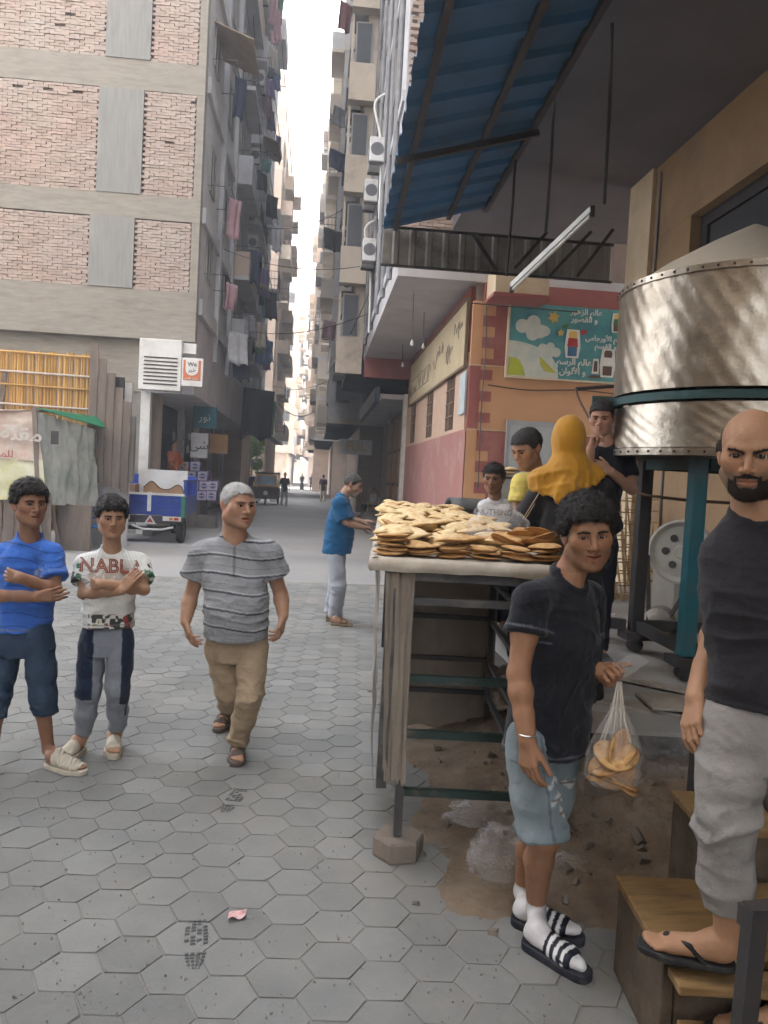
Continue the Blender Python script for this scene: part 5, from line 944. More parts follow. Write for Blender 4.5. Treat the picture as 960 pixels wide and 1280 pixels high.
# ---------------------------------------------------------------- tuk-tuk
tk = Vector((-2.62, 40.2, 0)); tt = thing('auto_rickshaw', tk + Vector((0, 1.2, 0)), 'black and yellow three wheeled auto rickshaw coming up the street', 'rickshaw'); m_tkb = mat('rickshaw_maroon', (0.055, 0.022, 0.022), (0.04, 0.018, 0.02), rough=.45); m_tky = mat('rickshaw_yellow', (0.62, 0.34, 0.04), None, rough=.5); m_blk = mat('black_vinyl', (0.018, 0.018, 0.02), None, rough=.5)
T = lambda x, y, z: tk + Vector((x, y, z))
b_ = MB(); b_.prism([T(-.62, 0, .32), T(.62, 0, .32), T(.66, -.02, .92), T(-.66, -.02, .92)], (0, .12, 0)); b_.build('front_panel', m_tkb, tt)
w_ = MB(); w_.prism([T(-.62, .05, .96), T(.62, .05, .96), T(.56, .22, 1.60), T(-.56, .22, 1.60)], (0, .04, 0)); w_.build('windscreen_frame', m_tky, tt); w_ = MB(); w_.prism([T(-.53, .03, 1.04), T(.53, .03, 1.04), T(.48, .19, 1.53), T(-.48, .19, 1.53)], (0, .02, 0)); w_.build('windscreen', mat('screen_glass', (.10, .14, .18), (.35, .45, .55), scale=1.5, rough=.1, bump=0, spec=.7), tt)
MB().box(tuple(T(-.62, .22, 1.605)), tuple(T(.62, 2.3, 1.72)), .03).build('canopy_roof', m_blk, tt); MB().box(tuple(T(-.64, .9, .35)), tuple(T(.64, 2.3, .9)), .03).build('rear_body', m_tkb, tt); [MB().bar(T(sx * .6, y_, .9), T(sx * .58, y_, 1.61), .05).build('roof_post', m_blk, tt) for sx in (-1, 1) for y_ in (.95, 2.2)]; MB().box(tuple(T(-.55, 1.3, .9)), tuple(T(.55, 1.9, 1.2)), .04).build('seat', m_blk, tt)
for x_, y_ in ((0, .05), (-.56, 1.8), (.56, 1.8)):
    wl = MB().lathe(T(x_ - .05, y_, .24), [(.13, 0), (.22, 0), (.24, .03), (.24, .08), (.22, .1), (.13, .1), (.13, 0)], 20, axis=(1, 0, 0)).build('wheel', m_tyre, tt); MB().lathe(T(x_ - .03, y_, .24), [(.0, .03), (.125, .0), (.125, .06), (0, .06)], 16, axis=(1, 0, 0)).build('rim', m_gal, wl)
MB().lathe(T(0, -.03, .62), [(0, .05), (.10, .04), (.12, 0), (.12, -.04)], 18, axis=(0, -1, 0)).build('headlight', m_white, tt); MB().lathe(T(0, -.06, .36), [(.2, 0), (.22, .02), (.15, .12), (0, .16)], 16, axis=(0, -.3, 1)).build('mudguard', m_blk, tt)
for sx in (-1, 1): MB().box(tuple(T(sx * .4 - .17, -.06, .19)), tuple(T(sx * .4 + .17, -.02, .31))).build('bumper', m_white, tt)
# ---------------------------------------------------------------- grey wheeled bin behind the boy
wb_ = thing('wheeled_bin', CP(1.05, 7.6, .5), 'dark grey plastic wheeled bin behind the bread', 'bin'); c = PY(589, 652, 8.2); m_bin = mat('bin_grey', (0.05, 0.055, 0.06), (0.075, 0.08, 0.085), scale=3, rough=.45, dirt=(.13, .12, .11), dscale=3)
MB().bar(Vector((c.x, c.y, .5)), Vector((c.x, c.y, 1.42)), .38, .42, w2=.46).build('tub', m_bin, wb_); ld_ = MB(); ld_.grid(lambda u, v: Vector((c.x - .26 + .52 * u, c.y - .28 + .56 * v, 1.425 + .11 * math.sin(math.pi * v) ** .6)), 4, 10); o = ld_.build('lid', m_bin, wb_, smooth=True); md = o.modifiers.new('t', 'SOLIDIFY'); md.thickness = .03; MB().box((c.x - .1, c.y - .26, 1.1), (c.x + .1, c.y - .245, 1.3)).build('plate', m_steel, wb_)
# a tray of loaves carried behind the boy
tr_ = PY(634, 597, 6.9); tag(MB().bar(tr_ + Vector((-.15, 0, 0)), tr_ + Vector((.15, .05, 0)), .3, .02).build('bread_board', m_plank, own=True), 'wooden board of loaves on the shelf behind the yellow tee', 'board')
for k in range(3): loaf(tr_ + Vector((-.05 + .04 * k, 0, .012 + .02 * k)), (R(5), R(4 * k - 4), k), BP, 'pale loaf, %s from the bottom, on the wooden board by the yellow tee' % ORD[k], 'loaves on the wooden board')
tag(MB().box((tr_.x - .12, tr_.y - .1, .5), (tr_.x + .12, tr_.y + .1, tr_.z - .012)).build('shelf_stand', m_greywall, own=True), 'grey stand carrying the wooden board of loaves', 'stand')
# ---------------------------------------------------------------- plastic chair and pavement goods far right
yc = Vector((2.45, 33.0, 0)); cy_ = thing('yellow_chair', yc, 'yellow plastic armchair in front of the shuttered shops', 'chair'); m_yc = mat('yellow_plastic', (.50, .33, .03), None, rough=.5); MB().box(tuple(yc + Vector((-.25, -.25, .4))), tuple(yc + Vector((.25, .25, .44)))).build('seat', m_yc, cy_); MB().bar(yc + Vector((.25, -.2, .62)), yc + Vector((.25, .2, .62)), .04, .5).build('backrest', m_yc, cy_); [MB().bar(yc + Vector((sx, sy, 0)), yc + Vector((sx, sy, .64)), .04).build('leg', m_yc, cy_) for sx in (-.23, .23) for sy in (-.23, .23)]; [MB().bar(yc + Vector((-.23, sy, .64)), yc + Vector((.25, sy, .64)), .05, .03).build('armrest', m_yc, cy_) for sy in (-.24, .24)]
for k in range(4): tag(MB().box((1.7 + .05 * k, 27.0 + k * 1.2, 0), (2.5, 27.8 + k * 1.2, .16 + .05 * k)).build('pavement_step', m_conc, own=True), '%s low concrete step in front of the shuttered shops' % ('nearest', 'second', 'third', 'farthest')[k], 'step')
# sign boards on the right under the awnings
s_ = thing('shop_sign_row', (1.6, 34.5, 3.2), 'pale lettered shop sign under the right awning', 'sign'); MB().box((.95, 36.2, 2.75), (2.5, 36.3, 3.45)).build('board', m_greywall, s_); lettering('letters', 'FUL', (1.75, 36.18, 3.1), (1, 0, 0), (0, 0, 1), .6, mat('sign_gold', (.5, .35, .15), rough=.5), s_, bold=.02)
# paper scrap and shoe print on the pavers
sc_ = PZ(296, 1147, .006); tag(MB().grid(lambda u, v: sc_ + Vector((.065 * (u - .5), .05 * (v - .5) + .02 * u, .008 + .008 * math.sin(u * 7) * math.cos(v * 5))), 8, 6).build('paper_scrap', mat('wrapper', (.55, .20, .20), (.6, .5, .48), scale=30, rough=.6), own=True, fix=False), 'small crumpled pink and white wrapper on the pavers', 'litter')
m_mud = mat('dark_mud', (0.075, 0.078, 0.078), (0.11, 0.112, 0.11), scale=40, rough=.95)
for (px, py, rz, lb) in ((245, 1178, .12, 'dark muddy shoe print on the pavers, nearest the camera'), (292, 1000, -.2, 'faint dark shoe print on the pavers by the walking man')):
    c = PZ(px, py, .002); rg = random.Random(px); ca_, sa_ = math.cos(rz), math.sin(rz); t = thing('shoe_print', c, lb, 'shoe print')
    for nm, r0, r1_ in (('heel_mark', 0, 5), ('sole_mark', 7, 15)):
        mb = MB()
        for r_ in range(r0, r1_):
            y = -.15 + r_ * .02; w_ = .045 * max(.2, 1 - ((y - .02) / .19) ** 2) ** .5
            for q in range(4):
                if rg.random() < .18: continue
                x0, x1_ = -w_ + q * w_ / 2 + .002, -w_ + (q + 1) * w_ / 2 - .003; P_ = [(x0, y), (x1_, y + .004), (x1_, y + .013), (x0, y + .010)]; mb.prism([c + Vector((a * ca_ - b * sa_, a * sa_ + b * ca_, 0)) for a, b in P_], (0, 0, .0012))
        tag(mb.build(nm, m_mud, t), kind='stuff')

# crumbs and scraps on the pavers
cr = MB(); rg = random.Random(71)
for k in range(520):
    px, py = rg.uniform(0, 760), 760 + 520 * rg.random() ** .7; c = PZ(px, py, .003); s_ = rg.uniform(.0025, .008) * (1.6 if rg.random() < .06 else 1); M_ = Euler((rg.random() * 6, rg.random() * 6, rg.random() * 6)).to_matrix()
    cr.add([c + M_ @ Vector(q) * s_ for q in ((1, 0, 0), (-.6, .8, 0), (-.5, -.8, .1), (0, 0, .8))], [(0, 1, 2), (0, 3, 1), (1, 3, 2), (2, 3, 0)])
tag(cr.build('street_crumbs', mat('crumb', (.16, .145, .125), (.30, .26, .21), scale=60, rough=.95), fix=False), 'tiny crumbs of grit scattered over the hexagonal pavers', 'grit', kind='stuff')
# cables and conduit on the school end wall and the bakery wall
for i, P_ in enumerate(([(3.1, SY - .03, 3.55), (3.9, SY - .04, 3.50), (4.9, SY - .04, 3.56), (6.0, SY - .04, 3.5)], [(2.99, SY - .03, 5.0), (3.02, SY - .03, 4.2), (3.0, SY - .03, 3.0), (3.03, SY - .03, 1.6)])): tag(MB().tube(smooth_pts([Vector(q) for q in P_]), .011, 5).build('wall_cable', m_steel, own=True), ('sagging black cable under the mural', 'black cable running down the school corner')[i], 'cable')
tag(MB().tube([(BX - .02, 9.2, 5.6), (BX - .02, 9.2, 3.4), (BX - .02, 8.6, 3.35), (BX - .02, 8.6, .6)], .014, 6).build('wall_cable', m_pipe, own=True), 'grey conduit on the bakery wall beside the window', 'cable')
# ================================================================== people: bodies grown from a smooth distance field
F32 = np.float32
def V3(v): return np.array(tuple(v), dtype=F32)
def smin(a, b, k):
    if k <= 0: return np.minimum(a, b)
    h = np.clip(0.5 + 0.5 * (b - a) / k, 0, 1); return b + (a - b) * h - k * h * (1 - h)
def d_cone(P, a, b, ra, rb):
    a = V3(a); b = V3(b); ab = b - a; L2 = float(ab @ ab) + 1e-12
    t = np.clip(((P - a) @ ab) / L2, 0, 1)
    q = P - a - t[..., None] * ab
    return np.sqrt((q * q).sum(-1)) - (ra + (rb - ra) * t)
def d_ell(P, c, r, M=None):
    q = P - V3(c)
    if M is not None: q = q @ M            # columns of M are the ellipsoid's axes
    r = V3(r); k0 = np.sqrt(((q / r) ** 2).sum(-1)); k1 = np.sqrt(((q / (r * r)) ** 2).sum(-1)) + 1e-9
    return k0 * (k0 - 1) / k1
class Vol:
    def __init__(s, lo, hi, h):
        s.h = h; s.lo = np.array(lo, dtype=F32); n = np.ceil((np.array(hi) - np.array(lo)) / h).astype(int) + 1; s.n = n
        s.F = np.full(n, 1.0, dtype=F32)
    def sub(s, lo, hi):
        a = np.clip(np.floor((np.array(lo) - s.lo) / s.h).astype(int), 0, s.n); b = np.clip(np.ceil((np.array(hi) - s.lo) / s.h).astype(int) + 1, 0, s.n)
        if (b <= a).any(): return None, None
        g = np.stack(np.meshgrid(*[s.lo[i] + s.h * np.arange(a[i], b[i], dtype=F32) for i in range(3)], indexing='ij'), -1)
        return (slice(a[0], b[0]), slice(a[1], b[1]), slice(a[2], b[2])), g
    def put(s, fn, lo, hi, k=0.0, op='add'):
        m = 0.02 + k; sl, g = s.sub(np.array(lo) - m, np.array(hi) + m)
        if sl is None: return s
        d = fn(g).astype(F32)
        if op == 'add': s.F[sl] = smin(s.F[sl], d, k)
        elif op == 'cut': s.F[sl] = -smin(-s.F[sl], d, k)
        return s
    def cone(s, a, b, ra, rb, k=0.0, op='add'):
        a = V3(a); b = V3(b); r = max(ra, rb); return s.put(lambda P: d_cone(P, a, b, ra, rb), np.minimum(a, b) - r, np.maximum(a, b) + r, k, op)
    def chain(s, pts, rs, k=0.01):
        for i in range(len(pts) - 1): s.cone(pts[i], pts[i + 1], rs[i], rs[i + 1], k)
        return s
    def ell(s, c, r, M=None, k=0.0, op='add'):
        m = max(r); c = V3(c); return s.put(lambda P: d_ell(P, c, r, M), c - m, c + m, k, op)
    def like(s, F=None):
        o = Vol.__new__(Vol); o.h = s.h; o.lo = s.lo.copy(); o.n = s.n.copy(); o.F = np.full(s.n, 1.0, dtype=F32) if F is None else F; return o
    def all(s): return np.stack(np.meshgrid(*[s.lo[i] + s.h * np.arange(s.n[i], dtype=F32) for i in range(3)], indexing='ij'), -1)
    def keep(s, fn):                       # keep only where fn(P) < 0
        s.F = np.maximum(s.F, fn(s.all()).astype(F32)); return s
    def mesh(s):
        F = s.F.copy(); F[0] = F[-1] = 1; F[:, 0] = F[:, -1] = 1; F[:, :, 0] = F[:, :, -1] = 1
        ins = F < 0
        c = np.zeros(np.array(F.shape) - 1, dtype=np.int8)
        for dx in (0, 1):
            for dy in (0, 1):
                for dz in (0, 1): c += ins[dx:dx + c.shape[0], dy:dy + c.shape[1], dz:dz + c.shape[2]]
        act = (c > 0) & (c < 8); idx = np.full(c.shape, -1, dtype=np.int64); cells = np.argwhere(act); idx[act] = np.arange(len(cells))
        if len(cells) == 0: return np.zeros((0, 3)), np.zeros((0, 4), int)
        acc = np.zeros((len(cells), 3)); cnt = np.zeros(len(cells))
        co = [(x, y, z) for x in (0, 1) for y in (0, 1) for z in (0, 1)]
        val = {o: F[cells[:, 0] + o[0], cells[:, 1] + o[1], cells[:, 2] + o[2]] for o in co}
        for o in co:
            for ax in range(3):
                if o[ax]: continue
                o2 = tuple(1 if i == ax else o[i] for i in range(3)); a, b = val[o], val[o2]; m = (a < 0) != (b < 0)
                t = np.where(m, a / np.where(m, a - b, 1), 0); p = np.array(o, float)[None].repeat(len(cells), 0); p[:, ax] += t
                acc += p * m[:, None]; cnt += m
        V = s.lo + s.h * (cells + acc / cnt[:, None])
        Q = []
        for ax in range(3):
            sl0 = [slice(None)] * 3; sl1 = [slice(None)] * 3; sl0[ax] = slice(0, -1); sl1[ax] = slice(1, None)
            a = ins[tuple(sl0)]; b = ins[tuple(sl1)]; e = np.argwhere(a != b); fl = a[tuple(e.T)]
            u, v = (ax + 1) % 3, (ax + 2) % 3
            ok = (e[:, u] > 0) & (e[:, v] > 0) & (e[:, u] < c.shape[u]) & (e[:, v] < c.shape[v]); e = e[ok]; fl = fl[ok]
            def cell(du, dv):
                q = e.copy(); q[:, u] -= du; q[:, v] -= dv; return idx[tuple(q.T)]
            q = np.stack([cell(1, 1), cell(0, 1), cell(0, 0), cell(1, 0)], 1); q[~fl] = q[~fl][:, ::-1]; Q.append(q)
        return V, np.concatenate(Q)
def normals(V, Q):
    n = np.cross(V[Q[:, 2]] - V[Q[:, 0]], V[Q[:, 3]] - V[Q[:, 1]]); N = np.zeros_like(V)
    for k in range(4): np.add.at(N, Q[:, k], n)
    return N / (np.linalg.norm(N, axis=1, keepdims=True) + 1e-12)
def join(parts):
    V = []; Q = []; n = 0
    for v, q in parts: V.append(v); Q.append(q + n); n += len(v)
    return np.concatenate(V), np.concatenate(Q)
def obj_vq(name, V, Q, m, parent, col=None, smooth=True):
    o0 = np.array(tuple(origin(parent))); me = bpy.data.meshes.new(name)
    V = V - o0; n = len(V); f = len(Q); k = Q.shape[1]
    me.vertices.add(n); me.vertices.foreach_set('co', V.astype(np.float32).ravel())
    me.loops.add(f * k); me.loops.foreach_set('vertex_index', Q.astype(np.int32).ravel())
    me.polygons.add(f); me.polygons.foreach_set('loop_start', np.arange(0, f * k, k, dtype=np.int32)); me.polygons.foreach_set('loop_total', np.full(f, k, dtype=np.int32))
    me.polygons.foreach_set('use_smooth', np.full(f, smooth, dtype=bool)); me.update(calc_edges=True); me.validate()
    if m: me.materials.append(m)
    if col is not None:
        a = me.color_attributes.new('Col', 'FLOAT_COLOR', 'POINT'); C = np.ones((n, 4), dtype=np.float32); C[:, :3] = col; a.data.foreach_set('color', C.ravel())
    return link(name, me, parent)

def sstep(x, a, b): t = np.clip((x - a) / (b - a), 0, 1); return t * t * (3 - 2 * t)

# ---------------------------------------------------------------- head
def head_vol(h, sp):
    """head-local: face towards -Y, up Z, origin mid head, chin at -0.115, crown at 0.117"""
    fat = sp.get('fat', 0.0); jw = sp.get('jaw', 1.0); nb = sp.get('nose', 1.0)
    v = Vol((-0.12, -0.145, -0.20), (0.12, 0.125, 0.14), h)
    v.ell((0, 0.014, 0.034), (0.077, 0.097, 0.083))
    v.ell((0, -0.016, 0.028), (0.068, 0.078, 0.068), k=0.02)
    v.ell((0, -0.030, -0.040), (0.058 + fat * .012, 0.062, 0.070), k=0.03)
    for s in (-1, 1):
        v.cone((s * 0.054 * jw, -0.004, -0.060), (s * 0.018, -0.066, -0.097), 0.021 + fat * .01, 0.018, 0.036)
        v.ell((s * 0.043, -0.058, -0.014), (0.026 + fat * .006, 0.024, 0.022 + fat * .008), k=0.032)
        v.cone((s * 0.046, -0.076, 0.027), (s * 0.012, -0.090, 0.022), 0.009, 0.010, 0.014)
    v.ell((0, -0.076, -0.100), (0.021, 0.017, 0.016), k=0.02)
    v.ell((0, -0.083, -0.060), (0.026, 0.014, 0.024), k=0.016)
    for s in (-1, 1): v.ell((s * 0.032, -0.096, 0.004), (0.019, 0.0125, 0.0115), k=0.010, op='cut')
    v.cone((0, -0.089, 0.014), (0, -0.113, -0.026), 0.0075 * nb, 0.0105 * nb, 0.009)
    v.ell((0, -0.112, -0.031), (0.011 * nb, 0.010, 0.009), k=0.006)
    for s in (-1, 1):
        v.ell((s * 0.0135 * nb, -0.100, -0.033), (0.0085 * nb, 0.0105, 0.0078), k=0.006)
        v.ell((s * 0.0075, -0.109, -0.041), (0.004, 0.0055, 0.004), k=0.003, op='cut')
        # lids round the eyeball
        v.ell((s * 0.032, -0.0755, 0.004), (0.0165, 0.0150, 0.0118), k=0.004)
        v.put(lambda P, s=s: np.maximum(np.abs(P[..., 2] - 0.0035 + (np.abs(P[..., 0] - s * 0.032)) ** 2 * 10 * np.sign(P[..., 2] - 0.0035) * 1.2) - sp.get('eye', 0.0054), np.maximum(np.abs(P[..., 0] - s * 0.032) - 0.0138, P[..., 1] + 0.080)),
              (s * 0.032 - 0.016, -0.1, -0.01), (s * 0.032 + 0.016, -0.07, 0.016), 0.0012, 'cut')
        # ears
        M = np.array(Euler((R(-12), 0, s * R(-22))).to_matrix(), dtype=F32)
        v.ell((s * 0.081, 0.012, -0.002), (0.0075, 0.019, 0.031), M, k=0.006)
        v.ell((s * 0.087, 0.006, 0.0), (0.005, 0.011, 0.019), M, k=0.005, op='cut')
        v.ell((s * 0.077, 0.004, -0.030), (0.006, 0.009, 0.009), None, k=0.006)
    op = sp.get('mouth', 0.0)
    v.cone((-0.021, -0.086, -0.0585), (0, -0.0965, -0.056), 0.0042, 0.0066, 0.006); v.cone((0.021, -0.086, -0.0585), (0, -0.0965, -0.056), 0.0042, 0.0066, 0.006)
    v.cone((-0.017, -0.087, -0.0685 - op), (0, -0.0955, -0.070 - op), 0.0045, 0.0078, 0.006); v.cone((0.017, -0.087, -0.0685 - op), (0, -0.0955, -0.070 - op), 0.0045, 0.0078, 0.006)
    w = 0.024; zc = -0.0630 - op * .5; sm = sp.get('smile', 0.0)
    v.put(lambda P: np.maximum(np.abs(P[..., 2] - zc - sm * np.abs(P[..., 0])) - (0.0010 + op * .6 * np.clip(1 - (P[..., 0] / w) ** 2, 0, 1)), np.maximum(np.abs(P[..., 0]) - w, P[..., 1] + 0.082)), (-w, -0.11, zc - .01), (w, -0.075, zc + .014), 0.0022, 'cut')
    return v
def head_paint(L, sp):
    """colour multiplier per vertex in head-local space"""
    C = np.ones((len(L), 3)); x, y, z = L[:, 0], L[:, 1], L[:, 2]; ax = np.abs(x)
    op = sp.get('mouth', 0.0)
    lip = sstep(-np.sqrt((ax / 0.024) ** 2 + ((z + 0.0635 + op * .5) / (0.0125 + op * .6)) ** 2), -1.1, -0.85) * (y < -0.078)
    C *= 1 - lip[:, None] * np.array([0.12, 0.34, 0.32])
    C *= 1 - (sstep(-np.abs(z - (-0.063 - op * .5)), -0.003 - op, -0.001) * (ax < 0.022) * (y < -0.075) * (y > -0.0945 + op * 2))[:, None] * 0.55
    red = sstep(-np.sqrt((ax - 0.045) ** 2 + (z + 0.02) ** 2 + (y + 0.07) ** 2), -0.04, -0.005) + sstep(-np.sqrt(x ** 2 + (z + .03) ** 2 + (y + .11) ** 2), -0.022, -0.006) + (ax > 0.078) * 0.8
    C *= 1 - np.clip(red, 0, 1)[:, None] * np.array([-0.05, 0.07, 0.09])
    soc = sstep(-np.sqrt(((ax - 0.032) / 0.024) ** 2 + ((z - 0.002) / 0.019) ** 2), -1.15, -0.5) * (y < -0.06)
    C *= 1 - soc[:, None] * np.array([0.16, 0.22, 0.24])
    lash = sstep(-np.abs(np.sqrt(((ax - 0.032) / 0.0142) ** 2 + ((z - 0.0035) / 0.0058) ** 2) - 1.02), -0.16, -0.06) * (y < -0.076) * (z > 0.0015)
    C *= 1 - lash[:, None] * 0.72
    st = sp.get('stubble', 0)
    if st:
        m = (sstep(-z, 0.030, 0.055) * sstep(-y, -0.012, 0.02) * (1 - lip) * (z > -0.125))
        m = m * np.clip(sstep(ax, 0.0, 0.02) * 0 + 1, 0, 1) * (1 - sstep(-np.sqrt((ax / .03) ** 2 + ((z + .035) / .016) ** 2), -1, -.7))
        C *= 1 - (st * m)[:, None] * np.array([0.75, 0.7, 0.62])
    return C
def arm_hand(v, sh, el, wr, sp, hand, s, k=0.02):
    """s: radius scale. hand: dict(dir, palm, curl[4], spread, thumb)"""
    sh, el, wr = V3(sh), V3(el), V3(wr); m = el + (wr - el) * 0.28; q = sp.get('arm', 1.0) * s
    up = sh + (el - sh) * 0.45
    v.chain([sh, up, el], [0.050 * q, 0.046 * q, 0.037 * q], k); v.chain([el, m, wr], [0.037 * q, 0.041 * q, 0.025 * s], k)
    mid = (m + wr) / 2; v.cone(mid, wr, 0.033 * q, 0.026 * s, 0.02)
    hand_sdf(v, wr, hand, s)
def hand_sdf(v, wr, hd, s):
    d = Vector(hd['dir']).normalized(); n = Vector(hd['palm']); n = (n - d * n.dot(d)).normalized(); side = d.cross(n) * hd.get('side', 1)   # side: towards the thumb
    wr = Vector(wr); curl = hd.get('curl', (25, 28, 32, 36)); sp_ = hd.get('spread', 4)
    kn = []
    for i in range(4):
        off = (1.5 - i) * 0.0195 * s
        base = wr + d * (0.086 - abs(i - 1.2) * 0.004) * s + side * off + n * (-0.002 * s)
        kn.append(base)
        v.cone(wr + side * off * 0.55 + d * 0.008 * s, base, 0.0155 * s, 0.0115 * s, 0.012 * s)
    ln = ((0.040, 0.025, 0.019), (0.045, 0.029, 0.020), (0.041, 0.027, 0.019), (0.032, 0.020, 0.017))
    for i in range(4):
        a = R(curl[i] * 0.8); p = kn[i]; fd = (d + side * math.tan(R(sp_)) * (1.5 - i) * 0.6).normalized(); r = (0.0098, 0.0102, 0.0096, 0.0085)[i] * s
        for j, l in enumerate(ln[i]):
            dd = fd * math.cos(a) + n * math.sin(a); q = p + dd * l * s
            v.cone(p, q, r, r * 0.9, 0.004 * s); p = q; r *= 0.9; a += R(curl[i] * (1.1 if j == 0 else 0.7))
    ta = R(hd.get('thumb', 40)); p = wr + d * 0.022 * s + side * 0.022 * s + n * 0.006 * s
    td = (d * math.cos(ta) + side * math.sin(ta) + n * 0.35).normalized()
    for j, (l, r) in enumerate(((0.044, 0.0150), (0.032, 0.0112), (0.025, 0.0102))):
        q = p + td * l * s; v.cone(p, q, r * s, r * 0.86 * s, 0.008 * s if j == 0 else 0.004 * s); p = q
        td = (td + d * 0.28 + n * 0.12).normalized()
def bounds(pts, m): A = np.array([tuple(p) for p in pts]); return A.min(0) - m, A.max(0) + m
def torso_fn(sec, yaw):
    """sec: list of (centre Vector, rx, ry) bottom to top; cross-section superellipse turned by yaw"""
    Z = np.array([c.z for c, _, _ in sec]); X = np.array([c.x for c, _, _ in sec]); Y = np.array([c.y for c, _, _ in sec]); RX = np.array([a for _, a, _ in sec]); RY = np.array([b for _, _, b in sec])
    zz = np.linspace(Z[0], Z[-1], 60)
    def smooth(A):
        a = np.interp(zz, Z, A); k = np.ones(7) / 7; return np.convolve(np.pad(a, 3, mode='edge'), k, 'valid')
    X2, Y2, A2, B2 = smooth(X), smooth(Y), smooth(RX), smooth(RY); cy, sy = math.cos(yaw), math.sin(yaw)
    def fn(P, grow=0.0):
        z = P[..., 2]; dx = P[..., 0] - np.interp(z, zz, X2); dy = P[..., 1] - np.interp(z, zz, Y2)
        u = dx * cy + dy * sy; w = -dx * sy + dy * cy; a = np.interp(z, zz, A2) + grow; b = np.interp(z, zz, B2) + grow
        e = 2.35; r = (np.abs(u / a) ** e + np.abs(w / b) ** e) ** (1 / e)
        return ((r - 1) * np.minimum(a, b)).astype(F32)
    return fn
def wrinkle(V, N, amp, f=(9, 9, 5), seed=0, mask=1.0, ridge=True):
    P = V * np.array(f) + np.stack([fbm(V * 4.0 + 7 * k, seed + 50 + k, 2) for k in range(3)], 1) * 1.3
    n = noise3(P, seed); n2 = noise3(P[:, [1, 2, 0]] * 1.9 + 5, seed + 3)
    r = (np.clip(1 - np.abs(n) * 1.6, 0, 1) ** 1.6 - .30) * 1.25 + (np.clip(1 - np.abs(n2) * 1.6, 0, 1) ** 1.6 - .3) * .6
    return V + N * (amp * r * mask)[:, None]
def plane(p, n):
    p = V3(p); n = V3(Vector(n).normalized()); return lambda P: ((P - p) @ n)
M_SKIN = {}
def skin(name, c):
    return mat('skin_' + name, (1, 1, 1), (0.86, 0.82, 0.80), scale=14, rough=0.52, bump=0.06, bscale=260, vcol=True, spec=0.4, sss=0.12) if False else _skin(name, c)
def _skin(name, c):
    m = mat('skin_' + name, c, tuple(x * f for x, f in zip(c, (0.90, 0.84, 0.80))), scale=22, rough=0.58, bump=0.22, bscale=110, vcol=True, spec=0.38, sss=0.05)
    return m
def rotm(yaw, pitch=0, roll=0):
    """columns: local axes in world. yaw 0 faces -Y; +90deg faces +X. pitch>0 looks down"""
    return np.array(Matrix.Rotation(yaw, 3, 'Z') @ Matrix.Rotation(pitch, 3, 'X') @ Matrix.Rotation(roll, 3, 'Y'), dtype=F32)
def fdir(yaw): return Vector((math.sin(yaw), -math.cos(yaw), 0))
HAIRLINE = ([-0.13, -0.085, -0.055, -0.03, 0.0, 0.03, 0.055, 0.13], [0.062, 0.064, 0.050, 0.012, 0.004, 0.000, -0.040, -0.075])
def hair_mesh(st, rng):
    kind = st['kind']; h = st.get('h', 0.0045); v = Vol((-0.14, -0.16, -0.13), (0.14, 0.16, 0.19), h); t = st.get('t', 0.016); up = st.get('lift', 0.0)
    v.ell((0, 0.014, 0.034 + up * .5), (0.077 + t * .75, 0.097 + t, 0.083 + t + up * .5)); v.ell((0, -0.018, 0.036 + up), (0.068 + t * .8, 0.078 + t, 0.066 + t), k=0.02)
    zf = st.get('front', 0.0)
    def line(P):
        zl = np.interp(P[..., 1], HAIRLINE[0], HAIRLINE[1]) + np.where(P[..., 1] < -0.05, zf, 0); return (zl - P[..., 2]) + 0.004 * np.sin(P[..., 0] * 260 + P[..., 1] * 90)
    v.keep(line)
    if kind == 'curly':
        n = st.get('n', 420)
        for _ in range(n):
            a = rng.normal(size=3); a /= np.linalg.norm(a); a[2] = a[2] if a[2] > -0.3 else -a[2]
            e = np.array([0.077 + t * .8, 0.097 + t, 0.083 + t + up * .5]); c = a * e + np.array([0, 0.014, 0.034 + up * .5])
            if line(c[None])[0] > -0.004: continue
            r = rng.uniform(0.007, 0.0155); v.ell(c + a * rng.uniform(-0.004, 0.004), (r, r, r), k=0.002)
        for _ in range(st.get('fringe', 30)):
            x = rng.uniform(-0.06, 0.06); r = rng.uniform(0.007, 0.012); v.ell((x, -0.088 - t * .5 + abs(x) * .35, 0.066 + zf + rng.uniform(-0.008, 0.02)), (r, r, r * 1.3), k=0.003)
    V, Q = v.mesh(); N = normals(V, Q)
    if kind == 'curly': V = V + N * (0.0022 * noise3(V * 210, 3))[:, None]
    else:
        V = V + N * (st.get('amp', 0.002) * noise3(V * np.array([150, 60, 90]), 4) + 0.003 * noise3(V * 40, 9))[:, None]
    return V, Q
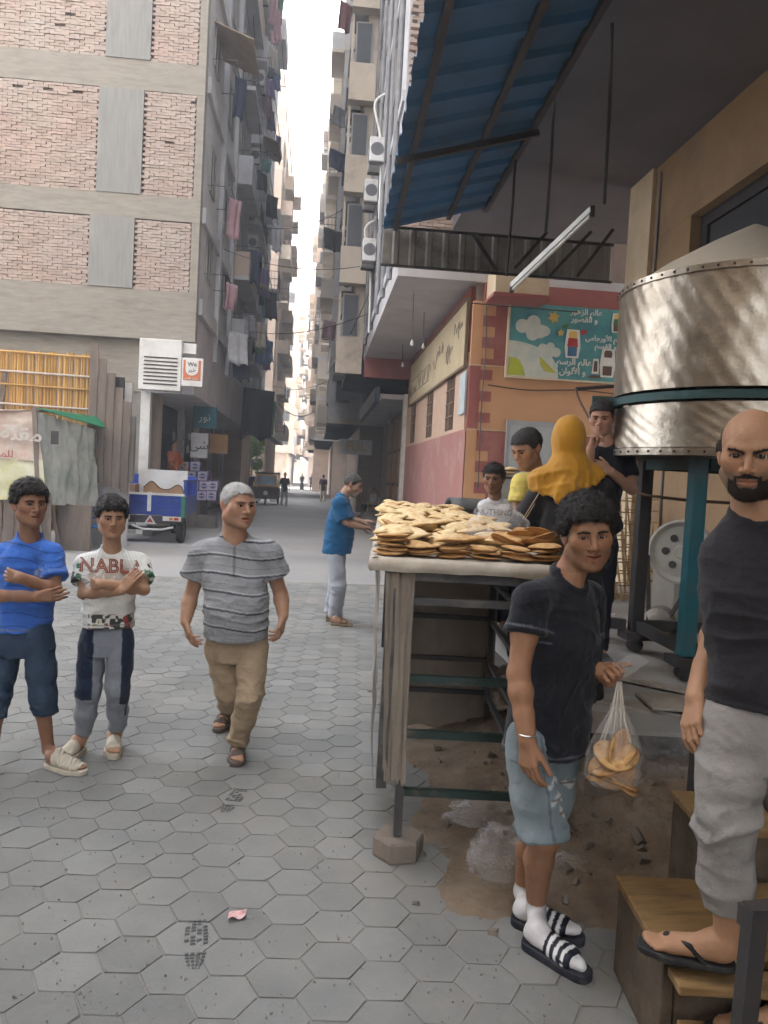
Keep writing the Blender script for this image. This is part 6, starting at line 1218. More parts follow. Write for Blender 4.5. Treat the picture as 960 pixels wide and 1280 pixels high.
def strands(V, Q, n, rng, length, width, curl=0.0, back=(0, 0, 0), seg=4, lift=.5):
    """short hair ribbons growing from a surface"""
    N = normals(V, Q); i = rng.integers(0, len(V), n); P = V[i] + rng.normal(size=(n, 3)) * .001; Nn = N[i]; T = rng.normal(size=(n, 3)) + np.array(back) * 3; T -= Nn * (T * Nn).sum(1, keepdims=True); T /= np.linalg.norm(T, axis=1, keepdims=True) + 1e-9; B = np.cross(Nn, T); L = length * rng.uniform(.6, 1.3, (n, 1)); W = width * rng.uniform(.7, 1.2, (n, 1)); vs = []
    for k in range(seg + 1):
        t = k / seg
        if curl: a = t * curl; p = P + L * (Nn * (.25 + lift * np.sin(a * .9)) * .6 + T * np.sin(a) * .5 + B * (1 - np.cos(a)) * .4) - Nn * L * .15
        else: p = P + L * (Nn * lift * t * (1 - .35 * t) + T * t)
        w_ = W * (1 - .6 * t); vs += [p - B * w_, p + B * w_]
    VV = np.stack(vs, 1).reshape(-1, 3); m = 2 * (seg + 1); base = np.arange(n)[:, None] * m; q = np.concatenate([np.stack([base[:, 0] + 2 * k, base[:, 0] + 2 * k + 1, base[:, 0] + 2 * k + 3, base[:, 0] + 2 * k + 2], 1) for k in range(seg)]); return VV, q
def person(label, J, yaw, head, skin_c, s=1.0, hair=None, shirt=None, legs=None, arms=True, feet=None, beard=None, group=None, build=1.0, res=1.0, seed=1, hands=None, extra=None, cat='person', brows=(0.02, 0.015, 0.012), eyes=True):
    rng = np.random.default_rng(seed)
    J = {k: Vector(p) for k, p in J.items()}
    turn = -math.atan2(J['neck'].x, J['neck'].y); yaw += turn; head = dict(head, yaw=head['yaw'] + turn)   # angles are told against the line of sight
    base = (J['anL'] + J['anR']) / 2 if 'anL' in J else (J['hipL'] + J['hipR']) / 2
    base = Vector((base.x, base.y, head.get('base', 0.0)))
    root = thing('person', base, label, cat, group)
    body = []; paint = []
    # ---- head and neck
    hs = head.get('s', 1.0); Rm = rotm(head['yaw'], head.get('pitch', 0), head.get('roll', 0)); hc = np.array(tuple(J['head'])); loc = lambda p: Rm.T @ (np.array(tuple(p)) - hc) / hs
    wld = lambda L: (L * hs) @ Rm.T + hc
    hv = head_vol(0.0034 * res, head)
    nk = loc(J['neck']); up = Rm.T @ np.array([0, 0, 1.0]); n2 = nk - up * 0.05
    lo = np.minimum(hv.lo, np.minimum(nk, n2) - 0.075); hi = np.maximum(hv.lo + hv.h * (hv.n - 1), np.maximum(nk, n2) + 0.075)
    big = Vol(lo, hi, hv.h); off = np.round((hv.lo - big.lo) / hv.h).astype(int); big.lo = hv.lo - off * hv.h
    big.F[off[0]:off[0] + hv.n[0], off[1]:off[1] + hv.n[1], off[2]:off[2] + hv.n[2]] = hv.F; hv = big
    nw = head.get('neckw', 1.0)
    hv.cone((0, 0.022, -0.035), nk, 0.053 * nw, 0.056 * nw, 0.022); hv.cone(nk, n2, 0.056 * nw, 0.062 * nw, 0.02)
    V, Q = hv.mesh(); C = head_paint(V, head)
    if head.get('bald'):
        x, y, z = V.T; m = sstep(y, -0.045, -0.01) * (1 - sstep(z - np.clip(y, -.05, .1) * .25, 0.035, 0.075)) * sstep(z, -0.01 - 0, 0.02) * (np.abs(x) < 0.079); C *= 1 - (m * 0.78)[:, None]
    body.append((wld(V), Q)); paint.append(C)
    def shell(t, region, m, name):
        v = hv.like(hv.F - t); v.keep(region); a, q = v.mesh()
        if len(a): N = normals(a, q); a = a + N * (0.0012 * noise3(a * 320, 2))[:, None]; b2, q2 = strands(a, q, 900 if name == 'eyebrows' else 2600, rng, .006 if name == 'eyebrows' else .007, .0005, 0, (0, 0, -.4) if name != 'eyebrows' else (0, .2, .2), 2, .45); a, q = join([(a, q), (b2, q2)]); obj_vq(name, wld(a), q, m, root)
    def brow(P):
        ax = np.abs(P[..., 0]); zc = 0.0215 + head.get('browz', 0) + 0.10 * np.clip(ax - 0.012, 0, 0.024) - 0.32 * np.clip(ax - 0.036, 0, 0.03) + head.get('frown', 0) * (ax - 0.03)
        return np.maximum(np.maximum(np.abs(P[..., 2] - zc) - 0.0042 * np.clip(1.15 - (ax - 0.012) * 12, 0.35, 1), np.maximum(0.011 - ax, ax - 0.053)), P[..., 1] + 0.045)
    hm = mat('hair_%02x%02x' % (int(brows[0] * 255), int(brows[1] * 255)), brows, tuple(b * .6 for b in brows), scale=60, rough=0.75, bump=0.5, bscale=220, spec=0.25)
    shell(0.0022, brow, hm, 'eyebrows')
    if head.get('bald'):
        shell(.0022, lambda P: np.maximum(np.maximum(-.030 - P[..., 1] + .12 * np.clip(P[..., 2], 0, .1), P[..., 2] - .052 - .55 * np.clip(P[..., 1], -.03, .06)), np.maximum(.002 - P[..., 2] - .9 * np.clip(P[..., 1] - .01, 0, .07), .055 - np.abs(P[..., 0]) - 2.0 * np.clip(P[..., 1] - .03, 0, .1))), mat('cropped_hair', (.035, .028, .025), (.02, .017, .015), scale=120, rough=.85, bump=.4, bscale=300), 'hair')
    if beard:
        bm_ = mat('beard_' + beard.get('n', 'dark'), beard['c'], tuple(x * .6 for x in beard['c']), scale=90, rough=0.85, bump=0.5, bscale=320, spec=0.2)
        def breg(P):
            x, y, z = np.abs(P[..., 0]), P[..., 1], P[..., 2]
            low = np.maximum(x - beard.get('wide', .05), np.maximum(np.maximum(z - np.interp(x, [0, 0.02, 0.030, 0.048, 0.062, 0.075], [-0.083, -0.081, -0.066, -0.060, -0.045, -0.010]), y - np.interp(z, [-.1, -.04, 0], [0.008, 0.005, -0.012])), -0.122 - z))
            hole = np.sqrt((x / 0.027) ** 2 + ((z + 0.062) / 0.017) ** 2) - 1
            mus = np.maximum(np.abs(z + 0.0475 + x * 0.22) - np.clip(0.0062 - x * 0.10, 0.0015, 1), x - 0.034)
            gt = np.maximum(np.abs(x - 0.030) - 0.0045, np.maximum(z + 0.05, -0.085 - z)); ch = np.maximum(x - 0.010, np.maximum(z + 0.078, -0.1 - z))
            d = np.maximum(low, -hole * 0.015)
            if beard.get('full', True): d = np.minimum(np.minimum(d, np.maximum(gt, y + .05)), ch)
            else: d = ch if beard.get('chin', True) else np.full_like(x, 1.0)
            return np.minimum(d, np.maximum(mus, y + 0.06))
        shell(beard.get('t', 0.0035), breg, bm_, 'beard')
    if eyes:
        for sgn in (-1, 1):
            mb = []; c = np.array([sgn * 0.032, -0.0745, 0.0035]); n1, n2_ = 14, 10; r = 0.0128; gx, gz = head.get('gaze', (0, 0))
            vs = []; cs = []; ctr = np.array([gx, -1, gz]); ctr = ctr / np.linalg.norm(ctr)
            fs = []
            for i in range(n2_ + 1):
                for j in range(n1):
                    th = math.pi * i / n2_; ph = 2 * math.pi * j / n1; dv = np.array([math.sin(th) * math.cos(ph), -math.cos(th), math.sin(th) * math.sin(ph)])
                    # pole along -Y, turned to the gaze
                    dv = dv + np.array([gx, 0, gz]) * (0.9 if i < n2_ / 2 else 0); dv /= np.linalg.norm(dv); vs.append(c + dv * r)
                    cs.append((0.012, 0.008, 0.006) if i <= 1 else ((0.05, 0.022, 0.012) if i == 2 else (0.62, 0.56, 0.52)))
            for i in range(n2_):
                for j in range(n1): fs.append((i * n1 + j, i * n1 + (j + 1) % n1, (i + 1) * n1 + (j + 1) % n1, (i + 1) * n1 + j))
            obj_vq('eye', wld(np.array(vs)), np.array(fs), mat('eyeball', (1, 1, 1), (0.95, 0.95, 0.95), rough=0.12, bump=0, vcol=True, spec=0.6), root, np.array(cs))
    if hair:
        a, q = hair_mesh(hair, rng); ns = int(hair.get('strands', 2600) / res)
        if hair['kind'] == 'curly': b2, q2 = strands(a, q, ns, rng, .014, .0008, 4.6, lift=1.0)
        else: b2, q2 = strands(a, q, ns, rng, .014, .0008, 0, (0, .6, .25), 3, .35)
        a, q = join([(a, q), (b2, q2)]); hc_ = hair.get('c', (0.022, 0.018, 0.016))
        obj_vq('hair', wld(a), q, mat('hairmat_' + hair.get('nm', 'black'), hc_, hair.get('c2', tuple(x * .5 for x in hc_)), scale=70, rough=0.5, bump=0.6, bscale=180, spec=0.45), root)
    # ---- arms
    if arms:
        for S in 'LR':
            if 'el' + S not in J: continue
            hd = hands[S]; pts = [J['sh' + S], J['el' + S], J['wr' + S], J['wr' + S] + Vector(hd['dir']).normalized() * 0.2 * s]; lo, hi = bounds(pts, 0.09)
            v = Vol(lo, hi, 0.0042 * res); arm_hand(v, J['sh' + S], J['el' + S], J['wr' + S], {'arm': build}, hd, s); a, q = v.mesh()
            C = np.ones((len(a), 3)); ex = hd.get('paint');
            body.append((a, q)); paint.append(C)
    # ---- hidden trunk joins the islands
    v = Vol(*bounds([J['hipL'], J['hipR'], J['shL'], J['shR'], J['neck']], 0.14), 0.02)
    hm_ = (J['hipL'] + J['hipR']) / 2; sm_ = (J['shL'] + J['shR']) / 2
    v.cone(hm_ + Vector((0, 0, .05)), sm_ - Vector((0, 0, .06)), 0.075 * s, 0.08 * s, 0.03); v.cone(J['shL'], J['shR'], 0.045 * s, 0.045 * s, 0.03); v.cone(J['hipL'].lerp(J['hipR'], .3), J['hipL'].lerp(J['hipR'], .7), 0.06 * s, 0.06 * s, 0.03); v.cone(sm_, J['neck'], 0.05 * s, 0.05 * s, 0.03)
    a, q = v.mesh(); body.append((a, q)); paint.append(np.ones((len(a), 3)))
    # ---- legs and feet (skin or socks)
    for S in 'LR':
        if 'an' + S not in J: continue
        hip, kn, an = J['hip' + S], J['kn' + S], J['an' + S]; ft = feet[S]; heel, toe = Vector(ft['heel']), Vector(ft['toe'])
        lo, hi = bounds([hip, kn, an, heel, toe], 0.1); v = Vol(lo, hi, 0.0055 * res); q_ = s * build; cf = kn + (an - kn) * 0.3
        back = -(toe - heel); back.z = 0; back.normalize()
        v.chain([hip + (kn - hip) * .22, kn], [0.066 * q_, 0.053 * q_], 0.02); v.chain([kn, cf + back * .012, an], [0.050 * q_, 0.052 * q_, 0.034 * s], 0.02)
        x = (toe - heel); L = x.length; x.normalize(); y = Vector((-x.y, x.x, 0)) * (1 if S == 'L' else -1); z = Vector((0, 0, 1)); k = L / 0.26; th = ft.get('sole', 0.02)
        at = lambda a, b, c: heel + x * a * k + y * b * k + z * (c * k + th)
        v.cone(at(.030, 0, .030), at(.06, 0, .05), .030 * k, .032 * k, .015); v.cone(an, at(.055, 0, .05), .034 * s, .036 * k, .02); v.cone(at(.05, 0, .045), at(.16, .004, .026), .034 * k, .022 * k, .02)
        v.cone(at(.05, -.008, .03), at(.175, -.022, .018), .026 * k, .017 * k, .015); v.cone(at(.06, .012, .03), at(.185, .022, .02), .026 * k, .019 * k, .015)
        if ft.get('sock'): v.cone(at(.17, -.02, .020), at(.222, -.004, .019), .020 * k, .016 * k, .015); v.cone(at(.18, .02, .020), at(.235, .012, .019), .020 * k, .017 * k, .015)
        else:
            for i, (b, l, r) in enumerate(((.029, .252, .0125), (.011, .250, .009), (-.004, .243, .0085), (-.017, .234, .008), (-.029, .222, .0078))): v.cone(at(.18, b * .85, .017), at(l - r, b, .011), .011 * k, r * k, .005)
        v.F = np.maximum(v.F, plane(heel + z * (th + 0.001), (0, 0, -1))(v.all()).astype(F32))
        a, q = v.mesh(); C = np.ones((len(a), 3))
        if ft.get('sock'):
            zt = an.z + ft['sock']; m = a[:, 2] < zt; C[m] = np.array([0.60, 0.60, 0.61]) / np.array(skin_c)
            m2 = (np.abs(a[:, 2] - zt + .002) < .003); 
        body.append((a, q)); paint.append(C)
        # ---- footwear
        def P2(P):
            d = P - V3(heel); return np.stack([d @ V3(x) / k, d @ V3(y) / k, d @ V3(z)], -1)
        def sole2(P):
            l = P2(P); e = np.stack([l[..., 0], l[..., 1], 0 * l[..., 0]], -1)
            o = smin(smin(d_cone(e, (.036, 0, 0), (.17, -.004, 0), .040, .050), d_cone(e, (.17, -.004, 0), (.225, .004, 0), .050, .042), .01), 1, 0) * k
            return np.maximum(o, np.abs(l[..., 2] - th / 2 - 0.002) - th / 2 - 0.002)
        fc = ft['c']; fm = mat('shoe_%02x%02x%02x' % tuple(int(c * 255) for c in fc), fc, tuple(c * .75 for c in fc), scale=30, rough=0.6, bump=0.12, bscale=120, dirt=tuple(c * .55 + .05 for c in fc), dscale=14)
        sv = Vol(*bounds([heel - x * .03, toe + x * .03, heel - y * .06, toe + y * .06, heel - z * .004, heel + z * .1], 0.012), 0.0045 * res); sv.F = sole2(sv.all()).astype(F32); sa, sq = sv.mesh(); shoe = obj_vq('shoe', sa, sq, fm, root)
        kind = ft['kind']; uv = v.like(v.F - 0.007)
        def band(lo_, hi_, sl=0.0):
            def f(P):
                l = P2(P); u = l[..., 0] + sl * l[..., 1]; return np.maximum(np.maximum(lo_ - u, u - hi_) * k, 0.004 - l[..., 2])
            return f
        if kind == 'slide': fs_ = [band(.105, .205)]
        elif kind == 'clog': fs_ = [band(.07, .235)]
        elif kind == 'sandal': fs_ = [band(.165, .205, .1), band(.10, .135, -.1), band(.0, .022)]
        else: fs_ = []
        A = []
        for f in fs_:
            w_ = uv.like(); w_.F = np.maximum(uv.F, f(uv.all()).astype(F32)); w_.F = np.maximum(w_.F, plane(heel + z * 0.13, (0, 0, 1))(w_.all()).astype(F32)); b = w_.mesh()
            if len(b[0]): A.append(b)
        if kind == 'flip':
            w_ = uv.like()
            for b in (-.042, .042): w_.chain([at(.205, .018, .004), at(.185, .016, .034), at(.125, b * .72, .040), at(.085, b, .004)], [.006, .008, .008, .007], .004)
            A.append(w_.mesh())
        for a2, q2 in A:
            col = None
            if ft.get('stripes'):
                l = P2(a2); st = ((l[:, 0] - .118) / .028 % 1.0) < 0.46; st &= (np.abs(l[:, 1]) < .05) & (l[:, 0] > .118) & (l[:, 0] < .198); col = np.where(st[:, None], np.array([[0.75, 0.75, 0.75]]), np.array([fc]))
                sm = mat('striped_strap', (1, 1, 1), (0.9, 0.9, 0.9), rough=0.55, bump=0.1, vcol=True)
            else: sm = mat('strap_%02x%02x%02x' % tuple(int(c * 255) for c in ft.get('sc', fc)), ft.get('sc', fc), None, scale=30, rough=0.6, bump=0.15, bscale=100)
            if ft.get('ribs'):
                l = P2(a2); a2 = a2 + normals(a2, q2) * (0.003 * np.sin(l[:, 0] * 300 + l[:, 1] * 160))[:, None]
            obj_vq('strap', a2, q2, sm, shoe, col)
    V, Q = join(body); C = np.concatenate(paint) 
    obj_vq('body', V, Q, _skin('%02x%02x%02x' % tuple(int(c * 255) for c in skin_c), skin_c), root, C)
    # ---- shirt
    ctr0 = (J['hipL'] + J['hipR']) / 2; ctr1 = J['neck']
    lerp = lambda t: ctr0 + (ctr1 - ctr0) * t
    fw = fdir(yaw)
    if shirt:
        b = shirt.get('b', 1.0) * s
        prof = shirt.get('prof', [(-.22, .168, .118, 0), (0, .166, .120, 0), (.3, .155, .112, 0), (.6, .168, .118, 0), (.80, .172, .102, 0), (.91, .125, .078, 0), (1.02, .062, .062, 0)])
        sec = [(lerp(t) + fw * dy * s, rx * b, ry * b) for t, rx, ry, dy in prof]; tf = torso_fn(sec, yaw)
        pts = [c for c, _, _ in sec] + [J['shL'], J['shR']]; se = {}
        for S in 'LR':
            if 'el' + S in J: fr = shirt.get('sleeve', 0.6) if not isinstance(shirt.get('sleeve', .6), dict) else shirt['sleeve'][S]; se[S] = J['sh' + S] + (J['el' + S] - J['sh' + S]) * fr; pts.append(se[S])
        if shirt.get('long'):
            for S in se: pts.append(J['wr' + S])
        lo, hi = bounds(pts, 0.19 * b); v = Vol(lo, hi, shirt.get('h', 0.0062 * res)); v.F = tf(v.all()); zt = sec[-1][0].z; zb = sec[0][0].z
        hem = plane(sec[0][0], Vector((0, 0, -1)) + fw * shirt.get('hemtilt', 0)); v.F = np.maximum(v.F, np.maximum(hem(v.all()), plane(sec[-1][0] + Vector((0, 0, .03)), (0, 0, 1))(v.all())).astype(F32))
        sr = shirt.get('sr', (0.064, 0.074)); nd = (J['head'] - J['neck']).normalized(); nb = J['neck']
        for S in se:
            a_, e_ = J['sh' + S], se[S]; dv = (e_ - a_).normalized(); cvol = v.like()
            inn = a_ + (J['neck'] - a_) * .22
            if shirt.get('long'):
                cvol.cone(a_, J['el' + S], sr[0] * b, sr[1] * b, 0.02); cvol.cone(J['el' + S], J['wr' + S], sr[1] * b, sr[1] * b * .85, 0.02); e_ = J['wr' + S]; dv = (e_ - J['el' + S]).normalized()
            else: cvol.cone(a_, e_ + dv * .04, sr[0] * b, sr[1] * b, 0)
            cvol.cone(inn, a_, sr[0] * b * .85, sr[0] * b, .02)
            pl = plane(e_, dv)(v.all()).astype(F32); cvol.F = np.maximum(cvol.F, pl)
            v.F = smin(v.F, cvol.F, 0.022)
        for S in 'LR':
            v.cone(nb + Vector((0, 0, -.03)), J['sh' + S] + (nb - J['sh' + S]) * .12, .060 * b, sr[0] * b * .93, 0.03)
        inner = tf(v.all(), -0.016); v.F = np.maximum(v.F, -np.maximum(inner, -hem(v.all()) - .05))     # open hem
        if shirt.get('armhole'):
            for S in se: v.cone(J['sh' + S] + (J['sh' + S] - J['neck']).normalized() * .02, J['el' + S], .056 * s, .05 * s, 0.01, 'cut')
        fr_ = shirt.get('neckr', 0.070) * s
        nd2 = (nd + fw * shirt.get('ntilt', .42)).normalized()
        if shirt.get('collar') != 'none':
            v.cone(nb + nd2 * .050 + fw * .010, nb + nd2 * .16 + fw * .01, fr_ * .98, fr_ * 1.3, 0.006, 'cut')
            cc = V3(nb + nd2 * .000 + fw * .010); ax = V3(nd2)
            def tor(P):
                q = P - cc; hgt = q @ ax; rho = np.sqrt(np.maximum((q * q).sum(-1) - hgt ** 2, 0)); return np.sqrt((rho - fr_ - .004) ** 2 + (hgt * .55) ** 2) - 0.0075
            v.put(tor, cc - .12, cc + .12, 0.006)
            if shirt.get('vneck'):
                t0 = nb + fw * .07 - Vector((0, 0, .03)); v.cone(t0 + fw * .05, nb + fw * .02 + Vector((0, 0, .03)), .012, .05, .006, 'cut')
        V, Q = v.mesh(); N = normals(V, Q); zz = V[:, 2]
        msk = 0.45 + 0.55 * sstep(-zz, -(zt - .12), -(zb + .25)); V0 = V.copy()
        V = wrinkle(V, N, shirt.get('wr', 0.0045) * s, shirt.get('wf', (8, 8, 13)), seed, msk); V = wrinkle(V, N, 0.0016, (22, 22, 26), seed + 9)
        c_, s_ = math.cos(yaw), math.sin(yaw); D = V0 - np.array(tuple(nb)); u = D[:, 0] * c_ + D[:, 1] * s_; f = D[:, 0] * s_ - D[:, 1] * c_
        col = shirt['paint'](u, f, D[:, 2], V0) if shirt.get('paint') else np.tile(np.array([shirt['c']]), (len(V0), 1))
        ed = [-hem(V0)]
        for S in se:
            if not shirt.get('long') and not shirt.get('armhole'):
                dv = (se[S] - J['sh' + S]).normalized(); dl = -plane(se[S], dv)(V0); near = d_cone(V0.astype(F32), J['sh' + S].lerp(se[S], .5), se[S], .11 * b, .11 * b) < 0; ed.append(np.where(near, np.abs(dl), 9))
        e_ = np.min(np.stack(ed), 0); stc = np.array(shirt.get('stitch', tuple(x * .55 for x in (shirt.get('c') or (.3, .3, .3))))); line = (np.abs(e_ - .021) < .0036); col[line] = col[line] * .35 + stc * .65
        V = V + N * (np.where(np.abs(e_ - .012) < .009, .0016, 0))[:, None]
        sm = mat('cloth_painted', (1, 1, 1), (0.84, 0.84, 0.84), scale=9, rough=0.9, bump=0.5, bscale=15, vcol=True, spec=0.15, sheen=0.1)
        so = obj_vq(shirt.get('name', 'shirt'), V, Q, sm, root, col)
        root['_'] = 0; del root['_']
    # ---- trousers
    if legs:
        q_ = legs.get('b', 1.0) * s; rr = legs.get('r', (0.095, 0.082, 0.070, 0.066)); wt = legs.get('waist', 0.17); hf = legs.get('hem', 1.0)
        pts = [J['hipL'], J['hipR'], J['knL'], J['knR'], J['anL'], J['anR'], lerp(wt)]; lo, hi = bounds(pts, 0.14 * q_); v = Vol(lo, hi, 0.0068 * res)
        pel = torso_fn([(lerp(-.22), .12 * q_, .095 * q_), (lerp(-.1), .145 * q_, .108 * q_), (lerp(.05), .142 * q_, .105 * q_), (lerp(wt + .02), .135 * q_, .098 * q_)], yaw)
        g = v.all(); v.F = np.maximum(pel(g), np.maximum(plane(lerp(wt), (0, 0, 1))(g), plane(lerp(-.2), (0, 0, -1))(g)).astype(F32))
        v.cone(J['hipL'], J['hipR'], .088 * q_, .088 * q_, .03)
        for S in 'LR':
            hip, kn, an = J['hip' + S], J['kn' + S], J['an' + S]; w_ = v.like()
            h1 = hip + (J['hip' + S] - ctr0) * .08 - Vector((0, 0, .045 * s))
            w_.chain([h1, h1 + (kn - h1) * .5, kn], [rr[0] * q_, (rr[0] * .45 + rr[1] * .55) * q_, rr[1] * q_], .03)
            mid = kn + (an - kn) * .5; w_.chain([kn, mid, an + (an - kn) * .05], [rr[1] * q_, rr[2] * q_, rr[3] * q_], .03)
            end = kn + (an - kn) * hf if hf > 0 else kn + (kn - hip) * hf; ax = (an - kn).normalized() if hf > 0 else (kn - hip).normalized()
            ax = (ax + Vector((0, 0, -1)) * .8).normalized(); below = plane(end, ax)(g).astype(F32); lim = d_cone(g, kn, an, .2, .2)
            w_.F = np.where(lim < 0, np.maximum(w_.F, below), w_.F)
            if not legs.get('cuff'):
                r_e = np.interp(hf, [-.5, 0, .5, 1], [(rr[0] + rr[1]) / 2, rr[1], rr[2], rr[3]]) * q_ - .010
                w_.F = np.maximum(w_.F, -np.maximum(d_cone(g, end - ax * .06, end + ax * .06, r_e, r_e), -below - .04))
            v.F = smin(v.F, w_.F, 0.008)
            if legs.get('cuff'): v.F = np.maximum(v.F, np.where(d_cone(g, kn, an + (an - kn) * .2, .13, .13) < 0, below, -1))
        V, Q = v.mesh(); N = normals(V, Q); V0 = V.copy(); kz = (J['knL'].z + J['knR'].z) / 2; az = (J['anL'].z + J['anR'].z) / 2
        m = 0.5 + 0.9 * np.exp(-((V[:, 2] - kz) / .09) ** 2) + 1.0 * sstep(-V[:, 2], -(az + .2), -(az + .02))
        V = wrinkle(V, N, legs.get('wr', 0.0045) * s, legs.get('wf', (9, 9, 11)), seed + 4, m); V = wrinkle(V, N, 0.0015, (25, 25, 25), seed + 19)
        col = None
        if legs.get('paint'):
            c_, s_ = math.cos(yaw), math.sin(yaw); D = V0 - np.array(tuple(ctr0)); u = D[:, 0] * c_ + D[:, 1] * s_; f = D[:, 0] * s_ - D[:, 1] * c_; col = legs['paint'](u, f, D[:, 2], V0)
            sm = mat('cloth_painted', (1, 1, 1), (0.86, 0.86, 0.86), scale=9, rough=0.9, bump=0.55, bscale=15, vcol=True, spec=0.15, sheen=0.1)
        else: sm = mat('cloth_%02x%02x%02x' % tuple(int(c * 255) for c in legs['c']), legs['c'], legs.get('c2', tuple(c * .8 for c in legs['c'])), scale=legs.get('cs', 9), rough=0.9, bump=0.5, bscale=16, spec=0.15)
        obj_vq(legs.get('name', 'trousers'), V, Q, sm, root, col)
    return root
def gnd(px, py, z=0.0): return PZ(px, py, z)
def rel(p, dx=0, dy=0, dz=0): return Vector(p) + Vector((dx, dy, dz))
BLK = (0.012, 0.010, 0.009)
def denim(u, f, z, V):
    n = fbm(V * 7, 3, 3); c = np.array([[0.165, 0.205, 0.225]]) * (1 + .5 * n[:, None]) + .035 * sstep(n, .0, .4)[:, None]
    for (u0, z0, w_, h_) in ((-.10, -.10, .030, .008), (-.095, -.15, .034, .010), (-.06, -.20, .030, .016), (.08, -.16, .03, .012)):
        m = (np.abs(u - u0) < w_) & (np.abs(z - z0 + .01 * np.sin(u * 90)) < h_) & (f > 0); c[m] = (.42, .43, .42); m2 = m & (np.abs(z - z0) < h_ * .35); c[m2] = (.14, .10, .08)
    zl = z - z.min(); c[np.abs(zl - .022) < .004] *= .62; c[(np.abs(u + .135) < .004)] *= .6; c[(np.abs(z + .035) < .004) & (np.abs(u) > .06) & (f > 0)] *= .6
    return c
# ------------------------------------------------ young man in black tee with the bag of bread
def pt(p, h, L):
    v = (p - h); v.z = 0; return h + v.normalized() * L
d = 2.80
J = dict(head=PD(734, 668, d - .02), neck=PD(709, 724, d + .02), shR=PD(662, 752, d - .10), elR=PD(648, 842, d - .14), wrR=PD(659, 925, d - .20),
         shL=PD(736, 750, d + .18), elL=PD(728, 850, d + .22), wrL=PD(750, 838, d - .02),
         hipR=PD(662, 925, d - .05), hipL=PD(702, 925, d + .11), knR=PD(680, 1048, d - .09), anR=rel(gnd(668, 1165), 0, .0, .09), knL=PD(672, 1044, d + .12), anL=rel(gnd(652, 1142), 0, 0, .09))
hl = gnd(655, 1180); tl = gnd(728, 1222); h2 = gnd(640, 1152); t2 = gnd(722, 1180)
person('young man in black tee and torn denim shorts holding a bag of bread', J, R(52), dict(yaw=R(13), pitch=R(6), roll=R(-6), s=1.02, smile=.20, mouth=.004, stubble=.30, gaze=(-.2, 0), browz=.001, fat=.35, jaw=1.04, nose=1.12),
       (0.29, 0.15, 0.083), s=1.0, hair=dict(kind='curly', t=.018, lift=.008, n=620, front=.006, strands=4200), hands=dict(R=dict(dir=PD(662, 975, d - .22) - J['wrR'], palm=(0.8, 0.5, 0), side=1, curl=(22, 26, 30, 34), thumb=25),
       L=dict(dir=PD(786, 862, d - .16) - J['wrL'], palm=(-.2, -.75, .5), side=-1, curl=(70, 74, 78, 80), thumb=30)),
       shirt=dict(c=(0.012, 0.013, 0.017), stitch=(.12, .13, .15), sleeve=.44, b=.93, wr=.008, sr=(.066, .080), prof=[(-.06, .166, .142, .0), (.05, .165, .140, .0), (.3, .160, .134, .005), (.6, .170, .130, .01), (.80, .165, .108, 0), (.91, .12, .08, 0), (1.02, .062, .062, 0)]),
       legs=dict(paint=denim, hem=-.03, r=(.082, .088, .085, .085), waist=.08, name='shorts', b=.96, wr=.006),
       feet=dict(R=dict(heel=hl, toe=pt(tl, hl, .275), kind='slide', c=(0.012, 0.014, 0.025), sock=.045, stripes=True, sole=.026), L=dict(heel=h2, toe=pt(t2, h2, .275), kind='slide', c=(0.012, 0.014, 0.025), sock=.045, stripes=True, sole=.026)),
       seed=3)
# ------------------------------------------------ balding bearded man on the step
d = 2.16
J = dict(head=PD(939, 566, d), neck=PD(946, 640, d + .05), shR=PD(924, 674, d + .10), elR=PD(902, 770, d + .30), wrR=PD(870, 872, d + .12), shL=PD(1030, 665, d + .06), elL=PD(1060, 780, d + .1), wrL=PD(1050, 880, d - .05),
         hipR=PD(918, 905, d + .06), hipL=PD(990, 905, d + .04), knR=PD(908, 1025, d + .02), anR=Vector(PZ(908, 1178, .42)), knL=PD(1005, 1045, d - .04), anL=Vector(PZ(985, 1265, .27)))
hz = .345; h1 = PZ(918, 1212, hz); t1 = PZ(800, 1185, hz); h2 = PZ(1000, 1300, .17); t2 = PZ(880, 1290, .17)
person('balding bearded man in dark grey sleeveless top and grey joggers on the wooden step', J, R(8), dict(yaw=R(-3), pitch=R(12), roll=R(0), s=1.02, bald=True, frown=.28, browz=-.003, stubble=.72, base=hz, gaze=(0, .12), jaw=1.06, neckw=1.14),
       (0.35, 0.195, 0.112), s=1.0, hands=dict(R=dict(dir=PD(860, 930, d + .06) - J['wrR'], palm=(.9, .2, -.1), side=-1, curl=(24, 28, 30, 34), thumb=22), L=dict(dir=(0, 0, -1), palm=(-1, 0, 0), side=1)),
       shirt=dict(c=(0.026, 0.025, 0.029), sleeve=.10, b=.90, wr=.010, wf=(5, 5, 15), sr=(.066, .066), armhole=True, neckr=.068, prof=[(.10, .158, .125, 0), (.16, .158, .125, 0), (.3, .160, .12, 0), (.6, .176, .125, .01), (.80, .178, .108, 0), (.91, .13, .08, 0), (1.02, .062, .062, 0)]),
       legs=dict(c=(0.27, 0.255, 0.24), hem=.72, cuff=True, r=(.096, .080, .070, .05), waist=.20, wr=.010, name='joggers'),
       feet=dict(R=dict(heel=h1, toe=pt(t1, h1, .262), kind='flip', c=(0.012, 0.012, 0.013), sole=.016), L=dict(heel=h2, toe=pt(t2, h2, .262), kind='flip', c=(0.012, 0.012, 0.013), sole=.016)),
       beard=dict(c=(.034, .026, .022), full=True, t=.0018, n='thick'), seed=8, build=1.05)
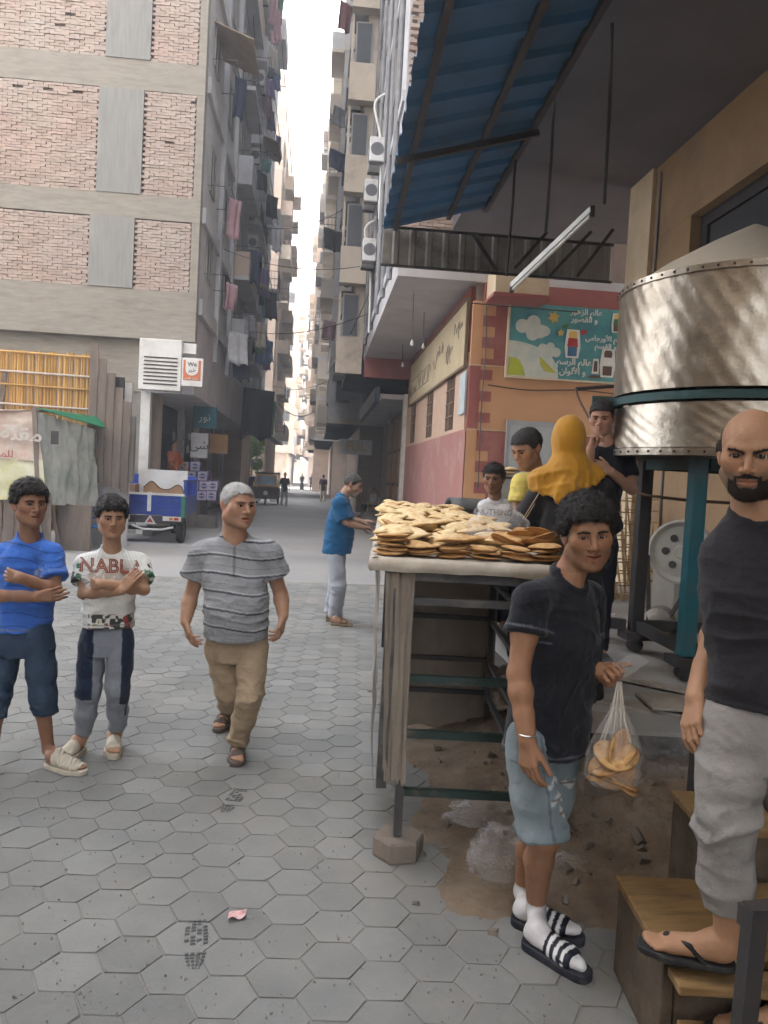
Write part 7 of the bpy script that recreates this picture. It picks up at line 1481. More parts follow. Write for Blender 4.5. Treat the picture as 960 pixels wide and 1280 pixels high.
# ------------------------------------------------ man walking in striped polo
d = 4.45
def polo(u, f, z, V):
    c = np.tile(np.array([[0.25, 0.255, 0.265]]), (len(u), 1)); per = 0.098; zz = z + 0.02 * np.abs(u) + .012 * np.sin(u * 14)
    t = (zz / per) % 1.0; c[t < 0.10] = (0.06, 0.06, 0.07); c[(t > .14) & (t < .19)] = (0.42, 0.43, 0.44); c[(t > .5) & (t < .54)] = (0.17, 0.17, 0.18)
    pk = (np.abs(u) < .008) & (f > 0) & (z > -.2); c[pk] *= .6
    return c
J = dict(head=PD(297, 632, d - .02), neck=PD(293, 674, d + .03), shR=PD(254, 695, d + .02), elR=PD(238, 746, d + .06), wrR=PD(232, 777, d - .02), shL=PD(335, 694, d + .02), elL=PD(351, 743, d + .08), wrL=PD(354, 770, d),
         hipR=PD(277, 800, d + .02), hipL=PD(315, 800, d), knR=PD(286, 862, d + .10), anR=rel(gnd(282, 905), 0, .02, .10), knL=PD(312, 868, d - .08), anL=rel(gnd(297, 945), 0, 0, .085))
hR = gnd(284, 900); hL = gnd(297, 938)
J['anR'] = rel(hR, 0, 0, .10)
person('grey haired man walking in grey striped polo shirt and khaki trousers', J, R(2), dict(yaw=R(30), pitch=R(0), s=1.07, fat=1.1, mouth=.006, stubble=.12, gaze=(.2, 0), jaw=1.1, nose=1.15, neckw=1.2),
       (0.37, 0.21, 0.135), s=1.0, build=1.05, hair=dict(kind='short', t=.006, lift=.002, front=.004, c=(0.50, 0.49, 0.47), c2=(0.30, 0.29, 0.28), nm='grey'), brows=(0.10, 0.08, 0.07),
       hands=dict(R=dict(dir=PD(238, 800, d - .06) - J['wrR'], palm=(.8, .3, 0), side=-1, curl=(20, 30, 34, 38), thumb=30), L=dict(dir=PD(349, 794, d - .05) - J['wrL'], palm=(-.8, .3, 0), side=1, curl=(26, 32, 38, 42), thumb=30)),
       shirt=dict(paint=polo, h=.0048, sleeve=.52, b=1.04, wr=.008, sr=(.080, .092), neckr=.074, vneck=True, prof=[(.04, .172, .150, .02), (.16, .174, .160, .03), (.34, .174, .165, .04), (.6, .176, .145, .02), (.80, .178, .112, 0), (.91, .13, .085, 0), (1.02, .066, .066, 0)]),
       legs=dict(c=(0.36, 0.27, 0.18), hem=.97, r=(.090, .072, .066, .060), waist=.12, wr=.008),
       feet=dict(R=dict(heel=hR, toe=hR + Vector((-.03, -.26, 0)), kind='sandal', c=(0.10, 0.075, 0.06), sole=.022), L=dict(heel=hL, toe=hL + Vector((.02, -.265, 0)), kind='sandal', c=(0.10, 0.075, 0.06), sole=.022)), seed=21)
# ------------------------------------------------ boy in blue tee, arms crossed
d = 4.20
def bluetee(u, f, z, V):
    n = noise3(V * np.array([7, 7, 38]), 5); c = np.array([[0.045, 0.135, 0.47]]) * (1 + 0.28 * n[:, None]); ln = (np.abs(((z + .02 * np.sin(u * 18)) / .072) % 1 - .5) < .035); c[ln] *= .45
    p = (f > 0) & (np.abs(u - .035) < .03) & (z < -.12) & (z > -.30); m = p & (noise3(V * 60, 8) > .25); c[m] = (0.22, 0.26, 0.36); return c
J = dict(head=PD(37, 631, d - .02), neck=PD(37, 675, d + .03), shR=PD(0, 696, d + .03), elR=PD(-10, 744, d - .05), wrR=PD(45, 746, d - .20), shL=PD(64, 694, d), elL=PD(70, 738, d - .08), wrL=PD(25, 722, d - .24),
         hipR=PD(12, 795, d + .02), hipL=PD(48, 795, d), knR=PD(-6, 872, d - .06), anR=rel(gnd(-14, 985), 0, 0, .09), knL=PD(54, 870, d + .02), anL=rel(gnd(60, 955), 0, 0, .085))
h1 = gnd(58, 958); h2 = gnd(-22, 985)
person('teenage boy in blue tee and denim capris, arms crossed, at the left edge', J, R(10), dict(yaw=R(20), pitch=R(-2), s=.97, fat=.4, mouth=.006, gaze=(-.2, 0), nose=1.05),
       (0.27, 0.145, 0.09), s=.92, build=.9, hair=dict(kind='curly', t=.014, lift=.014, n=520, front=.004, nm='dark', c=(.022, .018, .016)),
       hands=dict(R=dict(dir=(.9, .1, .15), palm=(0, .9, .2), side=-1, curl=(15, 15, 18, 20), thumb=20), L=dict(dir=(-.8, .45, .05), palm=(0, .9, 0), side=1, curl=(20, 20, 20, 20), thumb=15)),
       shirt=dict(paint=bluetee, h=.005, sleeve=.66, b=1.02, wr=.007, sr=(.066, .080), prof=[(.06, .150, .112, 0), (.2, .150, .112, 0), (.4, .150, .112, 0), (.62, .160, .114, 0), (.80, .160, .10, 0), (.91, .12, .08, 0), (1.02, .062, .062, 0)]),
       legs=dict(c=(0.022, 0.04, 0.075), c2=(0.05, 0.075, 0.11), cs=6, hem=.30, r=(.088, .076, .072, .07), waist=.14, name='capris', wr=.007),
       feet=dict(R=dict(heel=h2, toe=h2 + Vector((.04, -.26, 0)), kind='clog', c=(0.50, 0.45, 0.36), sole=.022, ribs=True), L=dict(heel=h1, toe=pt(gnd(100, 968), h1, .265), kind='clog', c=(0.50, 0.45, 0.36), sole=.022, ribs=True)), seed=31)
# ------------------------------------------------ boy in white printed tee, arms crossed
d = 4.46
def graf(u, f, z, V):
    c = np.tile(np.array([[0.62, 0.61, 0.56]]), (len(u), 1)); fr = f > 0.0
    # jagged dripping lettering across the chest
    zc = -.118; h = .040 + .018 * noise3(np.stack([u * 40, u * 0, u * 0], 1), 4)
    inn = fr & (np.abs(u) < .13) & (np.abs(z - zc) < h); bars = ((u + .13) / .0433 % 1.0)
    edge = inn & ((bars < .22) | (np.abs(np.abs(z - zc) - h) < .012) | ((np.abs(z - zc - .004) < .008) & (bars < .62)))
    c[inn & (noise3(V * 55, 3) > -.1)] = (0.46, 0.40, 0.34)
    low = fr & (z < -.34) & (np.abs(u) < .12); n = noise3(V * 42, 7); n2 = noise3(V * 34 + 9, 2)
    c[low & (n > .05)] = (0.06, 0.06, 0.055); c[low & (n2 > .45)] = (0.30, 0.06, 0.06); c[low & (n < -.55)] = (0.30, 0.30, 0.08)
    sl = (np.abs(u) > .165) & (z < -.05); k = noise3(V * 36 + 3, 6); k2 = noise3(V * 30, 12)
    c[sl & (k > .15)] = (0.05, 0.16, 0.08); c[sl & (k2 > .35)] = (0.05, 0.05, 0.05); c[sl & (k < -.6)] = (0.45, 0.08, 0.15)
    top = (z > -.10) & (np.abs(u) < .16) & (np.abs(u) > .05) & ((np.abs(u) * 60 + z * 20) % 1 < .22); c[top] = (0.42, 0.46, 0.46)
    return c
def jog(u, f, z, V):
    c = np.tile(np.array([[0.20, 0.215, 0.24]]), (len(u), 1)); m = (np.abs(u) > .075 - .06 * sstep(z, -.05, .08) * 0) & (z > -.36 - .02 * np.sin(u * 9)) ; c[m] = (0.014, 0.022, 0.045)
    zp = (np.abs(u - .115) < .006) & (z < -.37) & (z > -.46) & (f > -.02); c[zp] = (0.02, 0.02, 0.03); return c
J = dict(head=PD(140, 648, d - .02), neck=PD(140, 690, d + .02), shR=PD(106, 707, d), elR=PD(104, 742, d - .07), wrR=PD(152, 738, d - .21), shL=PD(174, 706, d), elL=PD(180, 737, d - .09), wrL=PD(126, 730, d - .25),
         hipR=PD(117, 797, d), hipL=PD(150, 797, d), knR=PD(111, 862, d - .02), anR=rel(gnd(103, 940), 0, 0, .095), knL=PD(147, 860, d - .02), anL=rel(gnd(146, 934), 0, 0, .095))
h1 = gnd(103, 938); h2 = gnd(142, 931)
GB = person('boy in white graffiti print tee and grey navy joggers, arms crossed', J, R(4), dict(yaw=R(6), pitch=R(2), s=.92, fat=.5, gaze=(-.05, 0), jaw=1.02), (0.35, 0.20, 0.12), s=.86, build=.95,
       hair=dict(kind='curly', t=.013, lift=.010, n=520, front=.004, nm='dark', c=(.022, .018, .016)),
       hands=dict(R=dict(dir=(.55, .15, .8), palm=(.3, .9, 0), side=-1, curl=(12, 14, 16, 18), thumb=15), L=dict(dir=(-.7, .6, -.1), palm=(0, .9, 0), side=1, curl=(20, 20, 20, 20), thumb=15)),
       shirt=dict(paint=graf, h=.0042, sleeve=.62, b=1.02, wr=.006, sr=(.070, .082), prof=[(.14, .165, .130, 0), (.22, .165, .130, 0), (.4, .164, .128, .01), (.62, .168, .122, 0), (.80, .168, .104, 0), (.91, .125, .08, 0), (1.02, .064, .064, 0)]),
       legs=dict(paint=jog, hem=.93, cuff=True, r=(.090, .076, .066, .050), waist=.18, wr=.006, name='joggers'),
       feet=dict(R=dict(heel=h1, toe=h1 + Vector((-.05, -.255, 0)), kind='slide', c=(0.50, 0.44, 0.34), sole=.030), L=dict(heel=h2, toe=h2 + Vector((.06, -.25, 0)), kind='slide', c=(0.50, 0.44, 0.34), sole=.030)), seed=41)
# ------------------------------------------------ man in blue tee at the far end of the bread table
d = 8.75
J = dict(head=PD(441, 606, d), neck=PD(428, 622, d), shR=PD(424, 630, d - .17), elR=PD(432, 653, d - .17), wrR=PD(452, 659, d - .10), shL=PD(426, 629, d + .17), elL=PD(436, 650, d + .17), wrL=PD(452, 652, d + .12),
         hipR=PD(420, 690, d - .08), hipL=PD(422, 690, d + .08), knR=PD(423, 733, d - .08), anR=rel(gnd(418, 779), 0, 0, .085), knL=PD(420, 733, d + .08), anL=rel(gnd(413, 773), 0, 0, .085))
h1 = gnd(413, 781); h2 = gnd(407, 776)
person('bearded man in blue tee and pale trousers sorting bread at the table end', J, R(82), dict(yaw=R(80), pitch=R(22), s=1.04, stubble=.3, nose=1.2), (0.33, 0.19, 0.125), s=1.0, res=1.7,
       hair=dict(kind='short', t=.007, front=.012, c=(0.07, 0.065, 0.06), nm='salt', h=.006), beard=dict(c=(.30, .28, .26), full=True, t=.006, n='white'), brows=(0.06, 0.05, 0.045),
       hands=dict(R=dict(dir=(.95, .1, -.1), palm=(0, -.3, -1), side=1, curl=(25, 28, 30, 30)), L=dict(dir=(.95, 0, .12), palm=(0, .3, -1), side=-1, curl=(15, 18, 20, 24))),
       shirt=dict(c=(0.012, 0.085, 0.19), sleeve=.85, b=1.06, wr=.009, sr=(.075, .088), prof=[(-.02, .165, .155, .0), (.1, .165, .155, 0), (.3, .165, .155, .01), (.6, .175, .145, 0), (.80, .175, .115, 0), (.91, .13, .085, 0), (1.02, .064, .064, 0)]),
       legs=dict(c=(0.36, 0.38, 0.42), hem=1.0, r=(.098, .084, .080, .078), waist=.1, wr=.008),
       feet=dict(R=dict(heel=h1, toe=h1 + Vector((.25, -.05, 0)), kind='sandal', c=(0.20, 0.14, 0.08), sole=.022), L=dict(heel=h2, toe=h2 + Vector((.25, -.03, 0)), kind='sandal', c=(0.20, 0.14, 0.08), sole=.022)), seed=51)
# ------------------------------------------------ people on the bakery floor beyond the table
PF = 0.50
def stand(cx, d, z0, w=.34, hgt=None):
    """lower body joints of someone standing on level z0, hidden behind the table"""
    b = PD(cx, 700, d); b.z = z0; rx = Vector((math.cos(YAW), -math.sin(YAW), 0)); return b, rx
d = 6.25; b, rx = stand(619, d, PF)
def nothing(u, f, z, V):
    return np.tile(np.array([[0.62, 0.63, 0.66]]), (len(u), 1))
J = dict(head=PD(617, 599, d), neck=PD(619, 625, d + .02), shR=PD(606, 635, d), elR=PD(603, 665, d), wrR=PD(606, 690, d - .1), shL=PD(634, 634, d), elL=PD(638, 664, d), wrL=PD(634, 690, d - .1),
         hipR=b - rx * .08 + Vector((0, 0, .72)), hipL=b + rx * .08 + Vector((0, 0, .72)), knR=b - rx * .08 + Vector((0, 0, .4)), knL=b + rx * .08 + Vector((0, 0, .4)), anR=b - rx * .09 + Vector((0, 0, .08)), anL=b + rx * .09 + Vector((0, 0, .08)))
sh = lambda p: dict(heel=Vector((p.x, p.y, PF)), toe=Vector((p.x, p.y - .23, PF)), kind='slide', c=(.1, .1, .1), sole=.02)
NB = person('boy in white tee lettered NOTHING behind the bread', J, R(5), dict(yaw=R(-10), pitch=R(4), s=.98, base=PF), (0.25, 0.135, 0.085), s=.78, res=1.5, hair=dict(kind='curly', t=.008, lift=.006, n=250, nm='dark', c=(.022, .018, .016)),
       hands=dict(R=dict(dir=(0, -.5, -1), palm=(1, 0, 0)), L=dict(dir=(0, -.5, -1), palm=(-1, 0, 0), side=-1)),
       shirt=dict(paint=nothing, sleeve=.7, b=1.08, wr=.005, prof=[(.0, .168, .130, 0), (.22, .165, .130, 0), (.4, .160, .125, 0), (.62, .160, .12, 0), (.80, .155, .10, 0), (.91, .12, .08, 0), (1.02, .062, .062, 0)]),
       legs=dict(c=(0.03, 0.035, 0.05), r=(.095, .08, .07, .065)), feet=dict(R=sh(J['anR']), L=sh(J['anL'])), seed=61)
d = 5.0; b, rx = stand(672, d, PF)
J = dict(head=PD(659, 561, d), neck=PD(669, 592, d + .03), shR=PD(652, 606, d - .12), elR=PD(648, 650, d - .14), wrR=PD(640, 690, d - .2), shL=PD(692, 604, d + .12), elL=PD(690, 650, d + .1), wrL=PD(670, 690, d - .05),
         hipR=b - rx * .09 + Vector((0, 0, .85)), hipL=b + rx * .09 + Vector((0, 0, .85)), knR=b - rx * .09 + Vector((0, 0, .46)), knL=b + rx * .09 + Vector((0, 0, .46)), anR=b - rx * .1 + Vector((0, 0, .08)), anL=b + rx * .1 + Vector((0, 0, .08)))
person('young man in pale yellow tee looking down, beside the yellow headscarf', J, R(-35), dict(yaw=R(-42), pitch=R(24), s=1.03, base=PF, stubble=.3, nose=1.15), (0.36, 0.20, 0.13), s=.95, res=1.4, hair=dict(kind='short', t=.010, lift=.006, front=-.002, nm='darks', c=(.022, .019, .017)),
       hands=dict(R=dict(dir=(-.3, -.5, -1), palm=(1, 0, 0)), L=dict(dir=(-.3, -.5, -1), palm=(-1, 0, 0), side=-1)),
       shirt=dict(c=(0.66, 0.56, 0.16), sleeve=.5, wr=.007, sr=(.07, .082)), legs=dict(c=(0.03, 0.035, 0.05)), feet=dict(R=sh(J['anR']), L=sh(J['anL'])), seed=71)
d = 5.35; b, rx = stand(738, d, PF)
J = dict(head=PD(752, 523, d), neck=PD(758, 557, d + .03), shR=PD(742, 572, d), elR=PD(733, 606, d - .12), wrR=PD(738, 562, d - .22), shL=PD(782, 572, d + .02), elL=PD(790, 612, d - .02), wrL=PD(764, 590, d - .2),
         hipR=b - rx * .09 + Vector((0, 0, .85)), hipL=b + rx * .09 + Vector((0, 0, .85)), knR=b - rx * .09 + Vector((0, 0, .46)), knL=b + rx * .09 + Vector((0, 0, .46)), anR=b - rx * .1 + Vector((0, 0, .08)), anL=b + rx * .1 + Vector((0, 0, .08)))
person('young man in black tee, hand to chin, beside the round oven', J, R(-5), dict(yaw=R(-6), pitch=R(10), s=.98, base=PF, stubble=.1), (0.38, 0.215, 0.15), s=.95, res=1.4, hair=dict(kind='short', t=.010, lift=.012, front=.002, nm='darks', c=(.022, .019, .017)),
       hands=dict(R=dict(dir=(.25, 0, 1), palm=(.6, -.5, 0), side=1, curl=(60, 64, 68, 70), thumb=20), L=dict(dir=(-.9, -.1, .4), palm=(0, .9, -.2), side=-1, curl=(30, 32, 34, 36))),
       shirt=dict(c=(0.014, 0.015, 0.022), sleeve=.6, wr=.006), legs=dict(c=(0.02, 0.022, 0.03)), feet=dict(R=sh(J['anR']), L=sh(J['anL'])), seed=81)
# woman in the yellow headscarf, seen from behind
d = 4.45; b, rx = stand(712, d, PF); fy = Vector((math.sin(YAW), math.cos(YAW), 0))
root = thing('person', b, 'woman in mustard yellow headscarf and black robe seen from behind', 'person')
v = Vol(*bounds([b - rx * .5 - fy * .35, b + rx * .35 + fy * .4 + Vector((0, 0, 1.5))], 0.03), 0.011)
nk = PD(712, 588, d)
tf = torso_fn([(b, .23, .20), (b + Vector((0, 0, .5)), .20, .17), (b + Vector((0, 0, .85)), .19, .165), (b + Vector((0, 0, 1.1)), .185, .15), (Vector((nk.x, nk.y, nk.z - .14)), .195, .13), (nk, .10, .08)], -YAW); v.F = np.maximum(tf(v.all()), np.abs(v.all()[..., 2] - (b.z + nk.z) / 2) - (nk.z - b.z) / 2).astype(F32)
sL, eL, wL = PD(678, 615, d - .02), PD(656, 650, d + .06), PD(637, 672, d + .18); sR, eR, wR = PD(752, 612, d + .02), PD(762, 655, d + .1), PD(735, 680, d + .25)
for a_, e_, w_ in ((sL, eL, wL), (sR, eR, wR)): v.cone(a_, e_, .075, .068, .03); v.cone(e_, w_, .066, .058, .02)
V, Q = v.mesh(); N = normals(V, Q); V = wrinkle(V, N, .010, (9, 9, 4), 91); obj_vq('robe', V, Q, mat('robe_black', (0.010, 0.010, 0.012), (0.02, 0.02, 0.022), rough=0.8, bump=0.1), root)
mb = MB()
for k_ in (0, .014): mb.tube([sL.lerp(eL, t) + Vector((-.03 + k_, -.075, .015)) for t in (0, .25, .5, .75, 1)] + [eL.lerp(wL, t) + Vector((-.02 + k_, -.072, .012)) for t in (.3, .7)], .003, 5)
mb.build('sleeve_piping', mat('piping', (.55, .45, .3)), root)
hd = PD(711, 546, d); v = Vol(*bounds([hd, nk, b + Vector((0, 0, .95))], .32), .0075)
v.ell(hd + Vector((0, 0, -.002)), (.097, .112, .130)); v.cone(hd + Vector((0, .0, -.05)), nk, .086, .100, .04)
a1 = PD(690, 612, d - .06); a2 = PD(740, 610, d - .02); tip = PD(704, 652, d - .17)
v.cone(nk, PD(681, 603, d - .02), .090, .080, .05); v.cone(nk, PD(740, 599, d + .02), .090, .080, .05); v.cone(nk, PD(704, 622, d - .08), .10, .095, .06); v.cone(PD(681, 603, d - .02), PD(700, 632, d - .08), .075, .075, .05); v.cone(PD(740, 599, d + .02), PD(704, 622, d - .08), .075, .08, .05)
g = v.all(); u_ = (g - V3(nk)) @ V3(rx); zz = g[..., 2] - nk.z
v.F = np.maximum(v.F, (-.195 + .60 * np.abs(u_ + .08) + .012 * np.sin(u_ * 40) - zz).astype(F32))
V, Q = v.mesh(); N = normals(V, Q); V = wrinkle(V, N, .010, (15, 12, 5), 95, sstep(-V[:, 2], -nk.z - .06, -nk.z + .08) * .9 + .22)
uu = (V - np.array(tuple(nk))) @ np.array(tuple(rx)); zz_ = V[:, 2] - nk.z; ph = (zz_ * 1.0 + .55 * np.abs(uu + .03) + .25 * uu) * 75 + 1.5 * fbm(V * 6, 4, 2); V = V + N * (.0075 * (np.clip(1 - np.abs(np.sin(ph * .5)) * 1.3, 0, 1)) * sstep(-zz_, -.10, .03))[:, None]
obj_vq('headscarf', V, Q, mat('scarf_yellow', (0.44, 0.215, 0.010), (0.36, 0.165, 0.008), scale=6, rough=0.75, bump=0.08, bscale=200, sheen=.2), root)
v = Vol(*bounds([wL, wR, hd, b], .15), .012)
v.ell(hd, (.075, .09, .11)); v.cone(hd, nk, .05, .055, .02); v.cone(nk, b + Vector((0, 0, .8)), .09, .11, .03)
for w_, dr in ((wL, Vector((-.5, .8, -.2))), (wR, Vector((-.5, .8, -.2)))): v.cone(w_, w_ + dr.normalized() * .03, .028, .027, .01)
for s_ in (-1, 1): v.cone(b + Vector((0, 0, .8)), b + rx * .09 * s_ + Vector((0, 0, .06)), .09, .045, .03); v.cone(b + rx * .09 * s_ + Vector((0, 0, .05)), b + rx * .09 * s_ + fy * .15 + Vector((0, 0, .035)), .04, .03, .02); v.cone(nk, sL if s_ < 0 else sR, .05, .05, .03)
v.cone(sL, eL, .045, .04, .02); v.cone(eL, wL, .04, .028, .02); v.cone(sR, eR, .045, .04, .02); v.cone(eR, wR, .04, .028, .02)
hand_sdf(v, wL, dict(dir=(-.5, .8, -.2), palm=(0, 0, -1), curl=(25, 25, 25, 25), side=-1), 1.0); hand_sdf(v, wR, dict(dir=(-.5, .8, -.2), palm=(0, 0, -1), curl=(25, 25, 25, 25)), 1.0)
V, Q = v.mesh(); obj_vq('body', V, Q, _skin('wom', (0.4, .24, .16)), root, np.ones((len(V), 3)))
# ================================================================== things held and worn, people farther off
from mathutils.bvhtree import BVHTree
def wrap_text(o_shirt, s, center, right, up, size, m, root, name='letters', bold=0.0):
    me = text_mesh(s, size, ext=0.0, bold=bold); r_ = Vector(right).normalized(); u_ = Vector(up).normalized(); n_ = r_.cross(u_); base = origin(o_shirt)
    bt_ = BVHTree.FromPolygons([v.co + base for v in o_shirt.data.vertices], [tuple(p.vertices) for p in o_shirt.data.polygons]); o0 = origin(root)
    for v in me.vertices:
        p = Vector(center) + r_ * v.co.x + u_ * v.co.y; h = bt_.ray_cast(p + n_ * .4, -n_); q = h[0] + n_ * (.004 + (.002 if bold < 0 else 0)) if h[0] else p; v.co = q - o0
    me.materials.append(m); return link(name, me, root)
sg_o = [c for c in GB.children if c.name.startswith('shirt')][0]; nkp = PD(140, 690, 4.48); yg = -math.atan2(nkp.x, nkp.y) + R(4); rg_ = Vector((math.cos(yg), math.sin(yg), 0))
wrap_text(sg_o, 'NABLA', PD(140, 711, 4.3), rg_, (0, 0, 1), .105, mat('tee_print_rust', (.24, .06, .04), rough=.8), GB, bold=.003); wrap_text(sg_o, 'NABLA', PD(140, 711, 4.3), rg_, (0, 0, 1), .105, mat('tee_print_tan', (.45, .33, .26), rough=.8), GB, bold=-.0035)
shirt_o = [c for c in NB.children if c.name.startswith('shirt')][0]; yw = -math.atan2(PD(619, 625, 6.27).x, PD(619, 625, 6.27).y) + R(5); rr_ = Vector((math.cos(yw), math.sin(yw), 0))
wrap_text(shirt_o, 'NOTHING', PD(619, 641, 6.1), rr_, (0, 0, 1), .062, mat('tee_print_grey', (.10, .10, .11), rough=.8), NB, bold=.001)
bx_ = MB(); 
wrap_text(shirt_o, '\u2588\u2588\u2588\u2588', PD(616, 657, 6.1), rr_, (0, 0, 1), .032, mat('tee_print_gold', (.45, .26, .05), rough=.8), NB); wrap_text(shirt_o, 'limited', PD(616, 663, 6.1), rr_, (0, 0, 1), .026, mat('tee_print_grey', (.1, .1, .11)), NB)
# ---- bag of loaves in the young man's hand
gp = PD(774, 852, 2.68); bb = PD(768, 958, 2.66); bag = thing('bread_bag', bb, 'clear plastic bag of loaves held by the young man', 'plastic bag')
def bagf(u, v):
    a = 2 * math.pi * u; t = v; r = .010 + .088 * ss(t, .08, .72) * (1 - .55 * ss(t, .86, 1.0) ** 2) ; fold = 1 + .20 * (1 - t) * math.sin(a * 7 + 1) + .05 * math.sin(a * 3 + t * 6); z = gp.z + (bb.z - .085 - gp.z) * t; c = gp.lerp(bb, t)
    rr = r * fold if t < .995 else .004
    return Vector((c.x + math.cos(a) * rr, c.y + math.sin(a) * rr * .62, z))
MB().grid(bagf, 56, 26).build('film', m_bagc, bag, smooth=True, fix=False)
def flare(u, v): a = -.9 + 1.8 * u; return gp + Vector((math.sin(a) * (.012 + .075 * v) + .02 * v, -.01 + .02 * math.cos(a * 3) * v, .01 + .075 * v * (1 + .2 * math.sin(a * 4))))
MB().grid(flare, 20, 6).build('handle_film', m_bagc, bag, smooth=True, fix=False)
stk = MB()
for k in range(9): a = k * .7; stk.tube([gp + Vector((.006 * math.cos(a), .004 * math.sin(a), 0)), gp.lerp(bb, .45) + Vector((.028 * math.cos(a), .018 * math.sin(a), 0)), gp.lerp(bb, .72) + Vector((.055 * math.cos(a), .035 * math.sin(a), 0))], [.0022, .0028, .001], 5)
tag(stk.build('pleats', mat('film_fold', (.80, .74, .62), rough=.25, alpha=.4, spec=.8, bump=0), bag), kind='stuff')
rng = random.Random(77)
for k in range(8):
    o = loaf(bb + Vector((rng.uniform(-.02, .02), rng.uniform(-.012, .012), -.070 + k * .018)), (R(rng.uniform(-35, 35) + (60 if k % 2 else 10)), R(rng.uniform(-30, 30)), k), BB, 'golden loaf, %s from the bottom, inside the clear bag the young man holds' % ORD[k], 'loaves in the held bag', .84)
# bracelets on the young man
bw = PD(659, 925, 2.60); o = MB().lathe(bw + Vector((0, 0, .018)), [(.030, 0), (.033, .003), (.030, .006), (.028, .003), (.030, 0)], 24).build('bracelet', mat('silver', (.6, .58, .55), rough=.3, metal=.8), own=True); tag(o, 'thin pale bracelet on the young man\'s hanging wrist', 'bracelet')
bw = PD(748, 838, 2.80); o = MB().lathe(bw, [(.028, -.012), (.033, -.010), (.034, .010), (.028, .012), (.028, -.012)], 20, axis=(.9, -.35, -.2)).build('bracelet', m_blk, own=True); tag(o, 'dark bead bracelet on the wrist above the bread bag', 'bracelet')
# ---- people in the distance
def far_person(x, y, face, label, top_c, leg_c, skin_c=(.3, .17, .11), z0=0.0, stride=.1, h=1.7, robe=False, group='people down the street', sit=False, hair_c=(.015, .013, .012), arm_fwd=0.0):
    k = h / 1.72; a = R(face); f = Vector((math.sin(a), -math.cos(a), 0)); r = Vector((math.cos(a), math.sin(a), 0)); b = Vector((x, y, z0)); U = Vector((0, 0, 1)); hip = .92 * k if not sit else .46
    root = thing('person', b, label, 'person', group); P = lambda rr_, ff, zz: b + r * rr_ + f * ff + U * zz; v = Vol(*bounds([P(-.4, -.5, 0), P(.4, .5, 1.8 * k), P(.5, -.5, 0), P(-.5, .6, 0)], .05), .02); tz = hip + .52 * k
    v.cone(P(0, 0, hip), P(0, 0, tz - .1), .10 * k, .11 * k, .04); v.cone(P(0, 0, tz), P(0, .01, tz + .12), .055, .05, .03); v.ell(P(0, .02, tz + .20 * k), (.076, .09, .115), None, .02); ends = []
    for s_ in (-1, 1):
        if sit: kn, an = P(s_ * .11, .42, .48), P(s_ * .12, .45, .08)
        else: kn, an = P(s_ * .10, .04 + s_ * stride * .5, .5 * k), P(s_ * .10, s_ * stride - .02, .08)
        v.cone(P(s_ * .09, 0, hip), kn, .075, .05, .02); v.cone(kn, an, .05, .035, .02); v.cone(an, an + f * .14 - U * .045, .04, .035, .02); sh_ = P(s_ * .17, 0, tz - .03); el = P(s_ * .22, .02 + arm_fwd * .15, tz - .30); wr = el + f * (.08 + arm_fwd * .2) - U * (.23 - arm_fwd * .15); v.cone(sh_, el, .045, .035, .02); v.cone(el, wr, .034, .025, .02); v.cone(wr, wr - U * .09 + f * .02, .028, .02, .01); ends.append((sh_, el, wr, kn, an))
    V, Q = v.mesh(); obj_vq('body', V, Q, _skin('far%02x' % int(skin_c[0] * 99), skin_c), root, np.ones((len(V), 3)))
    v = Vol(*bounds([P(-.35, -.3, hip - .15), P(.35, .3, tz + .1), P(.3, -.3, hip), P(-.3, .3, hip)], .06), .02); v.cone(P(0, 0, hip - .06), P(0, 0, tz - .12), .15 * k, .155 * k, .04); v.cone(P(-.15, 0, tz - .06), P(.15, 0, tz - .06), .075, .075, .04)
    for sh_, el, wr, kn, an in ends: v.cone(sh_, sh_.lerp(el, .75), .065, .068, .03)
    V, Q = v.mesh(); V = wrinkle(V, normals(V, Q), .01, seed=int(x * 10 + y)); obj_vq('shirt', V, Q, mat('far_top_%d%d%d' % tuple(int(c * 99) for c in top_c), top_c, None, rough=.9), root)
    v = Vol(*bounds([P(-.35, -.5, 0), P(.35, .5, hip + .1), P(.3, -.4, 0), P(-.3, .5, 0)], .08), .02); v.cone(P(-.06, 0, hip), P(.06, 0, hip), .12, .12, .03)
    if robe: v.cone(P(0, 0, hip), P(0, 0, .12), .16, .24, .05)
    else:
        for i, (sh_, el, wr, kn, an) in enumerate(ends): v.cone(P((-1, 1)[i] * .085, 0, hip), kn, .10, .075, .02); v.cone(kn, an + U * .03, .075, .062, .02)
    V, Q = v.mesh(); obj_vq('robe_skirt' if robe else 'trousers', V, Q, mat('far_leg_%d%d%d' % tuple(int(c * 99) for c in leg_c), leg_c, None, rough=.9), root)
    v = Vol(*bounds([P(0, 0, tz + .2)], .2), .015); v.ell(P(0, .0, tz + .225 * k), (.084, .1, .105), None); v.keep(lambda g: (tz + .20 * k + z0 - g[..., 2]) + ((g - V3(b)) @ V3(f)) * .9); V, Q = v.mesh(); obj_vq('hair', V, Q, mat('far_hair_%d' % int(hair_c[0] * 999), hair_c, None, rough=.8), root); return root
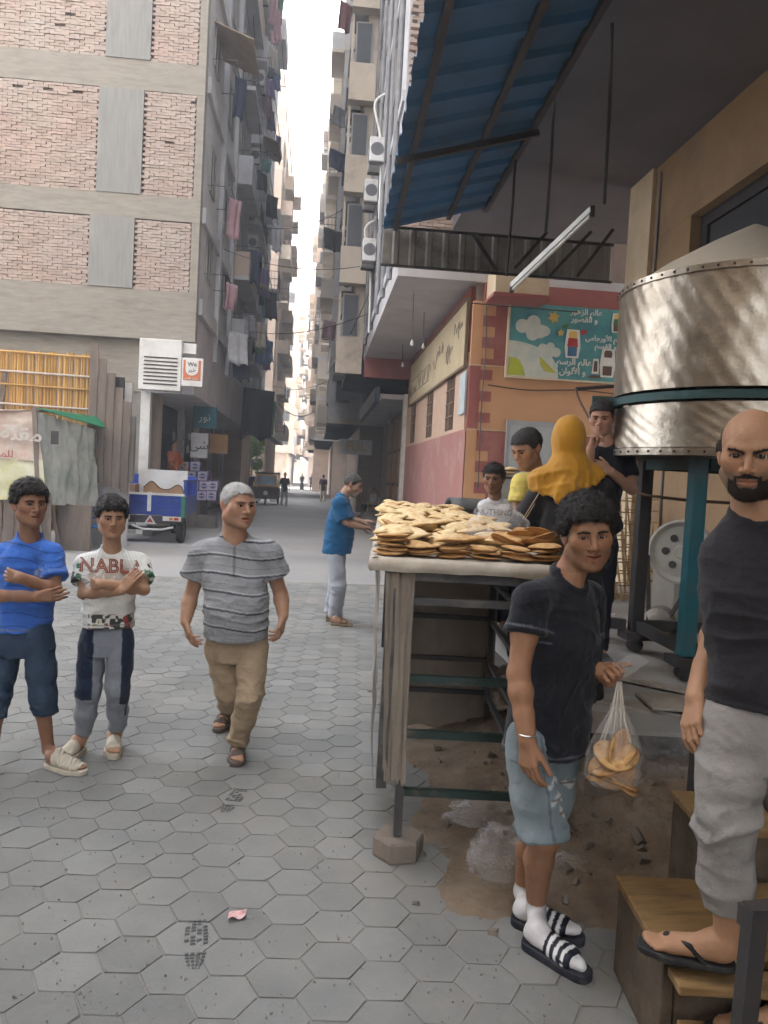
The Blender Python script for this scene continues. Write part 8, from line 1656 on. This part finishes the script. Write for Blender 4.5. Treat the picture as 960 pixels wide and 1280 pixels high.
q = PZ(382, 632, 0); far_person(-2.62 + .95, 40.6, 20, 'man in dark top and grey trousers beside the rickshaw', (.02, .02, .025), (.30, .31, .33), group=None)
far_person(-2.62 - .9, 41.5, 10, 'figure in dark blue leaning at the shop side of the rickshaw', (.02, .03, .08), (.03, .03, .05), group=None)
a = PZ(403, 628, 0); far_person(a.x, a.y, 175, 'man in dark top and tan trousers walking away on the right', (.05, .02, .03), (.36, .31, .22), group=None)
a = PZ(396, 613, 0); far_person(a.x, a.y, 180, 'figure in reddish robe far along the right side', (.20, .06, .05), (.16, .05, .05), robe=True)
a = PZ(389, 613, 0); far_person(a.x, a.y, 0, 'far man in blue beside the reddish robe', (.03, .05, .12), (.03, .03, .06))
a = PZ(377, 612, 0); far_person(a.x, a.y, 0, 'far figure in black robe in the middle of the street', (.02, .018, .02), (.015, .015, .015), robe=True)
far_person(PY(217, 570, 21.3).x, 21.3, 60, 'man in orange top leaning at the shop entrance by the truck', (.33, .085, .03), (.03, .03, .035), z0=.66, h=1.72, group=None, arm_fwd=.6)
po = PY(217, 570, 21.3); tag(MB().box((po.x - .45, 20.95, 0), (po.x + .35, 21.9, .66)).build('shop_step', m_conc, own=True), 'raised concrete step under the man in orange', 'step')
far_person(2.45, 33.05, -70, 'man in pale shirt sitting in the yellow chair', (.42, .42, .44), (.05, .05, .06), sit=True, group=None)
# ================================================================== dusty air
hz = MB().box((-640, -340, -1.2), (640, 1040, 43)).build('haze', None); tag(hz, 'thin pale dust haze in the street air', 'haze', kind='stuff')
hm_ = bpy.data.materials.new('haze_air'); hm_.use_nodes = True; hn = hm_.node_tree; hn.nodes.remove(hn.nodes['Principled BSDF']); pv_ = hn.nodes.new('ShaderNodeVolumePrincipled'); pv_.inputs['Color'].default_value = (.88, .9, .94, 1); pv_.inputs['Density'].default_value = 0.0045; pv_.inputs['Anisotropy'].default_value = .3
hn.links.new(pv_.outputs[0], hn.nodes['Material Output'].inputs['Volume']); hz.data.materials.append(hm_)
